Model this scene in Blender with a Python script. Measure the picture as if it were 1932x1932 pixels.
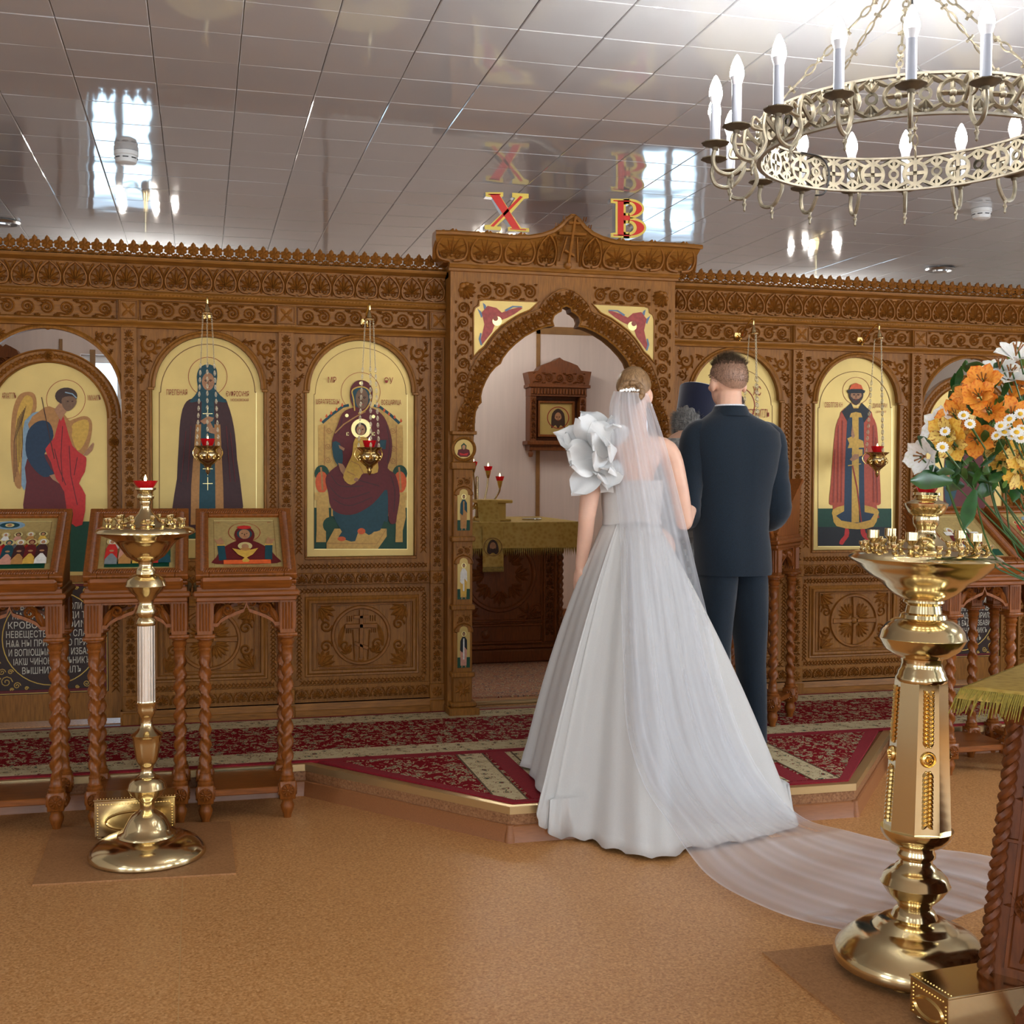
import bpy, math, random
import numpy as np
from mathutils import Vector, Matrix
random.seed(7)
PI = math.pi
SC = bpy.context.scene
COL = SC.collection
for _o in list(bpy.data.objects): bpy.data.objects.remove(_o)
# ------------------------------------------------------------------ camera
F = 2254.0; EYE = 1.426
_v1 = Vector((380 - 966, -(890 - 966), -F)).normalized()
_p = Vector((1380 - 966, -(894.4 - 966), -F))
_up = _p.cross(_v1).normalized()
if _up.y < 0: _up = -_up
_x = _v1.cross(_up)
ROT = Matrix((_x, _v1, _up))                      # camera axes -> world axes
cam_d = bpy.data.cameras.new('camera'); cam = bpy.data.objects.new('camera', cam_d); COL.objects.link(cam)
cam_d.sensor_width = 36; cam_d.lens = 36 * F / 1932; cam_d.clip_start = .05
cam.matrix_world = Matrix.Translation((0, 0, EYE)) @ ROT.to_4x4()
SC.camera = cam
def ray(px, py): return ROT @ Vector((px - 966, -(py - 966), -F))
def onY(px, py, Y):
    d = ray(px, py); d = d * (Y / d.y); return Vector((d.x, d.y, d.z + EYE))
def onZ(px, py, Z):
    d = ray(px, py); d = d * ((Z - EYE) / d.z); return Vector((d.x, d.y, d.z + EYE))
def onP(px, py, o, n):
    d = ray(px, py); o = Vector(o); n = Vector(n); c = Vector((0, 0, EYE))
    return c + d * ((o - c).dot(n) / d.dot(n))
# ------------------------------------------------------------------ world, lights, exposure
w = bpy.data.worlds.new('daylight'); SC.world = w; w.use_nodes = True
w.node_tree.nodes['Background'].inputs[0].default_value = (.62, .80, 1, 1)
w.node_tree.nodes['Background'].inputs[1].default_value = 2.2
SC.view_settings.view_transform = 'Standard'; SC.view_settings.look = 'None'
SC.view_settings.exposure = -.04; SC.view_settings.gamma = 1; SC.view_settings.use_curve_mapping = False
SC.cycles.use_denoising = True
SC.cycles.max_bounces = 8; SC.cycles.transparent_max_bounces = 24
SC.cycles.caustics_reflective = False; SC.cycles.caustics_refractive = False
def area(name, loc, target, sx, sy, power, col=(1, 1, 1)):
    l = bpy.data.lights.new(name, 'AREA'); l.shape = 'RECTANGLE'; l.size = sx; l.size_y = sy; l.energy = power; l.color = col
    o = bpy.data.objects.new(name, l); COL.objects.link(o); o.location = loc
    o.rotation_euler = (Vector(target) - Vector(loc)).to_track_quat('-Z', 'Y').to_euler()
    return o
# daylight entering by the windows: (wall, centre, width, height)
WALL_L, WALL_R, WALL_B, WALL_F, CEIL, PLAT = -4.2, 6.6, -4.4, 10.0, 2.916, 0.14
WIN_BACK = [(-2.6, 1.0), (0.2, 1.3), (3.0, 1.3), (5.4, 1.0)]
WIN_RIGHT = [(-2.6, 1.3), (0.2, 1.3), (2.9, 1.3)]
WIN_LEFT = [(-2.6, 1.3), (0.6, 1.3)]
WIN_ALTAR = [(-.62, .6), (4.06, .62)]
SILL, HEAD = .95, 2.35
DAY = (.80, .90, 1.0)
for x, wd in WIN_BACK: area('daylight_back', (x, WALL_B - .25, 1.65), (x, 3, 1.3), wd, 1.4, 80, DAY)
for y, wd in WIN_RIGHT: area('daylight_right', (WALL_R + .25, y, 1.65), (0, y + .6, 1.2), wd, 1.4, 120, DAY)
for y, wd in WIN_LEFT: area('daylight_left', (WALL_L - .25, y, 1.65), (2, y + .6, 1.2), wd, 1.4, 100, DAY)
for x, wd in WIN_ALTAR: area('daylight_altar', (x, WALL_F + .25, 1.6), (x, 6, .8), wd, 1.2, 9, (.5, .78, 1))
# ------------------------------------------------------------------ materials
MATS = {}
def lin(c):
    c = [v / 255 for v in c]
    return tuple(v / 12.92 if v <= .04045 else ((v + .055) / 1.055) ** 2.4 for v in c)
def mat(name, col, rough=.5, metal=0., spec=.5, coat=0., emit=None, estr=0., bump=0., bscale=60., var=0., vscale=8., stretch=None, trans=0., alpha=1., sheen=0., sss=0., coat_rough=.1):
    m = bpy.data.materials.new(name); m.use_nodes = True; nt = m.node_tree; b = nt.nodes['Principled BSDF']
    c = col if max(col) <= 1 else lin(col)
    b.inputs['Base Color'].default_value = (*c, 1); b.inputs['Roughness'].default_value = rough
    b.inputs['Metallic'].default_value = metal; b.inputs['Specular IOR Level'].default_value = spec
    b.inputs['Coat Weight'].default_value = coat; b.inputs['Coat Roughness'].default_value = coat_rough
    b.inputs['Transmission Weight'].default_value = trans; b.inputs['Alpha'].default_value = alpha
    b.inputs['Sheen Weight'].default_value = sheen; b.inputs['Subsurface Weight'].default_value = sss
    if sss: b.inputs['Subsurface Radius'].default_value = (.012, .005, .003)
    if emit: b.inputs['Emission Color'].default_value = (*emit, 1); b.inputs['Emission Strength'].default_value = estr
    if bump or var:
        tc = nt.nodes.new('ShaderNodeTexCoord'); src = tc.outputs['Object']
        if stretch:
            mp = nt.nodes.new('ShaderNodeMapping'); mp.inputs['Scale'].default_value = stretch; nt.links.new(src, mp.inputs[0]); src = mp.outputs[0]
    if var:
        n = nt.nodes.new('ShaderNodeTexNoise'); n.inputs['Scale'].default_value = vscale; n.inputs['Detail'].default_value = 6; nt.links.new(src, n.inputs['Vector'])
        r = nt.nodes.new('ShaderNodeValToRGB'); nt.links.new(n.outputs[0], r.inputs[0])
        r.color_ramp.elements[0].position = .3; r.color_ramp.elements[1].position = .7
        r.color_ramp.elements[0].color = (*[v * (1 - var) for v in c], 1); r.color_ramp.elements[1].color = (*[min(1, v * (1 + var)) for v in c], 1)
        nt.links.new(r.outputs[0], b.inputs['Base Color'])
    if bump:
        n2 = nt.nodes.new('ShaderNodeTexNoise'); n2.inputs['Scale'].default_value = bscale; n2.inputs['Detail'].default_value = 4; nt.links.new(src, n2.inputs['Vector'])
        bp = nt.nodes.new('ShaderNodeBump'); bp.inputs['Strength'].default_value = bump; bp.inputs['Distance'].default_value = .004
        nt.links.new(n2.outputs[0], bp.inputs['Height']); nt.links.new(bp.outputs[0], b.inputs['Normal'])
    MATS[name] = m; return m
mat('oak', (143, 92, 34), .45, spec=.28, var=.28, vscale=14, stretch=(9, 9, 1), bump=.15, bscale=40)
mat('oak_carved', (142, 89, 32), .45, spec=.3, var=.2, vscale=30, bump=.1, bscale=120)
mat('oak_horizontal', (143, 92, 34), .45, spec=.28, var=.28, vscale=14, stretch=(1, 9, 9), bump=.15, bscale=40)
mat('cherry', (128, 70, 22), .38, spec=.35, coat=.05, var=.25, vscale=12, stretch=(8, 8, 1), bump=.1, bscale=40)
mat('cherry_horizontal', (128, 70, 22), .38, spec=.35, coat=.05, var=.25, vscale=12, stretch=(1, 8, 8), bump=.1, bscale=40)
mat('mahogany', (116, 64, 26), .4, spec=.35, coat=.05, var=.25, vscale=18, stretch=(6, 6, 1), bump=.15, bscale=80)
mat('gold_leaf', (198, 168, 96), .44, metal=.4, spec=.6, var=.10, vscale=5, bump=.05, bscale=30)
mat('gold_paint', (205, 170, 84), .45, metal=.45, var=.1, vscale=9)
mat('gold_line', (240, 222, 150), .35, metal=.5)
mat('ochre_line', (120, 82, 34), .6)
mat('brass', (.70, .56, .31), .15, metal=1, bump=.03, bscale=9)
mat('brass_relief', (.86, .60, .22), .22, metal=1)
mat('nickel', (.80, .76, .68), .2, metal=1)
mat('old_bronze', (.26, .225, .16), .45, metal=.7, var=.3, vscale=40)
mat('bronze_dark', (.12, .095, .06), .55, metal=.6, var=.3, vscale=30)
mat('bronze_pale', (.32, .285, .22), .5, metal=.55, var=.2, vscale=30)
mat('steel', (.62, .64, .66), .28, metal=1)
mat('chain_silver', (.5, .42, .28), .38, metal=1)
mat('red_glass', (.55, .005, .012), .08, spec=.7, trans=.35, emit=(.5, .0, .01), estr=.12)
mat('flame', (1, .8, .4), .5, emit=(1, .72, .30), estr=28)
mat('bulb', (1, 1, 1), .3, emit=(1, .97, .92), estr=170)
mat('altar_bulb', (1, 1, 1), .3, emit=(1, .94, .85), estr=160)
mat('bulb_collar', (215, 215, 218), .35)
mat('candle_tube', (168, 172, 182), .3, spec=.5)
mat('white_plastic', (225, 226, 224), .35)
mat('grey_plastic', (130, 132, 135), .35)
mat('black', (14, 13, 13), .5)
mat('black_cable', (20, 20, 20), .45)
mat('red_paint', (214, 44, 30), .4)
mat('yellow_paint', (232, 204, 92), .4)
mat('ivory_paint', (236, 226, 196), .5)
mat('skin', (226, 178, 150), .5, sss=.15, var=.06, vscale=20)
mat('skin_light', (232, 186, 160), .5, sss=.15, var=.05, vscale=20)
# ------------------------------------------------------------------ mesh toolkit
I4 = Matrix.Identity(4)
def T(x=0, y=0, z=0): return Matrix.Translation((x, y, z))
def Rz(a): return Matrix.Rotation(a, 4, 'Z')
def Rx(a): return Matrix.Rotation(a, 4, 'X')
def Ry(a): return Matrix.Rotation(a, 4, 'Y')
def S(x, y=None, z=None):
    y = x if y is None else y; z = x if z is None else z
    return Matrix.Diagonal((x, y, z, 1))
def smooth_path(pts, n=6, closed=False):
    P = [Vector(p) for p in pts]; m = len(P); out = []
    rng = range(m if closed else m - 1)
    for i in rng:
        if closed: p0, p1, p2, p3 = P[i - 1], P[i], P[(i + 1) % m], P[(i + 2) % m]
        else: p0, p1, p2, p3 = P[max(i - 1, 0)], P[i], P[i + 1], P[min(i + 2, m - 1)]
        for k in range(n):
            t = k / n
            out.append(.5 * ((2 * p1) + (p2 - p0) * t + (2 * p0 - 5 * p1 + 4 * p2 - p3) * t * t + (3 * p1 - p0 - 3 * p2 + p3) * t ** 3))
    if not closed: out.append(P[-1])
    return out
class MB:
    def __init__(s, M=None): s.v = []; s.f = []; s.m = []; s.M = M or I4; s.cur = 0; s.names = []
    def use(s, name):
        if name not in s.names: s.names.append(name)
        s.cur = s.names.index(name); return s
    def add(s, vs, fs):
        b = len(s.v); M = s.M
        s.v.extend(tuple(M @ Vector(p)) for p in vs) if M is not I4 else s.v.extend(tuple(p) for p in vs)
        for q in fs: s.f.append([b + i for i in q]); s.m.append(s.cur)
        return s
    def box(s, x0, x1, y0, y1, z0, z1, bev=0):
        if bev:
            b = min(bev, (x1 - x0) * .45, (y1 - y0) * .45, (z1 - z0) * .45)
            vs = []; fs = []
            for (sx, sy, sz) in [(i, j, k) for i in (0, 1) for j in (0, 1) for k in (0, 1)]:
                X = (x0, x1)[sx]; Y = (y0, y1)[sy]; Z = (z0, z1)[sz]; dx = b if sx == 0 else -b; dy = b if sy == 0 else -b; dz = b if sz == 0 else -b
                vs += [(X, Y + dy, Z + dz), (X + dx, Y, Z + dz), (X + dx, Y + dy, Z)]
            ix = lambda i, j, k, a: (i * 4 + j * 2 + k) * 3 + a
            for a in range(3):
                o1, o2 = [(1, 2), (2, 0), (0, 1)][a]
                for e in (0, 1):
                    q = []
                    for (p1, p2) in ((0, 0), (1, 0), (1, 1), (0, 1)):
                        c = [0, 0, 0]; c[a] = e; c[o1] = p1; c[o2] = p2; q.append(ix(*c, a))
                    fs.append(q if e else q[::-1])
            for a in range(3):
                o1, o2 = [(1, 2), (2, 0), (0, 1)][a]
                for p1 in (0, 1):
                    for p2 in (0, 1):
                        c0 = [0, 0, 0]; c0[o1] = p1; c0[o2] = p2; c1 = list(c0); c1[a] = 1
                        q = [ix(*c0, o1), ix(*c1, o1), ix(*c1, o2), ix(*c0, o2)]
                        fs.append(q if p1 != p2 else q[::-1])
            for i in (0, 1):
                for j in (0, 1):
                    for k in (0, 1):
                        q = [ix(i, j, k, 0), ix(i, j, k, 1), ix(i, j, k, 2)]
                        fs.append(q if (i + j + k) % 2 else q[::-1])
            return s.add(vs, fs)
        vs = [(x0, y0, z0), (x1, y0, z0), (x1, y1, z0), (x0, y1, z0), (x0, y0, z1), (x1, y0, z1), (x1, y1, z1), (x0, y1, z1)]
        return s.add(vs, [(3, 2, 1, 0), (4, 5, 6, 7), (0, 1, 5, 4), (1, 2, 6, 5), (2, 3, 7, 6), (3, 0, 4, 7)])
    def prism(s, pts, y0, y1, flip=False):
        """polygon (x,z) extruded from y0 (front) to y1 (back)"""
        n = len(pts); a = sum(pts[i][0] * pts[(i + 1) % n][1] - pts[(i + 1) % n][0] * pts[i][1] for i in range(n))
        if a < 0: pts = pts[::-1]
        vs = [(p[0], y0, p[1]) for p in pts] + [(p[0], y1, p[1]) for p in pts]
        fs = [list(range(n)), list(range(2 * n - 1, n - 1, -1))] + [(j, i, i + n, j + n) for i in range(n) for j in [(i + 1) % n]]
        return s.add(vs, fs)
    def strip(s, A, B, y0, y1):
        """band between two matching outlines (x,z), extruded y0..y1"""
        n = len(A); vs = []
        for a, b in zip(A, B): vs += [(a[0], y0, a[1]), (b[0], y0, b[1]), (b[0], y1, b[1]), (a[0], y1, a[1])]
        fs = []
        for i in range(n - 1):
            for k in range(4): fs.append((i * 4 + k, i * 4 + (k + 1) % 4, i * 4 + 4 + (k + 1) % 4, i * 4 + 4 + k))
        fs += [(3, 2, 1, 0), tuple((n - 1) * 4 + k for k in range(4))]
        return s.add(vs, fs)
    def lathe(s, prof, c=(0, 0, 0), seg=24, a0=0., a1=2 * PI, fn=None, cap=True):
        full = abs(a1 - a0 - 2 * PI) < 1e-6; n = seg if full else seg + 1; vs = []
        for r, z in prof:
            for k in range(n):
                a = a0 + (a1 - a0) * k / seg; rr = r if fn is None else fn(r, z, a)
                vs.append((c[0] + rr * math.cos(a), c[1] + rr * math.sin(a), c[2] + z))
        fs = []
        for i in range(len(prof) - 1):
            for k in range(seg):
                k2 = (k + 1) % n; fs.append((i * n + k, i * n + k2, (i + 1) * n + k2, (i + 1) * n + k))
        if full and cap:
            if prof[0][0] > 1e-5: fs.append(tuple(range(n - 1, -1, -1)))
            if prof[-1][0] > 1e-5: fs.append(tuple((len(prof) - 1) * n + k for k in range(n)))
        return s.add(vs, fs)
    def tube(s, path, r, seg=8, closed=False, cap=True, flat=1.):
        P = [Vector(p) for p in path]; n = len(P); R = r if hasattr(r, '__len__') else [r] * n
        vs = []; up = None
        for i in range(n):
            t = (P[(i + 1) % n] - P[i - 1]) if closed else (P[min(i + 1, n - 1)] - P[max(i - 1, 0)])
            if t.length < 1e-9: t = Vector((0, 0, 1))
            t.normalize()
            if up is None: up = t.orthogonal().normalized()
            up = (up - t * up.dot(t))
            up = up.normalized() if up.length > 1e-6 else t.orthogonal().normalized()
            b = t.cross(up)
            for k in range(seg):
                a = 2 * PI * k / seg; vs.append(P[i] + (up * math.cos(a) + b * math.sin(a) * flat) * R[i])
        fs = []
        for i in range(n if closed else n - 1):
            j = (i + 1) % n
            for k in range(seg):
                k2 = (k + 1) % seg; fs.append((i * seg + k, i * seg + k2, j * seg + k2, j * seg + k))
        if cap and not closed: fs += [tuple(range(seg - 1, -1, -1)), tuple((n - 1) * seg + k for k in range(seg))]
        return s.add(vs, fs)
    def ridge(s, pts, w, h, flat=0., closed=False, y=0.):
        """carved stroke: path of (x,z) points on plane y, raised towards -y by h; w = half width (number or list)"""
        P = [Vector((p[0], p[1])) for p in pts]; n = len(P); W = w if hasattr(w, '__len__') else [w] * n
        vs = []; c = 4 if flat else 3
        for i in range(n):
            t = (P[(i + 1) % n] - P[i - 1]) if closed else (P[min(i + 1, n - 1)] - P[max(i - 1, 0)])
            if t.length < 1e-9: t = Vector((1, 0))
            t.normalize(); nn = Vector((-t.y, t.x)); a = P[i] + nn * W[i]; b = P[i] - nn * W[i]; hh = h if not hasattr(h, '__len__') else h[i]
            vs.append((a.x, y, a.y))
            if flat:
                a2 = P[i] + nn * W[i] * flat; b2 = P[i] - nn * W[i] * flat
                vs += [(a2.x, y - hh, a2.y), (b2.x, y - hh, b2.y)]
            else: vs.append((P[i].x, y - hh, P[i].y))
            vs.append((b.x, y, b.y))
        fs = []
        for i in range(n if closed else n - 1):
            j = (i + 1) % n
            for k in range(c - 1): fs.append((i * c + k, i * c + k + 1, j * c + k + 1, j * c + k))
        return s.add(vs, fs)
    def dome(s, x, z, r, h, y=0., seg=10, rings=3):
        vs = [(x, y - h, z)]; fs = []
        for i in range(1, rings + 1):
            a = PI / 2 * i / rings
            for k in range(seg): vs.append((x + r * math.sin(a) * math.cos(2 * PI * k / seg), y - h * math.cos(a), z + r * math.sin(a) * math.sin(2 * PI * k / seg)))
        for k in range(seg): fs.append((0, 1 + k, 1 + (k + 1) % seg))
        for i in range(rings - 1):
            for k in range(seg): fs.append((1 + i * seg + k, 1 + (i + 1) * seg + k, 1 + (i + 1) * seg + (k + 1) % seg, 1 + i * seg + (k + 1) % seg))
        return s.add(vs, fs)
    def merge(s, o, M=None):
        b = len(s.v); M = M or I4
        s.v.extend(tuple(M @ Vector(p)) for p in o.v)
        mp = []
        for nme in o.names:
            if nme not in s.names: s.names.append(nme)
            mp.append(s.names.index(nme))
        for q, m in zip(o.f, o.m): s.f.append([b + i for i in q]); s.m.append(mp[m] if mp else s.cur)
        return s
    def mesh(s, name, material=None, angle=40):
        me = bpy.data.meshes.new(name); me.from_pydata(s.v, [], s.f)
        for nme in (s.names or [material]): me.materials.append(MATS[nme])
        if len(s.names) > 1: me.polygons.foreach_set('material_index', np.array(s.m, dtype=np.int32))
        if angle:
            me.shade_smooth(); me.set_sharp_from_angle(angle=math.radians(angle))
        me.update(); return me
    def build(s, name, material=None, parent=None, angle=40, loc=None):
        o = bpy.data.objects.new(name, s.mesh(name, material, angle)); COL.objects.link(o)
        if parent is not None: o.parent = parent
        if loc is not None: o.location = loc
        return o
def tag(o, label=None, cat=None, group=None, kind=None):
    if label: o['label'] = label
    if cat: o['category'] = cat
    if group: o['group'] = group
    if kind: o['kind'] = kind
    return o
def empty(name, label, cat, loc=(0, 0, 0), rz=0, group=None):
    o = bpy.data.objects.new(name, None); COL.objects.link(o); o.empty_display_size = .05
    o.location = loc; o.rotation_euler = (0, 0, rz)
    return tag(o, label, cat, group)
def inst(name, mesh, parent=None, loc=(0, 0, 0), M=None):
    o = bpy.data.objects.new(name, mesh); COL.objects.link(o)
    if parent is not None: o.parent = parent
    if M is not None: o.matrix_local = M
    else: o.location = loc
    return o
def copy_tree(o, parent=None):
    c = o.copy(); COL.objects.link(c)
    if parent is not None: c.parent = parent
    for ch in list(o.children): copy_tree(ch, c)
    return c
# ------------------------------------------------------------------ text as flat meshes
def text_mesh(body, size, material, depth=.0004, align='LEFT', sx=1.):
    c = bpy.data.curves.new('lettering', 'FONT'); c.body = body; c.size = size; c.extrude = depth; c.align_x = align; c.resolution_u = 2
    o = bpy.data.objects.new('lettering_tmp', c); COL.objects.link(o)
    me = bpy.data.meshes.new_from_object(o.evaluated_get(bpy.context.evaluated_depsgraph_get()))
    bpy.data.objects.remove(o); bpy.data.curves.remove(c)
    me.materials.clear(); me.materials.append(MATS[material])
    if sx != 1: me.transform(Matrix.Diagonal((sx, 1, 1, 1)))
    return me
def text(body, p0, p1, material, parent, ux=(1, 0, 0), n=(0, -1, 0), align='LEFT', name='lettering'):
    """lettering whose line runs from p0 (left, baseline) to p1 (right, cap height) on the plane with normal n"""
    p0 = Vector(p0); p1 = Vector(p1); ux = Vector(ux).normalized(); n = Vector(n).normalized(); uz = n.cross(ux)
    W = (p1 - p0).dot(ux); H = (p1 - p0).dot(uz)
    me = text_mesh(body, 1., material, depth=.0)
    xs = [v.co.x for v in me.vertices]; ys = [v.co.y for v in me.vertices]
    if not xs: return None
    bw = max(max(xs) - min(xs), 1e-3); bh = max(.72, 1e-3)
    M = Matrix(((ux.x, uz.x, n.x, p0.x), (ux.y, uz.y, n.y, p0.y), (ux.z, uz.z, n.z, p0.z), (0, 0, 0, 1)))
    me.transform(M @ Matrix.Diagonal((W / bw, H / bh, 1, 1)) @ Matrix.Translation((-min(xs), 0, 0)))
    o = bpy.data.objects.new(name, me); COL.objects.link(o)
    if parent is not None: o.parent = parent; o.matrix_parent_inverse = parent.matrix_basis.inverted()
    return o
# ------------------------------------------------------------------ carved ornament (x = across, z = up, towards -y)
def arc(cx, cz, r, a0, a1, n=10, rz=None): return [(cx + r * math.cos(a0 + (a1 - a0) * k / n), cz + (rz or r) * math.sin(a0 + (a1 - a0) * k / n)) for k in range(n + 1)]
def spiral(cx, cz, r, a0, turns, n=18, r1=.15, sg=1):
    return [(cx + r * (1 - (1 - r1) * k / n) * math.cos(a0 + sg * turns * 2 * PI * k / n), cz + r * (1 - (1 - r1) * k / n) * math.sin(a0 + sg * turns * 2 * PI * k / n)) for k in range(n + 1)]
def lobe(mb, x0, z0, x1, z1, w, h, bend=0., n=5, y=0.):
    d = Vector((x1 - x0, z1 - z0)); nn = Vector((-d.y, d.x)); P = []; W = []
    for k in range(n + 1):
        t = k / n; p = Vector((x0, z0)) + d * t + nn * bend * (t * t); P.append((p.x, p.y)); W.append(w * (.25 + .95 * math.sin(PI * min(1, t * .86 + .08))))
    W[-1] = w * .12
    mb.ridge(P, W, h, y=y)
def fan(mb, cx, cz, r, a0, a1, n, w, h, bend=0.12, y=0.):
    for k in range(n):
        t = k / (n - 1) if n > 1 else .5; a = a0 + (a1 - a0) * t; rr = r * (.78 + .22 * math.sin(PI * t))
        lobe(mb, cx + .12 * r * math.cos(a), cz + .12 * r * math.sin(a), cx + rr * math.cos(a), cz + rr * math.sin(a), w, h, bend * (t - .5) * 2, y=y)
def palmette(mb, w, hgt, h, y=0.):
    """pointed frame with a fanned leaf inside, base centre at the origin"""
    for sx in (-1, 1):
        P = smooth_path([(sx * .06 * w, .02 * hgt), (sx * .36 * w, .10 * hgt), (sx * .44 * w, .42 * hgt), (sx * .30 * w, .74 * hgt), (sx * .02 * w, .99 * hgt)], 4)
        mb.ridge(P, .045 * w, h, flat=.5, y=y)
        for a, r, wd, b in ((72, .52, .05, -.10), (46, .46, .055, -.22), (20, .36, .05, -.35)):
            a = math.radians(a); lobe(mb, sx * .02 * w, .28 * hgt, sx * .02 * w + sx * math.cos(a) * r * w * .9, .28 * hgt + math.sin(a) * r * hgt * 1.05, wd * w, h * .95, b * sx, y=y)
        mb.ridge(spiral(sx * .17 * w, .22 * hgt, .115 * w, PI / 2 if sx < 0 else PI / 2, 1.1, 12, .2, -sx), .03 * w, h * .9, y=y)
        mb.ridge(smooth_path([(sx * .5 * w, .03 * hgt), (sx * .5 * w, .4 * hgt), (sx * .42 * w, .75 * hgt), (sx * .28 * w, .97 * hgt)], 4), [.02 * w] + [.05 * w] * 11 + [.02 * w], h * .8, y=y)
        mb.dome(sx * .46 * w, .9 * hgt, .035 * w, h * .6, y, 6, 2)
    lobe(mb, 0, .25 * hgt, 0, .90 * hgt, .065 * w, h * 1.1, 0, y=y)
    mb.dome(0, .2 * hgt, .05 * w, h, y, 8, 2)
def scroll_run(mb, x0, x1, z0, z1, h, cell=None, y=0.):
    """running vine: spirals alternating along a waving stem, leaves filling the gaps"""
    H = z1 - z0; L = x1 - x0; n = max(1, round(L / (cell or H * 1.02))); c = L / n; zc = (z0 + z1) / 2; r = min(H * .47, c * .50)
    for k in range(n):
        cx = x0 + (k + .5) * c; sg = 1 if k % 2 else -1
        P = [(cx - c * .5, zc + sg * H * .34)] + spiral(cx, zc, r * .9, PI - sg * .9, 2.05, 26, .10, -sg)
        mb.ridge(P, [r * .10] + [r * .135] * 21 + [r * .12, r * .11, r * .1, r * .09, r * .08, r * .06], h, y=y)
        mb.dome(cx, zc, r * .19, h * 1.15, y, 7, 2)
        for q, a in enumerate((-.55, .0, .55)):
            b = PI / 2 * sg + a + .5; lobe(mb, cx + r * .50 * math.cos(b), zc + r * .50 * math.sin(b), cx + r * .86 * math.cos(b + .25), zc + r * .86 * math.sin(b + .25), r * .11, h * .9, .2, 4, y)
        for sx in (-1, 1):
            for sz in (-1, 1):
                ex = cx + sx * c * .5; ez = zc + sz * H * .48; a = math.atan2(-sz, -sx)
                lobe(mb, ex, ez, ex + .34 * r * math.cos(a), ez + .34 * r * math.sin(a), r * .12, h * .85, 0, 3, y); lobe(mb, ex, ez, ex - sx * .42 * r, ez - sz * .08 * r, r * .10, h * .8, 0, 3, y)
def leaf_run_v(mb, x0, x1, z0, z1, h, y=0.):
    """vertical run of mirrored scrolls with a fanned leaf above each pair (pilaster strips)"""
    W = x1 - x0; L = z1 - z0; n = max(1, round(L / (W * 1.25))); c = L / n; xc = (x0 + x1) / 2
    for k in range(n):
        z = z0 + k * c
        for sx in (-1, 1):
            mb.ridge(spiral(xc + sx * .25 * W, z + .20 * c, .21 * W, PI / 2 - sx * PI / 2, 1.3, 12, .2, -sx), .042 * W, h, y=y)
            for a, r in ((4, .40), (32, .50), (60, .54)):
                a = math.radians(a); lobe(mb, xc + sx * .03 * W, z + .42 * c, xc + sx * math.cos(a) * r * W, z + .42 * c + math.sin(a) * r * c, W * .075, h, .12 * sx, 4, y)
            mb.dome(xc + sx * .42 * W, z + .93 * c, .055 * W, h * .7, y, 6, 2)
        lobe(mb, xc, z + .36 * c, xc, z + .99 * c, W * .07, h * 1.1, 0, 4, y); mb.dome(xc, z + .36 * c, W * .075, h, y, 6, 2)
def chain_run(mb, p0, p1, wdt, h, y=0.):
    """interlaced small-link strip along p0->p1"""
    a = Vector(p0); d = Vector(p1) - a; L = d.length; d.normalize(); nn = Vector((-d.y, d.x)); n = max(2, round(L / (wdt * .62))); c = L / n
    for k in range(n):
        o = a + d * (k * c)
        for sg in (-1, 1):
            q0 = o + nn * sg * wdt * .42; q1 = o + d * c * 1.15 - nn * sg * wdt * .30
            m = (q0 + q1) / 2 + d * c * .25
            mb.ridge([q0, m, q1], [wdt * .05, wdt * .12, wdt * .05], h * (1 if sg > 0 else .85), y=y)
def rosette(mb, x, z, r, n, h, y=0.):
    for k in range(n):
        a = 2 * PI * k / n; lobe(mb, x + .2 * r * math.cos(a), z + .2 * r * math.sin(a), x + r * math.cos(a), z + r * math.sin(a), r * .9 * math.sin(PI / n), h, 0, 4, y)
    mb.dome(x, z, r * .26, h * 1.3, y, 8, 2)
def spandrel(mb, x0, x1, z0, z1, cx, cz, r, h, y=0., sx=1):
    """acanthus scrolls filling the corner between an arch (cx,cz,r) and the rectangle corner"""
    rnd = random.Random(5); done = []
    for rr in (.052, .040, .030, .021, .014):
        for _ in range(260):
            x = rnd.uniform(x0 + rr, x1 - rr) if x1 - x0 > 2 * rr else None
            if x is None: break
            z = rnd.uniform(z0 + rr, z1 - rr)
            if math.hypot(x - cx, z - cz) < r + rr * .95 or any(math.hypot(x - a, z - b) < (rr + c) * .92 for a, b, c in done): continue
            done.append((x, z, rr))
    for (x, z, rr) in done:
        x = x if sx > 0 else x0 + x1 - x
        sg = 1 if rnd.random() < .5 else -1; a0 = rnd.uniform(0, 6)
        if rr > .024:
            mb.ridge(spiral(x, z, rr * .86, a0, 1.35, 18, .14, sg), [rr * .14] * 15 + [rr * .12, rr * .1, rr * .09, rr * .07], h, y=y); mb.dome(x, z, rr * .2, h * 1.15, y, 7, 2)
            for k in range(5): a = a0 + sg * (1.2 + k * .75); lobe(mb, x + rr * .62 * math.cos(a), z + rr * .62 * math.sin(a), x + rr * 1.12 * math.cos(a + sg * .35), z + rr * 1.12 * math.sin(a + sg * .35), rr * .14, h * .85, .2 * sg, 4, y)
        else: fan(mb, x, z - rr * .6, rr * 1.6, PI / 2 - 1.2 + a0, PI / 2 + 1.2 + a0, 5, rr * .22, h * .85, .2, y)
def cross_carving(mb, cx, cz, r, h, y=0.):
    mb.ridge(arc(cx, cz, r, 0, 2 * PI, 40)[:-1], r * .07, h, flat=.5, closed=True, y=y)
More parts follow.
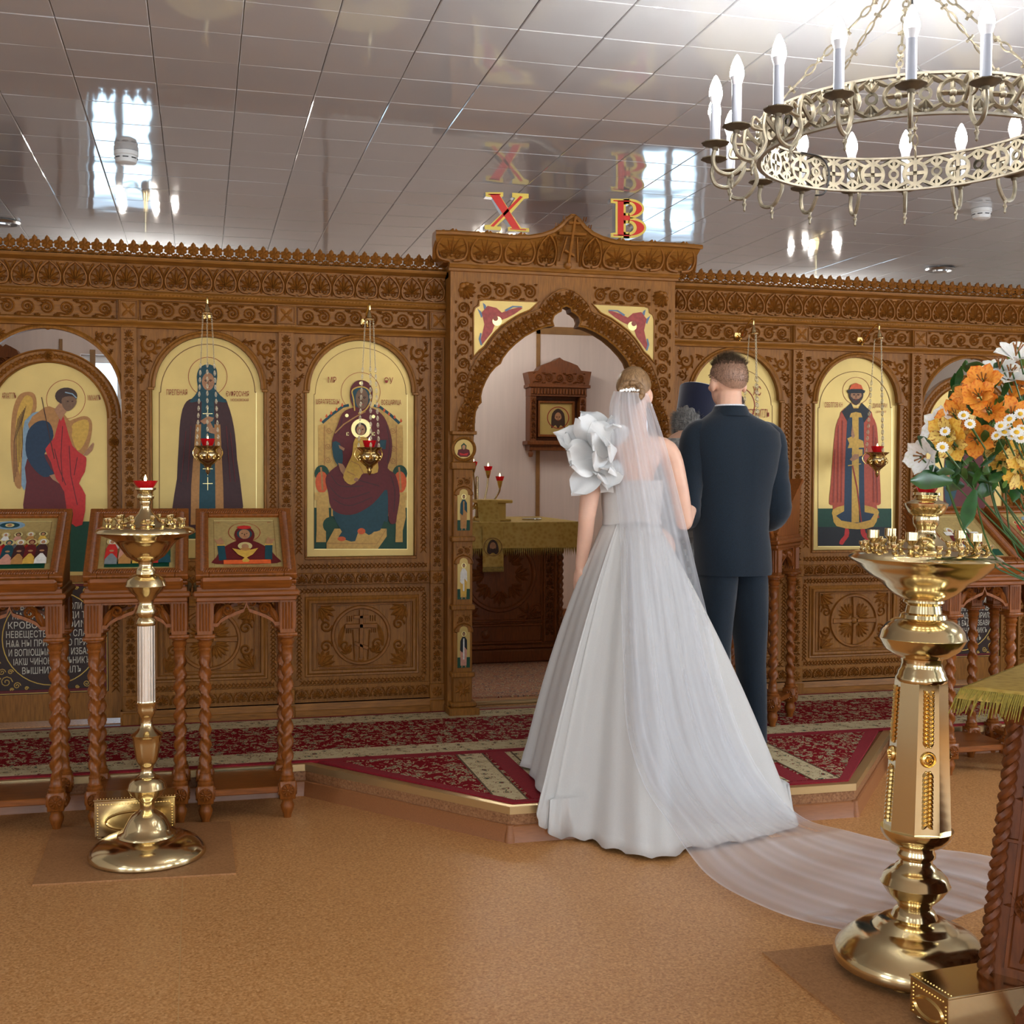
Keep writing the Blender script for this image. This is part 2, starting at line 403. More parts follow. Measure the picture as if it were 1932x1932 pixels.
def band(mb, outline, prof, closed=False, y=0.):
    """moulding swept along an (x,z) outline; prof = (offset outwards, depth towards -y)"""
    P = [Vector((p[0], p[1])) for p in outline]; n = len(P); c = len(prof); vs = []
    for i in range(n):
        t0 = (P[i] - P[i - 1]) if (closed or i) else (P[1] - P[0]); t1 = (P[(i + 1) % n] - P[i]) if (closed or i < n - 1) else (P[i] - P[i - 1])
        t0 = t0.normalized() if t0.length > 1e-9 else t1.normalized(); t1 = t1.normalized() if t1.length > 1e-9 else t0
        t = (t0 + t1); t = t.normalized() if t.length > 1e-6 else t0
        nn = Vector((-t.y, t.x)); k = 1 / max(.55, nn.dot(Vector((-t0.y, t0.x))))
        for o, d in prof: q = P[i] + nn * o * k; vs.append((q.x, y - d, q.y))
    fs = []
    for i in range(n if closed else n - 1):
        j = (i + 1) % n
        for k in range(c - 1): fs.append((i * c + k, i * c + k + 1, j * c + k + 1, j * c + k))
    mb.add(vs, fs)
def hmould(mb, x0, x1, z0, z1, y, prof, ends=True):
    """horizontal moulding; prof: list of (dy towards viewer, t in 0..1 of height)"""
    P = [(y - d, z0 + (z1 - z0) * t) for d, t in prof]; n = len(P)
    vs = [(x0, a, b) for a, b in P] + [(x1, a, b) for a, b in P] + [(x0, y + .02, P[0][1]), (x0, y + .02, P[-1][1]), (x1, y + .02, P[0][1]), (x1, y + .02, P[-1][1])]
    fs = [(i, i + n, i + 1 + n, i + 1) for i in range(n - 1)]
    fs += [list(range(n)) + [2 * n + 1, 2 * n], list(range(2 * n - 1, n - 1, -1)) + [2 * n + 2, 2 * n + 3]]
    fs += [(0, 2 * n, 2 * n + 2, n), (n - 1, 2 * n - 1, 2 * n + 3, 2 * n + 1)]
    mb.add(vs, fs)
TORUS = [(0, 0), (.010, .02), (.018, .25), (.022, .5), (.018, .75), (.010, .98), (0, 1)]
OGEE = [(0, 0), (.006, .05), (.008, .3), (.016, .5), (.028, .65), (.032, .8), (.032, 1), (0, 1)]
# ------------------------------------------------------------------ surface materials with their own node trees
def nodes(name, rough=.5, spec=.5):
    m = bpy.data.materials.new(name); m.use_nodes = True; nt = m.node_tree; b = nt.nodes['Principled BSDF']
    b.inputs['Roughness'].default_value = rough; b.inputs['Specular IOR Level'].default_value = spec; MATS[name] = m
    tc = nt.nodes.new('ShaderNodeTexCoord')
    def N(t, **k):
        n = nt.nodes.new(t)
        for a, v in k.items():
            if a in n.inputs: n.inputs[a].default_value = v
            else: setattr(n, a, v)
        return n
    return m, nt, b, tc, N, nt.links.new
def ramp(N, stops, interp='LINEAR'):
    r = N('ShaderNodeValToRGB'); e = r.color_ramp.elements; r.color_ramp.interpolation = interp
    while len(e) < len(stops): e.new(.5)
    for k, (p, c) in enumerate(stops): e[k].position = p; e[k].color = (*lin(c), 1)
    return r
def lino(name, c0, c1, c2, rough):
    m, nt, b, tc, N, L = nodes(name, rough, .4)
    v = N('ShaderNodeTexVoronoi', Scale=170.); L(tc.outputs['Object'], v.inputs['Vector'])
    n = N('ShaderNodeTexNoise', Scale=95., Detail=5.); L(tc.outputs['Object'], n.inputs['Vector'])
    mx = N('ShaderNodeMix', data_type='RGBA'); mx.inputs[0].default_value = .5
    r1 = ramp(N, [(.25, c0), (.5, c1), (.8, c2)]); L(n.outputs[0], r1.inputs[0])
    r2 = ramp(N, [(0, c0), (.45, c1), (1, c2)]); L(v.outputs['Color'], r2.inputs[0])
    L(r1.outputs[0], mx.inputs[6]); L(r2.outputs[0], mx.inputs[7]); L(mx.outputs[2], b.inputs['Base Color'])
    n2 = N('ShaderNodeTexNoise', Scale=3., Detail=3.); L(tc.outputs['Object'], n2.inputs['Vector'])
    mr = N('ShaderNodeMapRange'); mr.inputs[3].default_value = rough - .06; mr.inputs[4].default_value = rough + .1; L(n2.outputs[0], mr.inputs[0]); L(mr.outputs[0], b.inputs['Roughness'])
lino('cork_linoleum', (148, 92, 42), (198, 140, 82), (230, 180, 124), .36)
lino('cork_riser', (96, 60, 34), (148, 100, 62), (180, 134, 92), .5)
lino('cork_mat', (140, 92, 52), (168, 118, 72), (186, 136, 90), .5)
# enamelled metal ceiling tiles: glossy, slightly wavy
m, nt, b, tc, N, L = nodes('ceiling_enamel', .055, .9)
b.inputs['Base Color'].default_value = (*lin((188, 192, 197)), 1); b.inputs['IOR'].default_value = 1.75
g = N('ShaderNodeNewGeometry'); n = N('ShaderNodeTexNoise', Scale=3.2, Detail=1.); L(g.outputs['Position'], n.inputs['Vector'])
bp = N('ShaderNodeBump', Strength=.22, Distance=.012); L(n.outputs[0], bp.inputs['Height']); L(bp.outputs[0], b.inputs['Normal'])
mat('ceiling_void', (60, 58, 56), .8)
mat('wall_white', (226, 220, 214), .7, var=.03, vscale=4)
mat('wall_pink', (226, 208, 198), .65, var=.04, vscale=30, stretch=(1, 1, .06))
mat('strip_wood', (150, 108, 60), .5, var=.2, vscale=10)
mat('skirting', (150, 96, 56), .4, var=.12, vscale=20, stretch=(1, 12, 12))
mat('brass_trim', (.70, .54, .28), .3, metal=.85)
mat('window_frame', (235, 236, 238), .4)
# oriental carpet: red field, cream and green floral figures
def carpet(name, ground, fig, sc, stripe=None):
    m, nt, b, tc, N, L = nodes(name, .95, .1)
    mp = N('ShaderNodeMapping'); L(tc.outputs['Object'], mp.inputs[0])
    n0 = N('ShaderNodeTexNoise', Scale=sc * .8, Detail=2.); L(mp.outputs[0], n0.inputs['Vector'])
    wv = N('ShaderNodeVectorMath', operation='ADD'); s_ = N('ShaderNodeVectorMath', operation='SCALE'); s_.inputs[3].default_value = .05
    L(n0.outputs['Color'], s_.inputs[0]); L(mp.outputs[0], wv.inputs[0]); L(s_.outputs[0], wv.inputs[1])
    v = N('ShaderNodeTexVoronoi', Scale=sc); L(wv.outputs[0], v.inputs['Vector'])
    r = ramp(N, fig, 'CONSTANT'); L(v.outputs['Distance'], r.inputs[0])
    v2 = N('ShaderNodeTexVoronoi', Scale=sc * 3.1); L(wv.outputs[0], v2.inputs['Vector'])
    r2 = ramp(N, [(0, (34, 44, 40)), (.22, (206, 186, 142)), (.42, ground), (1, ground)], 'CONSTANT'); L(v2.outputs['Distance'], r2.inputs[0])
    n1 = N('ShaderNodeTexNoise', Scale=sc * 1.7, Detail=3.); L(wv.outputs[0], n1.inputs['Vector'])
    th = N('ShaderNodeMath', operation='GREATER_THAN'); th.inputs[1].default_value = .52; L(n1.outputs[0], th.inputs[0])
    mx = N('ShaderNodeMix', data_type='RGBA'); L(th.outputs[0], mx.inputs[0]); L(r.outputs[0], mx.inputs[6]); L(r2.outputs[0], mx.inputs[7])
    L(mx.outputs[2], b.inputs['Base Color'])
    bp = N('ShaderNodeBump', Strength=.3, Distance=.003); L(n1.outputs[0], bp.inputs['Height']); L(bp.outputs[0], b.inputs['Normal'])
RED = (128, 18, 28); CREAM = (178, 162, 128); GREEN = (70, 84, 66); BLUE = (60, 72, 92)
carpet('carpet_field', RED, [(0, (150, 60, 60)), (.14, CREAM), (.27, GREEN), (.33, CREAM), (.42, RED), (1, RED)], 21)
carpet('carpet_border', (198, 180, 140), [(0, RED), (.12, GREEN), (.24, (198, 180, 140)), (.36, (120, 60, 50)), (.42, (206, 190, 150)), (1, (206, 190, 150))], 21)
mat('carpet_red', (138, 14, 28), .95, var=.15, vscale=90)
mat('carpet_line', (92, 70, 44), .95)
carpet('altar_carpet', (176, 120, 92), [(0, (120, 60, 50)), (.2, (196, 160, 130)), (.34, (120, 100, 92)), (.45, (176, 128, 100)), (1, (170, 110, 84))], 22)
# ------------------------------------------------------------------ room shell
def struct(mb, name, material=None, parent=None, angle=40):
    o = mb.build(name, material, parent, angle); o['kind'] = 'structure'; return o
floor = struct(MB().box(WALL_L, WALL_R, WALL_B, 6.4, -.06, 0), 'floor', 'cork_linoleum')
sm = MB(); a = onZ(345, 1640, 0); c = onZ(338, 1932, 0); sm.add([(a.x - .0015, a.y + .02, .0004), (a.x + .0015, a.y + .02, .0004), (c.x + .0015, c.y - .6, .0004), (c.x - .0015, c.y - .6, .0004)], [(3, 2, 1, 0)])
mat('weld_rod', (196, 150, 96), .3); sm.build('weld_seam', 'weld_rod', floor)
altar_floor = struct(MB().box(WALL_L, WALL_R, 6.4, WALL_F + .15, -.06, PLAT - .004), 'floor_altar', 'cork_linoleum')
def wall_with_windows(name, p0, p1, out, wins, material='wall_white', base=0, head=HEAD, sill=SILL):
    """wall from p0 to p1 (x,y), thickness towards out, openings wins = (distance along, width)"""
    p0 = Vector((*p0, 0)); p1 = Vector((*p1, 0)); L_ = (p1 - p0).length; d = (p1 - p0) / L_; out = Vector((*out, 0)) * .18
    mb = MB(Matrix(((d.x, out.x, 0, p0.x), (d.y, out.y, 0, p0.y), (0, 0, 1, 0), (0, 0, 0, 1))))
    t = 0
    for c, wd in sorted(wins):
        mb.box(t, c - wd / 2, 0, 1, base, CEIL + .08); mb.box(c - wd / 2, c + wd / 2, 0, 1, base, sill); mb.box(c - wd / 2, c + wd / 2, 0, 1, head, CEIL + .08); t = c + wd / 2
    mb.box(t, L_, 0, 1, base, CEIL + .08); wall = struct(mb, name, material)
    for c, wd in sorted(wins):
        f = MB(mb.M); h = head - sill
        for q_, (x0, x1, z0, z1) in enumerate(((-wd / 2, -wd / 2 + .06, sill, head), (wd / 2 - .06, wd / 2, sill, head), (-wd / 2 + .05, wd / 2 - .05, sill, sill + .06), (-wd / 2 + .05, wd / 2 - .05, head - .06, head), (-.03, .03, sill + .05, head - .05), (-wd / 2 + .05, wd / 2 - .05, sill + h * .68, sill + h * .68 + .05))):
            f.box(c + x0, c + x1, .45 + .02 * q_, .8 - .02 * q_, z0, z1)
        WN.append(0); struct(f, 'window_%d' % len(WN), 'window_frame')
WN = []
wall_with_windows('wall_back', (WALL_L, WALL_B), (WALL_R, WALL_B), (0, -1), [(x - WALL_L, wd) for x, wd in WIN_BACK])
wall_with_windows('wall_right', (WALL_R, WALL_B), (WALL_R, WALL_F), (1, 0), [(y - WALL_B, wd) for y, wd in WIN_RIGHT])
wall_with_windows('wall_left', (WALL_L, WALL_B), (WALL_L, WALL_F), (-1, 0), [(y - WALL_B, wd) for y, wd in WIN_LEFT])
wall_with_windows('wall_altar', (WALL_L, WALL_F), (WALL_R, WALL_F), (0, 1), [(x - WALL_L, wd) for x, wd in WIN_ALTAR], 'wall_pink')
struct(MB().box(WALL_L, -1.62, 6.36, 6.46, 0, CEIL), 'wall_screen_left', 'wall_white')
struct(MB().box(5.41, WALL_R, 6.36, 6.46, 0, CEIL), 'wall_screen_right', 'wall_white')
# timber strips on the altar wall
tr = 0
for (x0, x1, y0, y1) in ((1010, 1019, 622, 985), (612, 618, 600, 985), (1011, 1160, 621, 630), (172, 180, 660, 990), (113, 118, 640, 800)):
    a = onY(x0, y1, WALL_F); c = onY(x1, y0, WALL_F); tr += 1
    struct(MB().box(a.x, c.x, WALL_F - .012, WALL_F, a.z, c.z), 'trim_%d' % tr, 'strip_wood')
a = onY(1058, 1158, WALL_F); struct(MB().box(.3, 5, WALL_F - .03, WALL_F, .14, .24), 'baseboard_altar', 'skirting')
# ceiling: one void panel above, tiles hung below it
ceil = struct(MB().box(WALL_L, WALL_R, WALL_B, WALL_F, CEIL + .012, CEIL + .08), 'ceiling', 'ceiling_void')
tile = MB(); e = .1492; b_ = .003
tile.add([(-e, -e, .010), (e, -e, .010), (e, e, .010), (-e, e, .010), (-e, -e, b_), (e, -e, b_), (e, e, b_), (-e, e, b_), (-e + b_, -e + b_, 0), (e - b_, -e + b_, 0), (e - b_, e - b_, 0), (-e + b_, e - b_, 0)],
         [(0, 1, 5, 4), (1, 2, 6, 5), (2, 3, 7, 6), (3, 0, 4, 7), (4, 5, 9, 8), (5, 6, 10, 9), (6, 7, 11, 10), (7, 4, 8, 11), (8, 9, 10, 11)])
tile_me = tile.mesh('ceiling_tile', 'ceiling_enamel', 20)
CINV = ROT.transposed(); vis = []; rest = []
for i in range(-15, 22):
    for j in range(-29, 19):
        x = .139 + .15 + .3 * i; y = 4.53 + .15 + .3 * j
        if not (WALL_L + .15 < x < WALL_R - .14 and WALL_B + .15 < y < WALL_F - .14): continue
        c = CINV @ Vector((x, y, CEIL - EYE)); px = py = -9e9
        if c.z < -.3: px = 966 + F * c.x / -c.z; py = 966 - F * c.y / -c.z
        (vis if (-120 < px < 2050 and -160 < py < 560) else rest).append((x, y))
vis.sort(key=lambda p: p[1]); rest += vis[300:]; vis = vis[:300]
rr = random.Random(3)
for x, y in vis:
    o = inst('tile', tile_me, ceil, (x, y, CEIL)); o.rotation_euler = (rr.gauss(0, .0028), rr.gauss(0, .0022), 0)
mb = MB()
for x, y in rest: mb.merge(tile, T(x, y, CEIL) @ Rx(rr.gauss(0, .0028)) @ Ry(rr.gauss(0, .0022)))
mb.build('tile_rest', 'ceiling_enamel', ceil, 20)['kind'] = 'stuff'
# ------------------------------------------------------------------ raised platform in front of the screen, with its carpets
PX = [(.44, 5.30), (1.150, 4.43), (2.636, 4.43), (3.346, 5.30)]
outline = [(WALL_L, 5.30)] + PX + [(WALL_R, 5.30), (WALL_R, 6.4), (WALL_L, 6.4)]
def plan_prism(mb, pts, z0, z1):
    n = len(pts); mb.add([(p[0], p[1], z0) for p in pts] + [(p[0], p[1], z1) for p in pts], [list(range(n))[::-1], list(range(n, 2 * n))] + [(i, (i + 1) % n, (i + 1) % n + n, i + n) for i in range(n)]); return mb
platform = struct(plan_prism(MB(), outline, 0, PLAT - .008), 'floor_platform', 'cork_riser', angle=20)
front = outline[:6]
def along(mb, path, d0, d1, z0, z1, prof=None):
    """strip following the plan path, offset d0..d1 towards the nave"""
    P = [Vector(p) for p in path]; off = []
    for i in range(len(P)):
        t0 = (P[i] - P[max(i - 1, 0)]); t1 = (P[min(i + 1, len(P) - 1)] - P[i]); t0 = t0.normalized() if t0.length else t1.normalized(); t1 = t1.normalized() if t1.length else t0
        t = (t0 + t1).normalized(); nn = Vector((t.y, -t.x)); off.append((nn, 1 / nn.dot(Vector((t0.y, -t0.x)))))
    prof = prof or [(d0, z0), (d1, z0), (d1, z1), (d0, z1)]; c = len(prof); vs = []
    for p, (nn, k) in zip(P, off):
        for d, z in prof: q = p + nn * d * k; vs.append((q.x, q.y, z))
    mb.add(vs, [(i * c + k, i * c + (k + 1) % c, (i + 1) * c + (k + 1) % c, (i + 1) * c + k) for i in range(len(P) - 1) for k in range(c)] + [list(range(c))[::-1], [(len(P) - 1) * c + k for k in range(c)]])
    return mb
along(MB(), front, 0, 0, 0, 0, [(-.004, PLAT - .032), (.006, PLAT - .032), (.007, PLAT - .002), (-.002, PLAT), (-.03, PLAT)]).build('edge_trim', 'brass_trim', platform, 20)
struct(along(MB(), front, 0, 0, 0, 0, [(0, 0), (.020, 0), (.018, .006), (.013, .045), (.012, .062), (.006, .066), (0, .066)]), 'baseboard_platform', 'skirting', angle=30)
for (x, y) in PX[1:3]:
    cb = MB().lathe([(.024, 0), (.022, .02), (.016, .05), (.015, .068), (0, .07)], (x, y, 0), 10); struct(cb, 'trim_corner_%d' % (1 if x < 2 else 2), 'skirting')
ZC = PLAT
def slab(pts, z0, z1): return plan_prism(MB(), pts, z0, z1)
runner = empty('carpet_runner', 'long red floral carpet runner laid along the foot of the wooden screen', 'carpet', (0, 0, 0))
y0r, y1r = 5.315, 6.275
x0r, x1r = -2.2, 6.0
slab([(x0r, y0r), (x1r, y0r), (x1r, y1r), (x0r, y1r)], ZC - .006, ZC + .006).build('red_edge', 'carpet_red', runner, 20)
slab([(x0r + .03, y0r + .03), (x1r - .03, y0r + .03), (x1r - .03, y1r - .03), (x0r + .03, y1r - .03)], ZC + .004, ZC + .0065).build('floral_border', 'carpet_border', runner, 20)
slab([(x0r + .2, y0r + .20), (x1r - .2, y0r + .20), (x1r - .2, y1r - .2), (x0r + .2, y1r - .2)], ZC + .005, ZC + .007).build('floral_field', 'carpet_field', runner, 20)
rug = empty('carpet_rug', 'trapezoid red floral carpet covering the step projecting before the gateway', 'carpet', (0, 0, 0))
def clip(pts, a, bb, c):  # keep a*x+b*y<=c
    out = []
    for i in range(len(pts)):
        p, q = pts[i], pts[(i + 1) % len(pts)]; fp = a * p[0] + bb * p[1] - c; fq = a * q[0] + bb * q[1] - c
        if fp <= 0: out.append(p)
        if fp * fq < 0: t = fp / (fp - fq); out.append((p[0] + (q[0] - p[0]) * t, p[1] + (q[1] - p[1]) * t))
    return out
trap = [(.50, 5.305), (1.165, 4.455), (2.621, 4.455), (3.286, 5.305)]
inner = [(.60, 5.275), (1.185, 4.49), (2.60, 4.49), (3.19, 5.275)]
slab(trap, ZC - .006, ZC + .006).build('red_edge', 'carpet_red', rug, 20)
slab(inner, ZC + .004, ZC + .0068).build('floral_field', 'carpet_field', rug, 20)
def xstrip(u0, u1, z, m_, nm):
    pts = clip(clip(inner, 1, 0, u1), -1, 0, -u0)
    if len(pts) > 2: slab(pts, ZC + .004, ZC + z).build(nm, m_, rug, 20)
xstrip(1.34, 2.37, .0072, 'carpet_border', 'floral_border'); xstrip(1.50, 2.21, .0076, 'carpet_field', 'floral_field')
for (a0, a1, b0_, b1_) in ((1.255, 1.34, 1.115, 1.235), (2.37, 2.455, 2.475, 2.60)):
    xstrip(a0, a1, .0078, 'carpet_red', 'red_stripe'); xstrip(b0_, b1_, .0074, 'carpet_border', 'floral_border')
    for u in (b0_, b1_, (1.37 if a0 < 2 else 2.33)): xstrip(u - .004, u + .004, .0080, 'carpet_line', 'border_line')
alt = MB().box(1.0, 3.4, 6.62, 9.4, PLAT - .005, PLAT + .006).build('altar_rug', 'altar_carpet', None, 20); tag(alt, 'pinkish beige patterned carpet on the altar floor behind the gateway', 'carpet')
th = MB(); th.box(1.35, 2.44, 6.42, 6.47, PLAT - .004, PLAT + .012, .004); struct(th, 'trim_threshold', 'brass_trim')
# ------------------------------------------------------------------ carved screen
CX = 1.893
def mir(x): return 2 * CX - x
ico = empty('icon_screen', 'carved oak icon screen wing holding the nun and the enthroned mother icons', 'icon screen', (-.2, 6.4, PLAT))
icoR = empty('icon_screen', 'carved oak icon screen wing holding the icon of the orange-cloaked prince', 'icon screen', (4.0, 6.4, PLAT))
def part(mb, name, material, parent=ico, angle=40):
    o = mb.build(name, material, parent, angle)
    if parent is not None:
        r = parent
        while r.parent: r = r.parent
        pass
    return o
ZB = [.14, .214, .292, .321, .767, .818, .832, .894, .98, 1.85, 2.147, 2.182, 2.287, 2.333, 2.463, 2.486]
Y0 = 6.33
PIL = [(-1.155, -1.08), (-.387, -.313), (.390, .465), (1.190, 1.262)]
BAYS = [(-.313, .390, .037, .278), (.465, 1.190, .820, .285)]        # x0, x1, icon centre, icon half width
def mirror_mb(mb):
    m2 = MB(); m2.v = [(2 * CX - x, y, z) for x, y, z in mb.v]; m2.f = [f[::-1] for f in mb.f]; m2.m = list(mb.m); m2.names = list(mb.names); return m2
def both(mb, name, material, parent=ico, angle=40):
    return part(mb, name, material, parent, angle), part(mirror_mb(mb), name, material, icoR, angle)
# plinth pieces
for (x0, x1) in ((-1.30, -1.155 + .09), (-.40, 1.262)):
    mb = MB(); hmould(mb, x0, x1, .140, .176, Y0 - .03, [(.012, 0), (.012, 1), (0, 1)]); hmould(mb, x0, x1, .176, .214, Y0 - .03, [(.012, 0), (.014, .1), (.010, .5), (0, .95), (0, 1)])
    mb.box(x0, x1, Y0 - .03, Y0 + .06, .14, .214); both(mb, 'plinth', 'oak_horizontal')
for x0, x1 in PIL:
    mb = MB()
    mb.box(x0 - .006, x1 + .006, Y0 - .05, Y0 + .05, .14, .205, .006); mb.box(x0, x1, Y0 - .02, Y0 + .06, .205, 2.155)
    mb.box(x0 - .004, x1 + .004, Y0 - .03, Y0, .208, .29, .004); mb.box(x0 - .004, x1 + .004, Y0 - .03, Y0, .83, .90, .004)
    hmould(mb, x0 - .008, x1 + .008, 2.150, 2.185, Y0 - .022, OGEE)
    mb.box(x0 - .012, x1 + .012, Y0 - .045, Y0, 2.185, 2.284, .003)
    L_, R_ = both(mb, 'pilaster', 'oak')
    cv = MB(); y = Y0 - .0205
    leaf_run_v(cv, x0 + .012, x1 - .012, .92, 2.14, .007, y); leaf_run_v(cv, x0 + .012, x1 - .012, .30, .82, .007, y)
    for zz in (.248, .865): rosette(cv, (x0 + x1) / 2, zz, .028, 8, .008, Y0 - .0305)
    yq = Y0 - .0455; xc = (x0 + x1) / 2
    cv.ridge([(x0 - .004, 2.192), (x1 + .004, 2.192), (x1 + .004, 2.277), (x0 - .004, 2.277)], .004, .006, flat=.4, closed=True, y=yq)
    for k in range(4): lobe(cv, xc, 2.2345, xc + .03 * (1 if k in (0, 3) else -1), 2.2345 + .033 * (1 if k < 2 else -1), .008, .006, 0, y=yq); 
    cv.dome(xc, 2.2345, .011, .010, yq, 10, 3)
    for o, c_ in ((L_, cv), (R_, mirror_mb(cv))):
        c_.build('carving', 'oak_carved', o)['kind'] = 'stuff'
# plain end panels where the screen meets the side walls
mb = MB(); mb.box(-1.62, -1.155, Y0, Y0 + .06, .14, 2.15); mb.ridge([(-1.57, .95), (-1.20, .95), (-1.20, 2.08), (-1.57, 2.08)], .016, .012, flat=.4, closed=True, y=Y0); mb.ridge([(-1.57, .30), (-1.20, .30), (-1.20, .82), (-1.57, .82)], .016, .012, flat=.4, closed=True, y=Y0); mb.box(-1.62, -1.29, Y0 - .03, Y0, .14, .21, .006)
both(mb, 'end_panel', 'oak')
# bays: frame with arched opening, spandrel carving, lower panel
ICON_Z0, ICON_ZS = .98, 1.853
def arch_pts(cx, cz, r, n=24): return [(cx - r * math.cos(PI * k / n), cz + r * math.sin(PI * k / n)) for k in range(n + 1)]
for (x0, x1, xc, hw) in BAYS:
    r = hw - .015; mb = MB(); yb = Y0 + .05
    top = [(x0, ICON_ZS)] + [(xc - hw, ICON_ZS), (xc - r, ICON_ZS)] + arch_pts(xc, ICON_ZS, r)[1:-1] + [(xc + r, ICON_ZS), (xc + hw, ICON_ZS), (x1, ICON_ZS), (x1, 2.15), (x0, 2.15)]
    mb.prism(top, Y0, yb); mb.box(x0, xc - hw, Y0, yb, ICON_Z0, ICON_ZS); mb.box(xc + hw, x1, Y0, yb, ICON_Z0, ICON_ZS); mb.box(x0, x1, Y0, yb, .895, ICON_Z0)
    mb.box(x0, x1, yb, yb + .02, .14, 2.15)
    pr = [(.0, 0), (.0, .014), (.012, .018), (.020, .008), (.028, .012), (.032, 0)]
    band(mb, arch_pts(xc, ICON_ZS, r, 32), pr, y=Y0)
    for sx in (-1, 1):
        mb.box(xc + sx * hw - .012 if sx > 0 else xc - hw - .022, xc + hw + .022 if sx > 0 else xc - hw + .012, Y0 - .016, Y0, ICON_ZS - .014, ICON_ZS, .003)
    for sx in (-1, 1):
        xx = xc + sx * hw; mb.box(min(xx, xx + sx * .012), max(xx, xx + sx * .012), Y0 - .010, Y0, ICON_Z0, ICON_ZS, .003)
    mb.box(xc - hw - .012, xc + hw + .012, Y0 - .010, Y0, ICON_Z0 - .014, ICON_Z0, .003)
    L_, R_ = both(mb, 'icon_bay', 'oak')
    cv = MB(); y = Y0 - .0005
    spandrel(cv, x0 + .012, xc, ICON_ZS, 2.14, xc, ICON_ZS, r + .034, .012, y, 1); spandrel(cv, xc, x1 - .012, ICON_ZS, 2.14, x1 - .012, ICON_ZS, r + .034, .012, y, -1)
    wd = (xc - hw - .014) - x0
    for xa in ((x0 + xc - hw - .014) / 2, (x1 + xc + hw + .014) / 2): chain_run(cv, (xa, .995), (xa, ICON_ZS - .02), min(wd, .05) * .8, .007, y)
    chain_run(cv, (x0 + .02, .93), (x1 - .02, .93), .035, .007, y)
    for o, c_ in ((L_, cv), (R_, mirror_mb(cv))): c_.build('carving', 'oak_carved', o)['kind'] = 'stuff'
    # lower half: rails, braided frame and a carved cross panel
    mb = MB()
    mb.box(x0, x1, Y0 - .012, yb, .832, .897, .004); mb.box(x0, x1, Y0 - .004, yb, .214, .30); mb.box(x0, x1, Y0 + .008, yb, .29, .835)
    p = [(x0 + .062, .349), (x1 - .062, .349), (x1 - .062, .767), (x0 + .062, .767)]
    band(mb, p[::-1], [(-.035, -.004), (-.03, .012), (-.018, .014), (-.008, .003), (0, .006), (.004, 0)], closed=True, y=Y0 + .006)
    L_, R_ = both(mb, 'dado_panel', 'oak')
    cv = MB(); y = Y0 + .0075
    n = round((x1 - x0) / .078)
    for zz, hh in ((.838, .055), (.228, .055)):
        for k in range(n):
            q = MB(); palmette(q, .072, hh, .008, 0); cv.merge(q, T(x0 + (k + .5) * (x1 - x0) / n, Y0 - (.0125 if zz > .5 else .0045), zz))
    for (a, b2) in (((x0 + .03, .315), (x1 - .03, .315)), ((x0 + .03, .80), (x1 - .03, .80)), ((x0 + .03, .33), (x0 + .03, .78)), ((x1 - .03, .33), (x1 - .03, .78))): chain_run(cv, a, b2, .034, .007, y)
    xl, xr, zl, zh = x0 + .125, x1 - .125, .395, .725; zc = (zl + zh) / 2; R = .150
    cv.ridge([(xl, zl), (xr, zl), (xr, zh), (xl, zh)], .006, .008, flat=.5, closed=True, y=y)
    cv.ridge([(xl - .022, zl - .022), (xr + .022, zl - .022), (xr + .022, zh + .022), (xl - .022, zh + .022)], .004, .005, flat=.5, closed=True, y=y)
    cross_carving(cv, xc, zc, R, .012, y)
    if xc > .5:     # eight-ended cross with spear and staff
        for (a, b2, wd) in (((xc, zc - .12), (xc, zc + .135), .012), ((xc - .085, zc + .05), (xc + .085, zc + .05), .013), ((xc - .04, zc + .098), (xc + .04, zc + .098), .010), ((xc - .035, zc - .04), (xc + .035, zc - .07), .010)): cv.ridge([a, b2], wd, .014, flat=.7, y=y)
        for sx in (-1, 1):
            cv.ridge([(xc + sx * .035, zc - .13), (xc + sx * .045, zc + .03)], .004, .01, y=y)
            for t in range(3): cv.ridge([(xc + sx * (.05 + t * .012), zc + .075), (xc + sx * (.05 + t * .012), zc + .105)], .003, .008, y=y); cv.ridge([(xc + sx * (.055 + t * .011), zc + .012), (xc + sx * (.055 + t * .011), zc + .034)], .003, .008, y=y)
            cv.ridge(spiral(xc + sx * .085, zc - .05, .032, 0, 1.3, 14, .15, sx), .006, .010, y=y); fan(cv, xc + sx * .07, zc - .10, .05, PI / 2 - sx * 1.2, PI / 2 + sx * .6, 5, .007, .01, y=y); lobe(cv, xc + sx * .115, zc - .06, xc + sx * .11, zc + .06, .012, .01, sx * .2, y=y)
        cv.dome(xc, zc - .128, .018, .008, y, 8, 2)
    else:           # equal-armed cross in the roundel
        for a in range(4):
            an = a * PI / 2; cv.ridge([(xc + .02 * math.cos(an), zc + .02 * math.sin(an)), (xc + (R - .01) * math.cos(an), zc + (R - .01) * math.sin(an))], [.010, .017], .013, flat=.7, y=y)
            an += PI / 4; fan(cv, xc + .03 * math.cos(an), zc + .03 * math.sin(an), .09, an - .8, an + .8, 7, .009, .010, y=y)
        cv.dome(xc, zc, .022, .015, y, 10, 3)
    for sx in (-1, 1):
        for sz in (-1, 1):
            ex = (xl if sx < 0 else xr) - sx * .035; ez = (zl if sz < 0 else zh) - sz * .035
            fan(cv, ex + sx * .03, ez + sz * .03, .10, math.atan2(-sz, -sx) - .75, math.atan2(-sz, -sx) + .75, 6, .010, .011, y=y)
            cv.ridge(spiral((xl if sx < 0 else xr) - sx * .045, zc + sz * .055, .034, 0, 1.4, 14, .15, sx * sz), .006, .011, y=y)
            lobe(cv, (xl if sx < 0 else xr) - sx * .01, zc + sz * .10, (xl if sx < 0 else xr) - sx * .07, zc + sz * .115, .010, .010, .2, y=y)
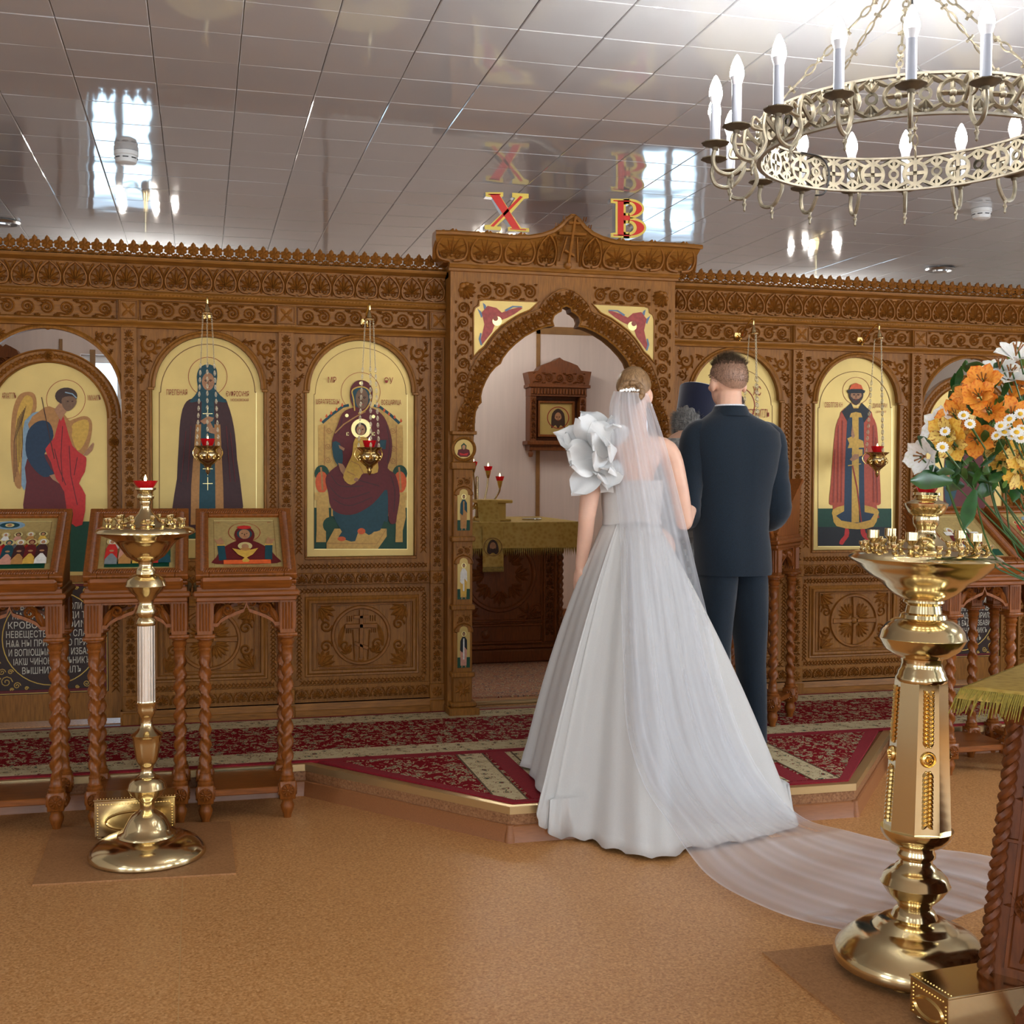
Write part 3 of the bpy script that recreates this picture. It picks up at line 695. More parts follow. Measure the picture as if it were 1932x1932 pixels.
    for o, c_ in ((L_, cv), (R_, mirror_mb(cv))): c_.build('carving', 'oak_carved', o)['kind'] = 'stuff'
# head of the deacon-door bays (open arch above the door)
x0, x1 = -1.08, -.387; xc = (x0 + x1) / 2; DR = (x1 - x0) / 2; DZS = 1.79
mb = MB(); mb.prism([(x0, DZS)] + arch_pts(xc, DZS, DR)[1:-1] + [(x1, DZS), (x1, 2.15), (x0, 2.15)], Y0, Y0 + .05)
band(mb, arch_pts(xc, DZS, DR - .004, 32), [(0, -.03), (0, .012), (.010, .016), (.018, .006), (.024, 0)], y=Y0)
L_, R_ = both(mb, 'door_head', 'oak'); cv = MB()
spandrel(cv, x0 + .01, xc, DZS, 2.14, xc, DZS, DR + .024, .012, Y0 - .0005, 1); spandrel(cv, xc, x1 - .01, DZS, 2.14, x1 - .01, DZS, DR + .024, .012, Y0 - .0005, -1)
cv.ridge(arc(xc, 2.142, .012, 0, 2 * PI, 14)[:-1], .005, .01, closed=True, y=Y0)
for o, c_ in ((L_, cv), (R_, mirror_mb(cv))): c_.build('carving', 'oak_carved', o)['kind'] = 'stuff'
# entablature: scroll band, mouldings, palmette frieze and pierced crest; left and right of the gateway
XL = -1.62
mb = MB(); mb.box(XL, 1.262, Y0 - .02, Y0 + .06, 2.15, 2.30)
hmould(mb, XL, 1.262, 2.147, 2.182, Y0 - .02, OGEE)
L_, R_ = both(mb, 'scroll_band', 'oak_horizontal'); cv = MB()
edges = [XL] + [v for p in PIL for v in p] + [1.262]
for a, b2 in ((-1.56, -1.175), (-1.065, -.405), (-.297, .374), (.483, 1.174)):
    cv.ridge([(a + .004, 2.190), (b2 - .004, 2.190), (b2 - .004, 2.280), (a + .004, 2.280)], .003, .005, closed=True, y=Y0 - .0205)
    scroll_run(cv, a + .014, b2 - .014, 2.193, 2.277, .012, y=Y0 - .0205)
for o, c_ in ((L_, cv), (R_, mirror_mb(cv))): c_.build('carving', 'oak_carved', o)['kind'] = 'stuff'
mb = MB(); hmould(mb, XL, 1.262, 2.285, 2.333, Y0 - .03, [(0, 0), (.008, .0), (.008, .12), (.022, .2), (.034, .4), (.036, .6), (.030, .8), (.016, .92), (.016, 1)])
for k in range(int((1.262 - XL) / .018)):
    x = XL + k * .018; mb.add([(x, Y0 - .042, 2.293), (x + .010, Y0 - .062, 2.302), (x + .018, Y0 - .067, 2.312), (x + .008, Y0 - .069, 2.311)], [(0, 1, 2, 3)])
both(mb, 'rope_moulding', 'oak_horizontal')
mb = MB(); mb.box(XL, 1.262, Y0 - .035, Y0 + .06, 2.333, 2.47); hmould(mb, XL, 1.262, 2.463, 2.492, Y0 - .035, [(0, 0), (.012, .1), (.022, .3), (.040, .45), (.044, .7), (.046, 1), (0, 1)]); FR = both(mb, 'frieze', 'oak_horizontal')
pm = MB(); palmette(pm, .126, .122, .016, 0); pm_me = pm.mesh('palmette', 'oak_carved')
nP = round((1.262 - XL) / .118); stp = (1.262 - XL) / nP
for o, sgn in zip(FR, (1, -1)):
    for k in range(nP):
        x = XL + (k + .5) * stp; x = x if sgn > 0 else mir(x)
        if -1.25 < x < 5.2: inst('palmette', pm_me, o, M=T(x, Y0 - .0355, 2.337) @ S(stp / .126, 1, 1)).matrix_parent_inverse = I4
# crest leaf: six-pointed pierced leaf
lf = MB(); w2 = .029
for k in range(6):
    a = PI / 2 + k * PI / 3; L0 = .040 if k == 0 else .029; lobe(lf, 0, .044, L0 * math.cos(a), .044 + L0 * math.sin(a), .0105, .010, 0, 4, 0)
lf.v = [(x, y, z) for x, y, z in lf.v]
bk = MB(); bk.v = [(x, .012 + (.0 if y > -.001 else .006), z) for x, y, z in lf.v]; bk.f = [f[::-1] for f in lf.f]; bk.m = list(lf.m); lf.merge(bk)
for sx in (-1, 1):
    lf.ridge(smooth_path([(sx * .004, .024), (sx * .018, .012), (sx * w2, .020)], 4), .005, .008, y=0); lf.ridge(smooth_path([(sx * .006, 0), (sx * .02, .006), (sx * w2, .004)], 3), .005, .008, y=0)
    lf.box(min(0, sx * .03), max(0, sx * .03), 0, .012, -.004, .010)
    lf.ridge([(sx * .022, .056), (sx * w2, .044)], .004, .006, y=0)
lf_me = lf.mesh('crest_leaf', 'oak_carved')
mb = MB(); mb.box(XL, 1.262, Y0 - .055, Y0 + .02, 2.490, 2.500); CR = both(mb, 'crest_rail', 'oak_horizontal')
nL = round((1.262 - XL) / .0575); stp = (1.262 - XL) / nL
for o, sgn in zip(CR, (1, -1)):
    for k in range(nL):
        x = XL + (k + .5) * stp; x = x if sgn > 0 else mir(x)
        if -1.25 < x < 5.2: inst('crest_leaf', lf_me, o, M=T(x, Y0 - .055, 2.500) @ S(stp / .058, 1, .95)).matrix_parent_inverse = I4
for o in bpy.data.objects:   # parts of the screen are modelled in world space
    if o.parent in (ico, icoR): o.matrix_parent_inverse = Matrix.Translation(o.parent.location).inverted()
# ------------------------------------------------------------------ gateway portal
YP = 6.16
gate = empty('gate_portal', 'carved oak gateway with a cusped arch, gold spandrels and a crowned cornice', 'gateway', (CX, 6.3, PLAT))
def gp(mb, name, material, parent=None, angle=40):
    o = mb.build(name, material, parent or gate, angle)
    if parent is None: o.matrix_parent_inverse = gate.matrix_basis.inverted()
    return o
def P2(px, py, Y=YP): v = onY(px, py, Y); return (v.x, v.z)
OFF = CX - P2(1065.5, 580)[0]
def half(pts, Y=YP): return [(P2(x, y, Y)[0] + OFF, P2(x, y, Y)[1]) for x, y in pts]
def full(h): return h + [(mir(x), z) for x, z in h[::-1]][1 if abs(h[-1][0] - CX) < 1e-3 else 0:]
inn = half([(893, 814), (893, 795), (895, 778), (900, 766), (906, 760), (905, 748), (908, 735), (914, 720), (922, 706), (932, 694), (942, 687), (946, 677), (956, 664), (970, 650), (988, 636), (1010, 624), (1030, 617), (1043, 616), (1040, 606), (1043, 597), (1051, 591), (1056, 589), (1058, 582), (1065.5, 579)])
out = half([(857, 814), (858, 795), (862, 778), (868, 765), (875, 757), (873, 745), (876, 728), (880, 714), (886, 696), (895, 678), (905, 664), (914, 657), (922, 645), (932, 632), (946, 618), (965, 605), (980, 596), (1000, 588), (1015, 582), (1018, 575), (1026, 564), (1040, 552), (1052, 546), (1065.5, 543)])
inn[-1] = (CX, inn[-1][1]); out[-1] = (CX, out[-1][1])
INN, OUT = full(inn), full(out)
xl = 1.264; xr = mir(xl); zt = P2(1065, 520)[1]; z8 = inn[0][1]
# back plate with the arch cut out
mb = MB(); mb.prism([(xl, z8)] + OUT + [(xr, z8), (xr, zt), (xl, zt)], YP, YP + .05)
mb.box(xl, xl + .03, YP + .05, Y0 + .08, PLAT, zt); mb.box(xr - .03, xr, YP + .05, Y0 + .08, PLAT, zt); mb.box(xl, xr, YP + .05, Y0 + .08, zt - .03, zt)
plate = gp(mb, 'frame', 'oak')
mb = MB(); mb.strip(INN, OUT, YP - .012, YP + .07)
band(mb, INN, [(0, -.05), (0, .016), (.006, .022), (.012, .016), (.014, .0)], y=YP - .004); band(mb, OUT, [(-.014, 0), (-.010, .014), (-.004, .016), (0, 0)], y=YP - .004)
arch = gp(mb, 'arch', 'oak')
cv = MB(); mid = [((a[0] + b2[0]) / 2, (a[1] + b2[1]) / 2) for a, b2 in zip(INN, OUT)]
pth = []; 
for a, b2 in zip(mid, mid[1:]): pth.append(a)
tot = 0; want = .046; nxt = .02; q = []
for a, b2 in zip(mid, mid[1:]):
    L = math.dist(a, b2)
    while nxt <= tot + L:
        t = (nxt - tot) / L; q.append((a[0] + (b2[0] - a[0]) * t, a[1] + (b2[1] - a[1]) * t, math.atan2(b2[1] - a[1], b2[0] - a[0]))); nxt += want
    tot += L
al = MB()
for k in range(7): a = -1.9 + 3.8 * k / 6; lobe(al, 0, -.012, .040 * math.sin(a), -.012 + .042 * math.cos(a), .0075, .016, .1 * (k - 3) / 3, 4)
al.dome(0, -.016, .008, .017, 0, 7, 2)
for sx in (-1, 1): al.ridge(spiral(sx * .018, -.02, .010, 0, 1.1, 10, .2, sx), .0035, .012)
al_me = al.mesh('acanthus_leaf', 'oak_carved')
for k, (x, z, a) in enumerate(q):
    inst('acanthus_leaf', al_me, arch, M=T(x, YP - .0125, z) @ Ry(-a + (PI / 2 if x < CX else -PI / 2)) @ S(1.1, 1.1, .95))
# spandrel icons: gold with a red winged figure
def seraph(sgn):
    sp = half([(892, 672), (892, 590), (895, 581), (902, 577), (903, 568), (912, 566), (1013, 570)]) 
    lim = [p for p in out if p[0] < sp[-1][0] - .01 and p[1] > sp[0][1] + .005]
    pts = sp + [(x - .008, z + .008) for x, z in lim[::-1]]
    fx = (lambda p: p) if sgn > 0 else (lambda p: (mir(p[0]), p[1]))
    g = MB(); g.prism([fx(p) for p in pts], YP - .003, YP + .01); o = gp(g, 'spandrel_icon', 'gold_leaf')
    o['label'] = 'gold spandrel painted with a red winged figure'
    pm_ = MB(); lay = [0]
    def P(material, pp, h=True):
        lay[0] += 1; y = YP - .0033 - lay[0] * .0004; pm_.use(material)
        w_ = [fx(p) for p in half(pp)]
        if sum(w_[i][0] * w_[(i + 1) % len(w_)][1] - w_[(i + 1) % len(w_)][0] * w_[i][1] for i in range(len(w_))) < 0: w_ = w_[::-1]
        pm_.add([(a, y, b2) for a, b2 in w_], [list(range(len(w_)))])
    P('seraph_blue', [(899, 582), (906, 588), (910, 595), (906, 600), (903, 592)]); P('seraph_blue', [(909, 571), (914, 575), (920, 588), (916, 592), (911, 582)])
    P('seraph_red', [(907, 590), (918, 577), (935, 581), (945, 590), (960, 584), (980, 579), (984, 582), (970, 592), (955, 600), (944, 604), (936, 603), (932, 612), (927, 626), (916, 640), (908, 650), (903, 648), (908, 630), (912, 612)])
    P('seraph_blue', [(950, 585), (965, 577), (983, 578), (984, 580), (966, 580), (953, 588)]); P('seraph_blue', [(904, 628), (901, 640), (905, 652), (908, 651), (905, 640), (907, 629)])
    P('gold_line', [(936 + 9 * math.cos(a * PI / 6), 606 + 9 * math.sin(a * PI / 6)) for a in range(12)]); P('seraph_skin', [(933 + 5 * math.cos(a * PI / 5), 601 + 5 * math.sin(a * PI / 5)) for a in range(10)])
    pm_.build('winged_figure', None, o, 0)
    fr = MB(); band(fr, [fx(p) for p in pts][::1 if sgn > 0 else -1], [(-.003, 0), (-.002, .006), (.004, .008), (.008, 0)], closed=True, y=YP - .001); fr.build('moulding', 'oak', o)
mat('seraph_red', (158, 62, 52), .55, var=.2, vscale=60); mat('seraph_blue', (98, 118, 140), .55); mat('seraph_skin', (150, 80, 62), .6)
seraph(1); seraph(-1)
# carved border of scrolls with corner leaves
cv = MB(); 
def vs_run(x0, x1, z0, z1):
    q = MB(); scroll_run(q, 0, z1 - z0, -(x1 - x0) / 2, (x1 - x0) / 2, .013, cell=.072)
    return q, T((x0 + x1) / 2, YP - .0005, z0) @ Ry(-PI / 2)
bx0 = half([(857, 600)])[0][0]; bx1 = half([(889, 600)])[0][0]; bz0 = half([(870, 752)])[0][1]; bz1 = half([(870, 568)])[0][1]; hz0 = half([(900, 563)])[0][1]; hz1 = half([(900, 531)])[0][1]
q, M_ = vs_run(bx0, bx1, bz0, bz1); cv.merge(q, M_); cv.merge(mirror_mb(MB().merge(q, M_)))
hx1 = half([(1012, 560)])[0][0]; scroll_run(cv, bx1 + .03, hx1, hz0, hz1, .013, cell=.085, y=YP - .0005); cv.merge(mirror_mb(MB().merge(cv))) if False else None
q = MB(); scroll_run(q, bx1 + .03, hx1, hz0, hz1, .013, cell=.085, y=YP - .0005); cv.merge(mirror_mb(q))
gp(cv, 'border_carving', 'oak_carved')['kind'] = 'stuff'
for sg in (1, -1):
    x, z = half([(879, 548)])[0]; lfm = MB(); xx = x if sg > 0 else mir(x)
    fan(lfm, xx - sg * .02, z + .02, .075, math.atan2(-1, sg) - .9, math.atan2(-1, sg) + .9, 7, .012, .024, y=YP)
    for (dx, dz, r) in ((-.03, .0, .016), (.0, .03, .016), (-.02, .022, .02)): lfm.dome(xx + sg * dx, z + dz, r, .022, YP, 10, 3)
    gp(lfm, 'corner_leaf', 'oak_carved')
# mouldings above the frame
mb = MB(); hmould(mb, xl - .012, xr + .012, zt - .005, zt + .035, YP - .01, [(0, 0), (.006, .05), (.008, .35), (.018, .45), (.022, .7), (.028, .85), (.028, 1), (0, 1)]); mb.box(xl, xr, YP - .01, Y0 + .08, zt, zt + .035)
gp(mb, 'architrave', 'oak_horizontal')
# crown: coved board with an ogee peak
YT = 6.03
def cpt(px, py, Y): v = onY(px, py, Y); return v
cb0 = zt + .035
top_px = [(808, 433), (850, 434), (900, 437), (950, 441), (985, 442), (1010, 438), (1030, 431), (1046, 420), (1056, 409), (1064, 403), (1072, 403)]
tp = []
for x, y in top_px: v = onY(x, y, YT); tp.append((v.x, v.z))
sh = CX - onY(1068, 403, YT).x
tp = [(x + sh, z) for x, z in tp]; zflat = tp[0][1]
xcl = tp[0][0]; TOP = tp + [(mir(x), z) for x, z in tp[::-1]]
nt_ = 8; vs = []; cols = len(TOP)
for i in range(nt_ + 1):
    t = i / nt_
    for (x, z) in TOP:
        ox = (x - CX) * (1 - .085 * (1 - t) ** 1.6); f = t ** 1.5
        zz = cb0 + (z - cb0) * t; vs.append((ox, YP - .03 - (YP - .03 - YT) * f, zz))
vs = [(CX + x, y, z) for x, y, z in vs]
fs = [(i * cols + k, i * cols + k + 1, (i + 1) * cols + k + 1, (i + 1) * cols + k) for i in range(nt_) for k in range(cols - 1)]
b0 = len(vs); vs += [(x, y + .09 + .1 * (1 - i / nt_), z) for i in range(nt_ + 1) for (x, y, z) in vs[i * cols:(i + 1) * cols]]
fs += [tuple(b0 + j for j in f[::-1]) for f in fs]
for i in range(nt_):
    for k, s_ in ((0, 0), (cols - 1, 1)):
        a = [i * cols + k, (i + 1) * cols + k, b0 + (i + 1) * cols + k, b0 + i * cols + k]; fs.append(tuple(a if s_ else a[::-1]))
for k in range(cols - 1): j = nt_ * cols; fs.append((j + k, j + k + 1, b0 + j + k + 1, b0 + j + k)); fs.append((k + 1, k, b0 + k, b0 + k + 1))
mb = MB(); mb.add(vs, fs)
mb.tube([(x, YT + .004, z - .012) for x, z in TOP], .012, 6)
crown = gp(mb, 'crown', 'oak_horizontal')
pc = MB(); palmette(pc, .185, .150, .018, 0)
for i, (x, y, z) in enumerate(pc.v): t = max(z, 0) / .185; pc.v[i] = (x, y - .10 * t ** 1.4, z)
pc_me = pc.mesh('palmette', 'oak_carved')
for k in range(8):
    u = (k - 3.5) * .181
    if k in (3, 4): u = (-1 if k == 3 else 1) * .125
    inst('palmette', pc_me, crown, M=T(CX + u, YP - .034, cb0 + .004) @ S(.62 if k in (3, 4) else .98, 1, 1))
cv = MB()
for (a, b2, wd) in (((0, .02), (0, .245), .008), ((-.075, .165), (.075, .165), .008), ((-.03, .215), (.03, .215), .007), ((-.028, .085), (.028, .06), .007), ((-.05, .03), (-.028, .15), .004), ((.05, .03), (.028, .15), .004)): cv.ridge([a, b2], wd, .016, flat=.7)
for sx in (-1, 1):
    for (u, z) in ((.085, .19), (.05, .225), (.045, .13), (.075, .075)):
        for t in range(2): cv.ridge([(sx * (u + t * .012), z), (sx * (u + t * .012), z + .022)], .003, .01)
cv.dome(0, .012, .022, .016, 0, 9, 2)
for i, (x, y, z) in enumerate(cv.v): t = max(z, 0) / .185; cv.v[i] = (CX + x, YP - .036 + y - .10 * t ** 1.3 * .85, cb0 + z)
cv.build('crown_cross', 'oak_carved', crown)['kind'] = 'stuff'
# posts with medallion and three small panel icons
def post(sgn):
    pw0, pw1 = half([(853, 1000)])[0][0], half([(892, 1000)])[0][0]
    fx = (lambda x: x) if sgn > 0 else mir
    def bx(mb, x0, x1, y0, y1, z0, z1, bev=0.003): a, c = sorted((fx(x0), fx(x1))); mb.box(a, c, y0, y1, z0, z1, bev)
    Z = lambda py: P2(870, py)[1]
    mb = MB()
    bx(mb, pw0 - .01, pw1 + .012, YP - .022, YP + .15, Z(820), Z(813)); bx(mb, pw0, pw1, YP - .0, YP + .15, Z(872), Z(820), .004)
    bx(mb, pw0 - .008, pw1 + .008, YP - .014, YP + .15, Z(885), Z(872))
    bx(mb, pw0 + .004, pw1 - .004, YP + .004, YP + .15, Z(1330), Z(885), .003)
    for py in (1012, 1141, 1268): bx(mb, pw0 - .008, pw1 + .008, YP - .014, YP + .15, Z(py + 10), Z(py), .005)
    bx(mb, pw0 - .022, pw1 + .03, YP - .034, YP + .16, PLAT, Z(1334), .006); bx(mb, pw0 - .012, pw1 + .018, YP - .022, YP + .15, Z(1334), Z(1324), .008)
    o = gp(mb, 'post', 'oak')
    xc = (pw0 + pw1) / 2; zc = Z(847)
    md = MB(); md.use('oak'); md.lathe([(.066, 0), (.066, .014), (.058, .020), (.052, .012), (.050, .004), (0, .004)], (0, 0, 0), 28); md.use('gold_leaf'); md.lathe([(.050, .0), (.050, .0065), (0, .0065)], (0, 0, 0), 28)
    for mm, pts in (('p_maroon', [(-.035, -.03), (-.03, -.005), (-.014, .0), (0, .012), (.014, 0), (.03, -.005), (.035, -.03), (.02, -.042), (-.02, -.042)]), ('p_green', [(-.012, .0), (-.015, .018), (0, .032), (.015, .018), (.012, .0)]), ('p_skin', [(-.008, .002), (-.009, .016), (0, .022), (.009, .016), (.008, .002), (0, -.004)]), ('p_red', [(-.024, -.02), (0, -.026), (.024, -.02), (.018, -.034), (-.018, -.034)])):
        md.use(mm); k = ['p_maroon', 'p_green', 'p_skin', 'p_red'].index(mm); md.add([(x, z, .0068 + .0004 * k) for x, z in pts], [list(range(len(pts)))])
    m_ = md.build('medallion_icon', None, o, 30); m_.matrix_local = T(fx(xc), YP + .0, zc) @ Rx(PI / 2)
    cv = MB()
    for k, (yt, yb) in enumerate(((922, 1001), (1052, 1131), (1181, 1260))):
        x0, x1 = half([(861.5, yb)])[0][0], half([(885, yb)])[0][0]; z0, z1 = Z(yb), Z(yt); w_ = x1 - x0; xm = (x0 + x1) / 2; zs = z1 - .035
        sh_ = [(x0, z0), (x1, z0), (x1, zs), (x1 - .010, zs + .002)] + [(xm + .022 * math.cos(a), zs + .013 + .020 * math.sin(a)) for a in [PI * t / 8 for t in range(9)]] + [(x0 + .010, zs + .002), (x0, zs)]
        sh_ = [(fx(x), z) for x, z in sh_]
        ic = MB(); ic.use('gold_leaf').prism(sh_, YP + .0005, YP + .01); L = [0]
        def pp(mm, pts):
            L[0] += 1; ic.use(mm); y = YP + .0003 - .0004 * L[0]; ic.add([(fx(xm + u * w_), y, z0 + v * (z1 - z0)) for u, v in pts], [list(range(len(pts)))])
        pp('p_green', [(-.5, 0), (.5, 0), (.5, .25), (-.5, .25)]); c1 = ['p_teal', 'p_white', 'p_black'][k]; c2 = ['p_ochre', 'p_yellow', 'p_pink'][k]
        pp(c2, [(-.25, .05), (.22, .05), (.26, .45), (.2, .68), (-.2, .68), (-.28, .4)]); pp(c1, [(-.3, .42), (-.1, .36), (.05, .5), (.28, .42), (.26, .66), (.1, .74), (-.12, .74), (-.27, .64)]); pp('p_white' if k else 'p_ochre', [(-.06, .2), (.06, .2), (.05, .7), (-.05, .7)])
        pp('gold_line', [(.17 * math.cos(a) * 1.2, .81 + .065 * math.sin(a)) for a in [2 * PI * t / 12 for t in range(12)]]); pp('p_hair', [(.11 * math.cos(a), .81 + .05 * math.sin(a)) for a in [2 * PI * t / 10 for t in range(10)]]); pp('p_skin', [(.075 * math.cos(a), .805 + .035 * math.sin(a)) for a in [2 * PI * t / 10 for t in range(10)]])
        for sx in (-1, 1): pp('p_skin', [(sx * .12, .01), (sx * .2, .01), (sx * .16, .07), (sx * .08, .07)])
        ic.build('panel_icon', None, o, 0)
        leaf = MB(); scroll_run(leaf, fx(xm) - .036, fx(xm) + .036, z1 + .012, z1 + .058, .006, cell=.036, y=YP + .0035); cv.merge(leaf)
        cv.ridge([(fx(x0 - .004), zs)] + [(fx(xm + .05 * math.cos(PI - PI * t / 10)), zs + .004 + .042 * math.sin(PI * t / 10)) for t in range(11)] + [(fx(x1 + .004), zs)], .004, .008, y=YP + .0035)
    q = MB(); rosette(q, fx(xm), Z(1300), .03, 8, .008, YP + .0035); fan(q, fx(xm), Z(1300), .05, 0, 5.6, 9, .006, .006, y=YP + .0035); cv.merge(q)
    cv.build('carving', 'oak_carved', o)['kind'] = 'stuff'
    # small turned finial beside the arch foot, on the edge of the folded-back gate leaf
    fn = MB(); xg = fx(pw1 + .018); fn.lathe([(.0, 0), (.010, .0), (.012, .03), (.008, .05), (.017, .075), (.017, .10), (.007, .115), (.012, .15), (.003, .22), (0, .23)], (xg, YP + .12, Z(822)), 12)
    gl = MB(); a, c = sorted((fx(pw1 + .004), fx(pw1 + .03))); gl.box(a, c, YP + .16, YP + .62, PLAT + .03, Z(822), .004)
    gp(fn, 'finial', 'cherry'); gp(gl, 'gate_leaf', 'oak')
for nme, c in (('p_maroon', (96, 24, 24)), ('p_green', (18, 66, 44)), ('p_teal', (22, 66, 74)), ('p_red', (190, 40, 34)), ('p_orange', (214, 92, 40)), ('p_skin', (170, 122, 84)), ('p_skin_dark', (120, 88, 62)), ('p_hair', (62, 40, 26)), ('p_white', (222, 216, 204)), ('p_ochre', (176, 124, 66)), ('p_yellow', (206, 162, 66)), ('p_pink', (196, 138, 116)), ('p_black', (24, 26, 28)), ('p_blue', (26, 50, 72)), ('p_brown', (62, 30, 28)), ('p_grey', (120, 126, 126)), ('p_lightblue', (130, 156, 170)), ('p_throne', (204, 162, 84)), ('p_darkline', (70, 40, 22)), ('p_redline', (150, 48, 30)), ('p_icon_ground', (168, 142, 86)), ('p_cloak_orange', (178, 74, 44)), ('p_text_field', (50, 32, 24)), ('p_text', (206, 198, 178))):
    mat(nme, c, .5, spec=.35, var=.12, vscale=70)
post(1); post(-1)
# ------------------------------------------------------------------ the standing letters
def letter(name, label, polys, Y, parts):
    o = empty(name, label, 'letter', (0, 0, 0), group='greeting letters on the gateway')
    pts = [onY(x, y, Y) for p in polys for x, y in p]
    base = Vector((sum(p.x for p in pts) / len(pts), Y + .02, min(p.z for p in pts))); o.location = base
    body = MB(); yel = MB(); red = MB()
    for p in polys:
        w_ = [onY(x, y, Y) for x, y in p]; body.prism([(q.x - base.x, q.z - base.z) for q in w_], Y - base.y, Y - base.y + .05); yel.prism([(q.x - base.x, q.z - base.z) for q in w_], Y - base.y - .004, Y - base.y)
    for p in parts:
        w_ = [onY(x, y, Y) for x, y in p]; red.prism([(q.x - base.x, q.z - base.z) for q in w_], Y - base.y - .0055, Y - base.y - .003)
    body.build('letter_side', 'steel', o, 30); yel.build('gold_face', 'yellow_paint', o, 30); red.build('red_face', 'red_paint', o, 30)
YL = 6.10
X_out = [(916, 363), (949, 363), (949, 371), (945, 372), (959, 394), (972, 374), (966, 372), (966, 364), (997, 366), (997, 374), (988, 376), (964, 403), (983, 430), (998, 431), (998, 438), (958, 436), (958, 429), (964, 428), (953, 412), (937, 427), (945, 428), (945, 435), (914, 433), (914, 425), (925, 424), (948, 402), (931, 373), (916, 371)]
X_red = [[(923, 366), (941, 367), (981, 432), (966, 431)], [(981, 370), (986, 372), (931, 428), (925, 427)], [(921, 366), (944, 366), (944, 368), (921, 368)], [(962, 431), (992, 433), (992, 435), (962, 433)]]
letter('letter_kha', 'upright red letter X with gold rim standing on the gateway crown', [X_out], YL, X_red)
def ring_poly(cx, cz, rx, rz, a0, a1, n=12): return [(cx + rx * math.cos(a0 + (a1 - a0) * k / n), cz + rz * math.sin(a0 + (a1 - a0) * k / n)) for k in range(n + 1)]
def bowl(cx, cy, R, r, h, hh): return ring_poly(cx, cy, R, h, -PI / 2, PI / 2) + ring_poly(cx, cy, r, hh, PI / 2, -PI / 2)
B_out = [[(1152, 375), (1186, 376), (1186, 384), (1180, 385), (1180, 441), (1186, 442), (1186, 450), (1152, 448), (1152, 440), (1161, 439), (1161, 384), (1152, 383)], bowl(1185, 394, 30, 9, 19, 9), bowl(1185, 430, 34, 10, 20, 9), [(1176, 375), (1187, 375), (1187, 386), (1176, 386)], [(1176, 402), (1187, 402), (1187, 422), (1176, 422)], [(1176, 438), (1187, 438), (1187, 450), (1176, 450)]]
B_red = [[(1165, 379), (1176, 379), (1176, 445), (1165, 445)], bowl(1186, 394, 25, 14, 14, 13.2), bowl(1186, 430, 29, 15, 15, 14), [(1157, 378), (1190, 379), (1190, 381), (1157, 380)], [(1157, 443), (1190, 444), (1190, 446), (1157, 445)], [(1176, 407), (1188, 407), (1188, 416), (1176, 416)]]
letter('letter_ve', 'upright red letter B with gold rim standing on the gateway crown', B_out, YL, B_red)
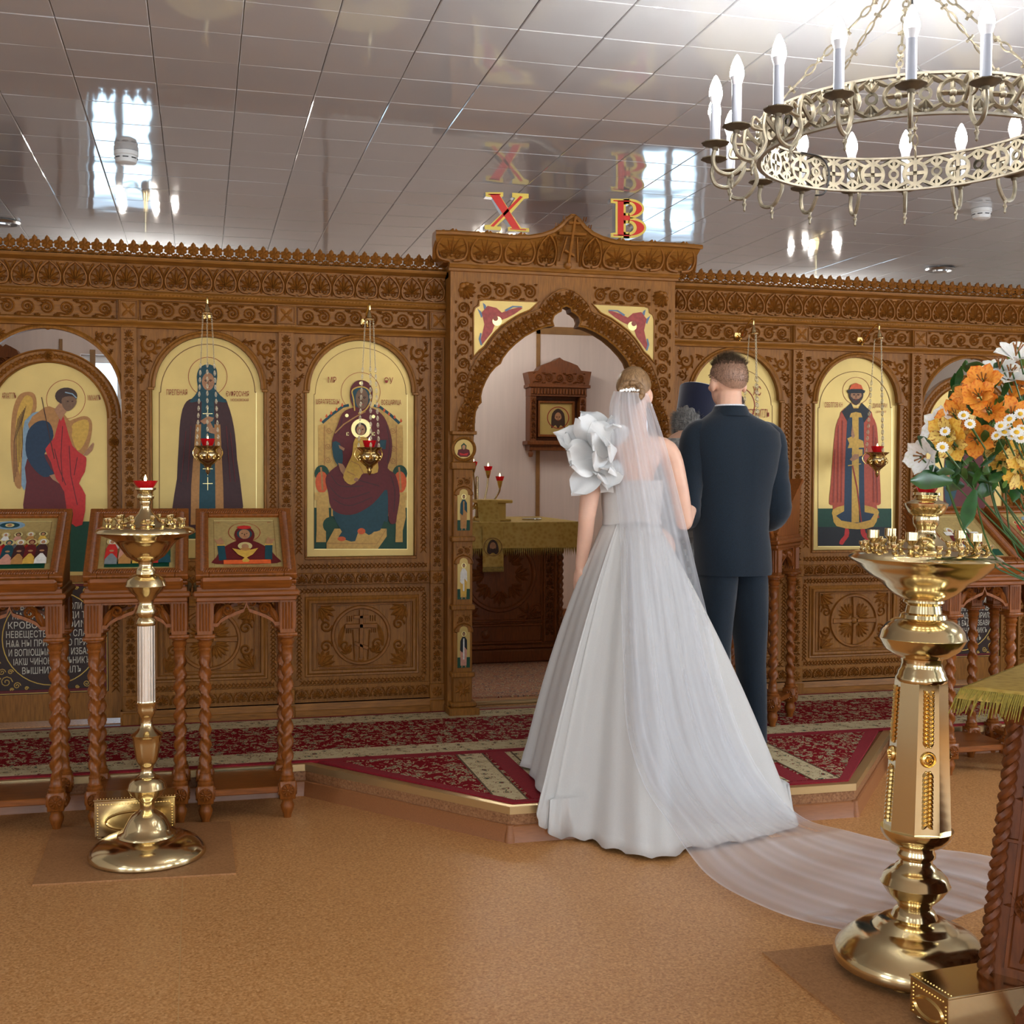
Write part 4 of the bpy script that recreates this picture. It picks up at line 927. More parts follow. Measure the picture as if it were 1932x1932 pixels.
# ------------------------------------------------------------------ painted icons (paint layers on a gilded board)
def ell(cx, cy, rx, ry=None, n=18, a0=0, a1=2 * PI): return [(cx + rx * math.cos(a0 + (a1 - a0) * k / n), cy + (ry or rx) * math.sin(a0 + (a1 - a0) * k / n)) for k in range(n)]
class Paint:
    """flat paint on a plane; outlines are given in the pixel grid (ox, oy, scale) of one zoomed view"""
    def __init__(s, o, n, ox=0, oy=0, sc=1.): s.o = Vector(o); s.n = Vector(n).normalized(); s.k = 0; s.mb = MB(); s.ox = ox; s.oy = oy; s.sc = sc
    def pt(s, x, y, lift=0.): return onP(s.ox + x / s.sc, s.oy + y / s.sc, s.o + s.n * lift, s.n)
    def poly(s, m, pts, sm=0):
        s.k += 1; lift = .0008 + .00022 * s.k
        if sm: pts = [tuple(p) for p in smooth_path([(p[0], p[1], 0) for p in pts], sm, True)]
        if sum(pts[i][0] * pts[(i + 1) % len(pts)][1] - pts[(i + 1) % len(pts)][0] * pts[i][1] for i in range(len(pts))) > 0: pts = pts[::-1]
        s.mb.use(m).add([s.pt(p[0], p[1], lift) for p in pts], [list(range(len(pts)))])
    def line(s, m, pts, w, closed=False):
        s.k += 1; lift = .0008 + .00022 * s.k; P = [Vector((p[0], p[1])) for p in pts]; n = len(P); vs = []
        for i in range(n):
            t = (P[(i + 1) % n] - P[i - 1]) if closed else (P[min(i + 1, n - 1)] - P[max(i - 1, 0)]); t = t.normalized() if t.length else Vector((1, 0)); nn = Vector((-t.y, t.x)) * w / 2
            vs += [s.pt(P[i].x + nn.x, P[i].y + nn.y, lift), s.pt(P[i].x - nn.x, P[i].y - nn.y, lift)]
        s.mb.use(m).add(vs, [(2 * i, 2 * i + 1, (2 * i + 3) % (2 * n), (2 * i + 2) % (2 * n)) for i in range(n if closed else n - 1)])
    def head(s, x, y, rx, ry, skin='p_skin', hair='p_hair', beard=None, halo=None, hood=None):
        if halo: s.line('p_redline', ell(x, y, halo, halo, 32), max(1.6, halo * .02), True)
        if hair and not hood: s.poly(hair, ell(x, y - ry * .18, rx * 1.35, ry * 1.18))
        s.poly(skin, ell(x, y, rx, ry))
        if beard: s.poly(beard, [(x - rx, y + ry * .1), (x - rx * .5, y + ry * .45), (x + rx * .5, y + ry * .45), (x + rx, y + ry * .1), (x + rx * .75, y + ry * .95), (x, y + ry * 1.35), (x - rx * .75, y + ry * .95)])
        for sx in (-1, 1): s.line('p_darkline', [(x + sx * rx * .62, y - ry * .12), (x + sx * rx * .38, y - ry * .2), (x + sx * rx * .15, y - ry * .12)], rx * .13); s.poly('p_darkline', ell(x + sx * rx * .38, y - ry * .06, rx * .14, ry * .07, 8))
        s.line('p_darkline', [(x, y - ry * .1), (x - rx * .04, y + ry * .3), (x + rx * .1, y + ry * .32)], rx * .1); s.line('p_redline', [(x - rx * .25, y + ry * .55), (x + rx * .25, y + ry * .55)], rx * .13)
    def text(s, body, x0, y0, x1, y1, m, parent):
        """lettering in the box x0..x1, y0 (top) .. y1 (baseline)"""
        s.k += 1; lift = .0009 + .00022 * s.k; a = s.pt(x0, y1, lift); b = s.pt(x1, y1, lift); c = s.pt(x0, y0, lift); ux = (b - a)
        uz = s.n.cross(ux.normalized()); return text(body, a, a + ux + uz * (c - a).dot(uz), m, parent, ux, s.n)
    def build(s, parent, name='painting'):
        o = s.mb.build(name, None, parent, 0); o.matrix_parent_inverse = parent.matrix_basis.inverted(); return o
def icon_thing(name, label, xc, hw, group=None):
    o = empty(name, label, 'icon', (xc, Y0 + .03, ICON_Z0), group=group)
    r = hw - .016; e = .0015
    pts = [(xc - hw + e, ICON_Z0 + e), (xc + hw - e, ICON_Z0 + e), (xc + hw - e, ICON_ZS)] + arch_pts(xc, ICON_ZS, r)[::-1] + [(xc - hw + e, ICON_ZS)]
    b = MB(); b.prism(pts, Y0 + .018, Y0 + .046); b = b.build('gilded_board', 'gold_leaf', o, 30); b.matrix_parent_inverse = o.matrix_basis.inverted()
    # recessed field: engraved outline
    return o
YI = Y0 + .018
def kovcheg(p, x0, x1, yb, ys, notch):
    """thin engraved border line: verticals, small notches and an arch"""
    xc = (x0 + x1) / 2; r = (x1 - x0) / 2 - notch
    p.line('ochre_line', [(x0, yb), (x0, ys)], 5); p.line('gold_line', [(x1, yb), (x1, ys)], 5); p.line('gold_line', [(x0, yb), (x1, yb)], 6)
    p.line('ochre_line', [(x0, ys), (x0 + notch, ys)] + [(xc - r * math.cos(PI * k / 30), ys - r * math.sin(PI * k / 30) * 1.02) for k in range(31)] + [(x1 - notch, ys), (x1, ys)], 5)
# nun in dark mantle
ic = icon_thing('saint_icon', 'arched gold icon of a standing nun in dark mantle and green veil', .037, .278)
p = Paint((0, YI, 0), (0, -1, 0), 0, 400, 3.22)
kovcheg(p, 968, 1557, 1990, 1095, 8)
p.poly('p_green', [(970, 1800), (1555, 1800), (1555, 1985), (970, 1985)])
p.poly('p_brown', [(1120, 1170), (1180, 1130), (1350, 1130), (1385, 1170), (1420, 1300), (1440, 1500), (1452, 1900), (1070, 1900), (1075, 1620), (1085, 1420), (1095, 1270)], 3)
p.poly('p_ochre', [(1190, 1290), (1338, 1290), (1356, 1660), (1360, 1900), (1158, 1900), (1162, 1660)]); p.poly('p_teal', [(1226, 1130), (1300, 1130), (1308, 1660), (1310, 1900), (1208, 1900), (1212, 1660)])
for zz in (1225, 1560, 1650): p.line('gold_line', [(1262, zz - 40), (1262, zz + 40)], 4); p.line('gold_line', [(1232, zz), (1292, zz)], 4)
p.line('p_redline', ell(1262, 1000, 118, 118, 36), 3, True)
p.poly('p_teal', [(1150, 1155), (1200, 1090), (1195, 1000), (1215, 945), (1262, 925), (1310, 945), (1320, 1000), (1315, 1085), (1380, 1155), (1300, 1150), (1262, 1175), (1220, 1150)], 3)
p.head(1265, 1030, 38, 54, hood=1); p.poly('p_skin', [(1215, 1270), (1262, 1240), (1300, 1250), (1290, 1270), (1240, 1290)]); p.poly('p_skin', [(1255, 1300), (1275, 1270), (1295, 1310), (1330, 1320), (1310, 1350), (1270, 1340)])
for (a, b) in (((1130, 1330), (1100, 1640)), ((1160, 1300), (1140, 1640)), ((1375, 1300), (1400, 1640)), ((1400, 1340), (1430, 1640))): p.line('p_maroon', [a, b], 5)
p.build(ic); p.text('ПРЕПБНАЯ', 1012, 1078, 1138, 1112, 'p_redline', ic); p.text('ЄVФРОСVНIЯ', 1374, 1088, 1512, 1120, 'p_redline', ic); p.text('МОСКОВСКАЯ', 1402, 1134, 1510, 1150, 'p_redline', ic)
# enthroned mother and child
ic = icon_thing('saint_icon', 'arched gold icon of an enthroned woman in maroon robe holding a child', .820, .285)
p = Paint((0, YI, 0), (0, -1, 0), 560, 720, 5.084)
kovcheg(p, 165, 1060, 1608, 120, 12)
p.poly('p_green', [(168, 1210), (1056, 1210), (1056, 1603), (168, 1603)])
p.line('p_redline', ell(612, 100, 188, 188, 40), 4, True)
p.poly('p_throne', [(205, 420), (260, 400), (320, 340), (440, 245), (780, 245), (880, 330), (960, 400), (1018, 420), (1020, 1000), (205, 1000)])
p.line('p_teal', [(245, 395), (330, 320), (440, 240), (500, 225)], 26); p.line('p_teal', [(985, 400), (900, 320), (800, 245), (740, 230)], 26)
for x, y in ((232, 375), (285, 335), (330, 305), (382, 270), (436, 230), (785, 235), (838, 280), (885, 315), (938, 345), (1000, 380)): p.poly('p_orange', [(x - 12, y), (x, y - 28), (x + 12, y), (x, y + 14)])
p.line('p_ochre', [(265, 420), (265, 1000)], 7); p.line('p_ochre', [(955, 420), (955, 1000)], 7)
for x, y in ((310, 470), (300, 620), (300, 750), (920, 470), (930, 640), (925, 760)): p.line('p_ochre', [tuple(q) for q in spiral(x, y, 32, 0, 1.6, 16, .2)], 6)
for x in (240, 990): p.poly('p_green', ell(x, 880, 70, 80)); p.poly('p_orange', ell(x, 965, 62, 105)); p.line('p_ochre', [(x - 10, 820), (x, 900), (x + 6, 1040)], 18)
for (a, b) in ((170, 320), (930, 1056)): p.poly('p_throne', [(a, 1062), (b, 1062), (b, 1135), (a, 1135)]); p.poly('p_throne', [(a + 20, 1135), (b - 18, 1135), (b - 10, 1300), (b - 40, 1430), (b - 40, 1540), (a + 15, 1540), (a + 20, 1430)])
p.poly('p_throne', [(330, 1135), (900, 1135), (900, 1290), (330, 1290)]); p.poly('p_green', ell(318, 1375, 68, 75))
p.poly('p_throne', [(285, 1603), (778, 1603), (862, 1485), (862, 1410), (362, 1410), (285, 1550)]); p.line('p_ochre', [(285, 1550), (770, 1555), (860, 1410)], 5)
p.poly('p_teal', [(345, 1220), (560, 1240), (700, 1150), (860, 950), (874, 1330), (840, 1335), (800, 1425), (740, 1440), (690, 1472), (600, 1420), (560, 1530), (480, 1522), (400, 1490), (432, 1440), (380, 1350)], 2)
p.poly('p_orange', ell(620, 1435, 38, 30)); p.poly('p_orange', ell(430, 1508, 40, 22))
p.poly('p_maroon', [(540, 250), (700, 250), (790, 290), (860, 380), (912, 560), (905, 720), (872, 830), (950, 900), (988, 1090), (960, 1290), (945, 1360), (880, 1330), (868, 1040), (780, 1120), (700, 1195), (560, 1270), (430, 1272), (330, 1210), (300, 1060), (275, 930), (330, 850), (400, 780), (340, 640), (345, 540), (390, 420), (440, 300)], 3)
for L_ in ([(330, 900), (420, 1000), (640, 1000)], [(310, 1000), (450, 1120), (700, 1060)], [(340, 1120), (500, 1190), (720, 1110)], [(860, 420), (890, 600), (870, 780)], [(900, 900), (940, 1050), (930, 1250)], [(440, 340), (400, 500)], [(790, 1000), (500, 920)]): p.line('p_brown', [tuple(q)[:2] for q in smooth_path([(*a, 0) for a in L_], 5)], 7)
p.line('p_ochre', [(365, 495), (450, 410), (560, 340), (660, 285)], 12)
p.poly('p_maroon', [(515, 70), (555, 5), (615, -15), (680, 5), (725, 70), (722, 180), (690, 260), (612, 300), (545, 250), (515, 170)], 3); p.poly('p_teal', ell(615, 150, 90, 105)); p.head(625, 165, 62, 100, hood=1, skin='p_skin_dark'); p.line('p_yellow', [tuple(q)[:2] for q in smooth_path([(555, 280, 0), (545, 170, 0), (530, 90, 0), (580, 55, 0), (650, 55, 0), (700, 100, 0), (705, 190, 0), (660, 270, 0), (590, 305, 0)], 5)], 12)
for x, y in ((480, 325), (735, 335), (615, 15)): p.poly('gold_line', ell(x, y, 17))
p.poly('p_teal', [(342, 580), (412, 590), (442, 700), (432, 800), (392, 800), (350, 720)], 2); p.poly('p_skin', [(395, 780), (440, 790), (500, 880), (520, 950), (470, 920), (420, 860)]); p.poly('p_teal', [(800, 560), (860, 560), (850, 650), (790, 640)])
p.poly('gold_line', ell(618, 452, 98)); p.poly('p_yellow', [(560, 545), (680, 545), (760, 700), (775, 870), (640, 880), (600, 930), (520, 990), (445, 920), (490, 790), (530, 700)], 3)
for L_ in ([(520, 760), (600, 800), (640, 880)], [(560, 640), (640, 720)], [(480, 860), (560, 900)], [(690, 640), (720, 800)]): p.line('p_ochre', L_, 7)
p.head(615, 465, 42, 52); p.poly('p_skin', [(400, 605), (460, 640), (450, 665), (410, 640)])
p.poly('p_skin', ell(570, 940, 22, 18)); p.line('p_redline', ell(618, 452, 98, 98, 28), 3, True)
p.build(ic); p.text('М͠Р', 300, -50, 385, 25, 'p_redline', ic) if False else None
p.text('МР', 300, -45, 380, 12, 'p_redline', ic); p.text('ѲУ', 840, -40, 925, 20, 'p_redline', ic); p.text('ѠБРАПРЕСБЦЫ', 185, 168, 412, 215, 'p_redline', ic); p.text('ВСЄЦАРИЦА', 812, 175, 1002, 222, 'p_redline', ic); p.text('IС', 475, 485, 500, 518, 'gold_line', ic); p.text('ХС', 716, 485, 750, 518, 'gold_line', ic)
# blessing figure, mostly behind the groom
ic = icon_thing('saint_icon', 'arched gold icon behind the groom, its lettering showing beside his head', mir(.820), .285)
p = Paint((0, YI, 0), (0, -1, 0), 0, 0, 1.)
kovcheg_c = (1330, 1452)
p.line('ochre_line', [(1325, 1035), (1325, 765)] + [(1391 - 64 * math.cos(PI * k / 30), 765 - 69 * math.sin(PI * k / 30)) for k in range(31)] + [(1457, 765), (1457, 1035)], 1.2)
p.poly('p_green', [(1326, 960), (1456, 960), (1456, 1035), (1326, 1035)]); p.poly('p_maroon', [(1350, 800), (1420, 800), (1436, 900), (1430, 1020), (1345, 1020), (1340, 900)], 3); p.poly('p_blue', [(1390, 800), (1424, 810), (1436, 920), (1400, 1020), (1375, 1000)], 3); p.head(1388, 765, 13, 18, beard='p_hair', halo=36)
p.build(ic); p.text('ХС', 1421, 729, 1436, 746, 'p_redline', ic); p.text('IС', 1327, 727, 1340, 744, 'p_redline', ic); p.text('ВСЕ', 1326, 770, 1345, 784, 'p_redline', ic); p.text('ДЕРЖИТЛЬ', 1408, 772, 1452, 788, 'p_redline', ic)
# prince in orange cloak
ic = icon_thing('saint_icon', 'arched gold icon of a bearded prince in orange cloak and red boots', mir(.037), .278)
p = Paint((0, YI, 0), (0, -1, 0), 1460, 620, 4.39)
kovcheg(p, 366, 978, 1805, 655, 12)
p.poly('p_green', [(366, 1490), (975, 1490), (975, 1645), (366, 1645)]); p.poly('p_black', [(366, 1643), (972, 1643), (972, 1800), (366, 1800)])
p.line('p_redline', ell(683, 515, 112, 112, 36), 3, True)
for b in ([(590, 1655), (622, 1665), (620, 1720), (590, 1760), (570, 1790), (542, 1780), (555, 1745), (585, 1710)], [(720, 1655), (752, 1650), (760, 1690), (800, 1725), (808, 1750), (790, 1762), (745, 1735), (722, 1700)]): p.poly('p_red', b, 2)
p.poly('p_cloak_orange', [(585, 660), (545, 730), (520, 790), (500, 920), (472, 1290), (458, 1450), (490, 1465), (488, 1560), (530, 1580), (840, 1580), (866, 1540), (852, 1462), (886, 1450), (880, 1250), (862, 900), (848, 790), (820, 730), (780, 660)], 2)
p.poly('p_yellow', [(488, 1500), (590, 1462), (750, 1462), (862, 1500), (862, 1550), (825, 1640), (690, 1662), (520, 1636), (490, 1560)], 2)
p.poly('p_blue', [(610, 715), (746, 715), (748, 1200), (752, 1520), (832, 1535), (800, 1585), (690, 1612), (560, 1590), (516, 1550), (582, 1512), (590, 1100)])
p.poly('p_yellow', [(650, 690), (702, 690), (706, 1606), (644, 1606)]); p.poly('p_yellow', [(625, 650), (740, 650), (735, 735), (630, 735)])
p.poly('p_black', [(562, 688), (640, 615), (660, 660), (700, 660), (730, 615), (808, 692), (748, 780), (722, 700), (680, 690), (640, 700), (608, 770)])
p.poly('p_yellow', [(608, 910), (650, 890), (740, 930), (748, 985), (612, 990), (625, 950)]); p.poly('p_yellow', [(650, 1000), (735, 1000), (735, 1050), (680, 1070), (645, 1040)]); p.poly('p_skin', [(705, 1040), (665, 1040), (628, 1085), (650, 1100), (700, 1075)]); p.poly('p_skin', [(640, 880), (650, 790), (665, 870), (672, 890), (655, 910)])
p.line('p_redline', [(652, 1130), (690, 1320), (725, 1600)], 11); p.line('p_yellow', [(615, 1135), (722, 1120)], 8)
p.head(682, 555, 45, 60, beard='p_hair'); p.poly('p_orange', [(625, 510), (640, 468), (682, 450), (725, 468), (742, 510)]); p.poly('p_black', [(608, 512), (640, 500), (725, 500), (758, 515), (750, 535), (615, 535)])
for (a, b) in (((535, 800), (530, 1440)), ((570, 760), (560, 1440)), ((825, 800), (830, 1440)), ((845, 900), (860, 1440)), ((505, 1000), (495, 1440))): p.line('p_maroon', [a, b], 4)
p.build(ic); p.text('СВБЛГОВ КН', 420, 610, 570, 652, 'p_redline', ic); p.text('ДИМИТРИ', 818, 620, 938, 655, 'p_redline', ic); p.text('ДОНСКОЙ', 848, 680, 930, 697, 'p_redline', ic)
# ------------------------------------------------------------------ deacon doors with an archangel each
def deacon_door(sgn, label):
    xc_ = -.7335 if sgn > 0 else mir(-.7335); o = empty('deacon_door', label, 'door', (xc_, Y0 + .06, PLAT), group=None)
    R = .340; zs = 1.695; yF = Y0 + .045; z0 = PLAT + .028
    def ad(mb, nm, m_, ang=40): q = mb.build(nm, m_, o, ang); q.matrix_parent_inverse = o.matrix_basis.inverted(); return q
    ring = arch_pts(xc_, zs, R, 32); inn_ = arch_pts(xc_, zs, R - .068, 32)
    mb = MB(); mb.strip([(xc_ - R, z0)] + ring + [(xc_ + R, z0)], [(xc_ - R + .068, z0)] + inn_ + [(xc_ + R - .068, z0)], yF, yF + .04)
    mb.box(xc_ - R + .06, xc_ + R - .06, yF + .004, yF + .036, z0, .305); mb.box(xc_ - R + .06, xc_ + R - .06, yF + .004, yF + .036, .865, .90)
    fr = ad(mb, 'door_frame', 'oak')
    cv = MB(); y = yF - .0005
    for sx in (-1, 1): chain_run(cv, (xc_ + sx * (R - .034), .30), (xc_ + sx * (R - .034), zs), .045, .007, y)
    for k in range(40):
        a = PI * (k + .5) / 40
        for dr in (-.012, .012): lobe(cv, xc_ + (R - .034 + dr) * math.cos(a), zs + (R - .034 + dr) * math.sin(a), xc_ + (R - .034 - dr) * math.cos(a + .09), zs + (R - .034 - dr) * math.sin(a + .09), .006, .007, 0, 3, y)
    band(cv, ring, [(-.010, 0), (-.006, .010), (0, .006), (0, 0)], y=y); band(cv, inn_, [(0, 0), (.002, .010), (.008, .006), (.010, 0)], y=y)
    cv.build('carving', 'oak_carved', fr)['kind'] = 'stuff'
    for (x, z) in ((xc_, zs + R - .034), (xc_ + R - .036, zs - .12), (xc_ - R + .036, zs - .12)):
        bs = MB(); bs.dome(x, z, .026, .014, yF, 14, 3); rosette(bs, x, z, .02, 8, .018, yF - .006); ad(bs, 'boss', 'oak_carved')
    g = MB(); g.prism([(xc_ - R + .066, .885), (xc_ + R - .066, .885)] + arch_pts(xc_, zs, R - .066, 32)[::-1], yF + .014, yF + .03); ad(g, 'gilded_board', 'gold_leaf', 30)
    t = MB(); t.box(xc_ - R + .066, xc_ + R - .066, yF + .012, yF + .03, .300, .870); ad(t, 'text_board', 'p_text_field')
    rim = MB()
    for (k, m_, dz, wd) in ((0, 'p_maroon', .012, .012), (1, 'gold_paint', .004, .003)):
        rim.use(m_); q = [(xc_ - R + .072 + dz, .306 + dz), (xc_ + R - .072 - dz, .306 + dz), (xc_ + R - .072 - dz, .864 - dz), (xc_ - R + .072 + dz, .864 - dz)]; rim.ridge(q, wd, .002, flat=.8, closed=True, y=yF + .012)
    rim.use('gold_paint'); cz_ = .585
    rim.ridge([(xc_ + .232 * math.cos(2 * PI * k / 40), cz_ + .238 * math.sin(2 * PI * k / 40)) for k in range(40)], .0025, .001, closed=True, y=yF + .012)
    for sx in (-1, 1):
        for sz in (-1, 1):
            for (u, v, r_) in ((.215, .215, .03), (.165, .235, .018), (.235, .165, .018), (.12, .25, .010), (.25, .12, .010), (.195, .165, .014), (.19, .255, .010), (.25, .2, .010)): rim.ridge(spiral(xc_ + sx * u, cz_ + sz * v, r_, 0, 1.6, 14, .15, sx * sz), .002, .001, y=yF + .012)
    ad(rim, 'filigree', None)['kind'] = 'stuff'
    lines = ['НЕБЕСНЫХЪ', 'ВОИНСТВЪ ТА МОЛИ', 'МѦТВАМИ ѠГРАДИ ТВ', 'КРОВОМЪ СВОИМЪ', 'НЕВЕЩЕСТВЕННЫѦ СЛАВЫ', 'НѦѦ НЫ ПРИПАДАЮ ПРИЛѢ', 'И ВОПIЮЩЫѦ БѢДЪ ИЗБАВИ', 'IАКѠ ЧИНОНАЧАЛЬНИКЪ', 'ВЫШНИХЪ СИЛЪ']
    for k, s_ in enumerate(lines):
        z = cz_ + .19 - k * .046; hw_ = math.sqrt(max(.004, .215 ** 2 - (z + .015 - cz_) ** 2)); text(s_, (xc_ - hw_, yF + .011, z), (xc_ + hw_, yF + .011, z + .034), 'p_text', o)
    return o, yF + .014, ad
d1, yD, ad1 = deacon_door(1, 'arched oak side door with a gold icon of a blue and red robed winged angel')
p = Paint((0, yD, 0), (0, -1, 0), 0, 400, 3.22)
p.poly('p_green', [(-180, 1880), (670, 1880), (670, 2185), (-180, 2185)])
p.line('p_redline', ell(400, 1138, 118, 118, 36), 3, True)
p.poly('p_ochre', [(65, 1380), (75, 1220), (110, 1120), (165, 1092), (212, 1110), (222, 1190), (190, 1270), (150, 1420), (135, 1660), (92, 1660), (70, 1520)], 3); p.poly('p_yellow', [(95, 1380), (105, 1220), (150, 1120), (195, 1130), (195, 1200), (140, 1380), (120, 1600)], 3)
for k in range(7): p.line('p_darkline', [(85 + k * 9, 1640 - k * 30), (85 + k * 8, 1400 - k * 20), (110 + k * 8, 1250 - k * 12)], 3)
p.poly('p_ochre', [(400, 1300), (470, 1250), (530, 1242), (560, 1290), (545, 1400), (505, 1475), (440, 1470)], 3); p.poly('p_yellow', [(430, 1310), (500, 1262), (540, 1280), (525, 1380), (470, 1450)], 3)
p.poly('p_lightblue', [(150, 1270), (240, 1210), (180, 1400), (165, 1660), (130, 1660), (140, 1400)], 2)
p.poly('p_ochre', [(170, 1290), (240, 1210), (300, 1180), (390, 1230), (440, 1320), (400, 1450), (250, 1450)], 2)
p.poly('p_maroon', [(165, 1500), (360, 1480), (400, 1660), (380, 1900), (150, 1900), (160, 1640)], 2)
p.poly('p_blue', [(170, 1330), (235, 1270), (300, 1280), (325, 1360), (290, 1440), (270, 1480), (310, 1560), (325, 1590), (265, 1610), (190, 1540), (155, 1450)], 3); p.poly('p_skin', [(300, 1600), (340, 1590), (370, 1640), (365, 1652), (320, 1625)])
p.poly('p_red', [(370, 1225), (400, 1290), (440, 1420), (510, 1480), (525, 1500), (515, 1580), (480, 1650), (520, 1720), (500, 1900), (420, 1880), (390, 1700), (340, 1620), (310, 1520), (275, 1440), (330, 1370)], 2)
for L_ in ([(380, 1300), (370, 1480), (380, 1640)], [(420, 1420), (430, 1600), (470, 1780)], [(330, 1440), (360, 1560), (400, 1660)], [(470, 1490), (450, 1600)]): p.line('p_maroon', L_, 5)
p.poly('p_skin', [(505, 1480), (530, 1440), (565, 1400), (572, 1410), (560, 1450), (530, 1480)]); p.poly('p_skin', [(330, 1200), (370, 1150), (420, 1190), (390, 1230), (370, 1270)])
p.poly('p_hair', ell(402, 1118, 68, 52)); p.poly('p_skin_dark', [(378, 1130), (440, 1120), (466, 1150), (445, 1190), (410, 1210), (380, 1180)], 3); p.line('p_lightblue', [(395, 1095), (440, 1105), (465, 1130)], 7); p.line('p_darkline', [(252, 1125), (330, 1500)], 5)
for x in (412, 440): p.poly('p_darkline', ell(x, 1150, 7, 4, 8))
q = p.build(d1); p.text('АРХАГГЛЪ', 12, 1098, 98, 1135, 'p_redline', d1); p.text('МИХАИЛЪ', 533, 1112, 612, 1145, 'p_redline', d1)
d2, yD, ad2 = deacon_door(-1, 'arched oak side door with a gold angel icon half hidden behind the flowers')
p = Paint((0, yD, 0), (0, -1, 0), 0, 0, 1)
p.line('p_redline', ell(1812, 776, 30, 30, 30), 1, True); p.poly('p_ochre', [(1840, 790), (1870, 780), (1880, 860), (1870, 980), (1850, 980)], 2); p.poly('p_green', [(1750, 1000), (1920, 1000), (1920, 1070), (1750, 1070)])
p.poly('p_maroon', [(1795, 800), (1840, 800), (1858, 900), (1850, 1040), (1790, 1040), (1780, 900)], 2); p.poly('p_teal', [(1795, 805), (1815, 810), (1812, 900), (1790, 960), (1780, 900)], 2); p.poly('p_hair', ell(1812, 768, 16, 13)); p.head(1808, 776, 10, 13); p.poly('p_skin', ell(1786, 900, 6, 10))
p.build(d2)
# ------------------------------------------------------------------ hanging vigil lamps
def chain_mesh(mb, p0, p1, link=.011, r=.0011, fancy=0.):
    a = Vector(p0); d = Vector(p1) - a; L = d.length; d.normalize(); n = max(2, round(L / (link * .8))); u = d.orthogonal().normalized(); v = d.cross(u)
    k = 0
    while k < n:
        t = k / n; c = a + d * (L * (k + .5) / n); e = u if k % 2 else v
        if fancy and t > fancy and k % 4 == 0:
            mb.tube([c + d * (.013 * math.sin(q)) + e * (.0065 * math.cos(q)) for q in [2 * PI * j / 10 for j in range(10)]], r * 1.3, 4, closed=True); mb.tube([c - d * .012, c + d * .012], r * 1.2, 4); mb.tube([c - e * .006, c + e * .006], r * 1.2, 4); k += 3
        else:
            mb.tube([c + d * (link * .55 * math.sin(q)) + e * (link * .3 * math.cos(q)) for q in [2 * PI * j / 8 for j in range(8)]], r, 4, closed=True); k += 1
    return mb
def cup_glass(R, h, n=18): return [(R * .62, 0), (R * .78, h * .3), (R, h), (R * .94, h), (R * .72, h * .32), (R * .5, h * .1), (0, h * .08)]
def flame_obj(parent, x, y, z, s=1.):
    f = MB(); f.lathe([(0, 0), (.0035 * s, .004 * s), (.0042 * s, .009 * s), (.002 * s, .017 * s), (0, .022 * s)], (x, y, z), 8); return f.build('flame', 'flame', parent)
# local origin: bowl centre; bracket reaches back to the screen
lamp = empty('vigil_lamp', 'brass hanging lamp with red glass before the nun icon', 'oil lamp', group='hanging lamps on the screen')
lamp_loc = onY(392, 862, 6.10); CH = .70
mb = MB(); mb.lathe([(0, -.088), (.004, -.086), (.010, -.074), (.012, -.066), (.007, -.058), (.016, -.052), (.018, -.044), (.026, -.038), (.046, -.02), (.055, 0), (.056, .014), (.050, .024), (.043, .030), (.046, .036), (.064, .050), (.066, .054), (.060, .055), (.044, .046), (0, .04)], seg=24); mb.build('bowl', 'brass', lamp)
rel = MB()
for k in range(10):
    a = 2 * PI * k / 10; q = MB(); rosette(q, 0, 0, .013, 6, .005); rel.merge(q, Rz(a) @ T(0, -.0545, .0) @ Rx(.1))
rel.build('bowl_relief', 'brass_relief', lamp)['kind'] = 'stuff'
g = MB(); g.lathe(cup_glass(.036, .038), (0, 0, .052), 20); gl = g.build('glass_cup', 'red_glass', lamp); flame_obj(lamp, 0, 0, .083)
mb = MB(); mb.lathe([(.012, 0), (.030, .002), (.031, .006), (.016, .014), (.013, .03), (.006, .044), (.004, .055), (0, .056)], (0, 0, CH), 16); mb.build('canopy', 'brass', lamp)
for k in range(3):
    a = 2 * PI * k / 3 + .5; c = MB(); chain_mesh(c, (.024 * math.cos(a), .024 * math.sin(a), CH), (.060 * math.cos(a), .060 * math.sin(a), .06), fancy=.35); c.build('chain', 'chain_silver', lamp)
    hk = MB(); hk.tube([tuple(Vector((.060 * math.cos(a), .060 * math.sin(a), .055)) + Vector((math.cos(a), math.sin(a), 0)) * (.022 * math.sin(t)) + Vector((0, 0, -.07 * t / PI))) for t in [PI * j / 8 for j in range(9)]], .0035, 6); hk.build('handle', 'brass_relief', lamp)
br = MB(); ya = Y0 - .02 - 6.10; br.box(-.02, .02, ya - .008, ya, CH + .0, CH + .035, .003); br.tube([tuple(q) for q in smooth_path([(0, ya, CH + .02), (.0, ya - .05, CH + .0), (0, ya - .10, CH + .045), (0, .03, CH + .085), (0, 0, CH + .08), (0, 0, CH + .055)], 5)], .005, 6); br.ridge(spiral(0, CH - .01, .018, 0, 1.3, 12, .2), .003, .006, y=ya - .02); br.build('bracket', 'brass_relief', lamp)
lamp.location = lamp_loc
for (px, py, lab) in ((697, 866, 'brass hanging lamp with red glass before the enthroned mother icon'), (1419, 880, 'brass hanging lamp hanging behind the groom beside his head'), (1655, 878, 'brass hanging lamp with red glass before the orange-cloaked prince icon')):
    c = copy_tree(lamp); c.location = onY(px, py, 6.10); c.location.z = lamp_loc.z; c['label'] = lab
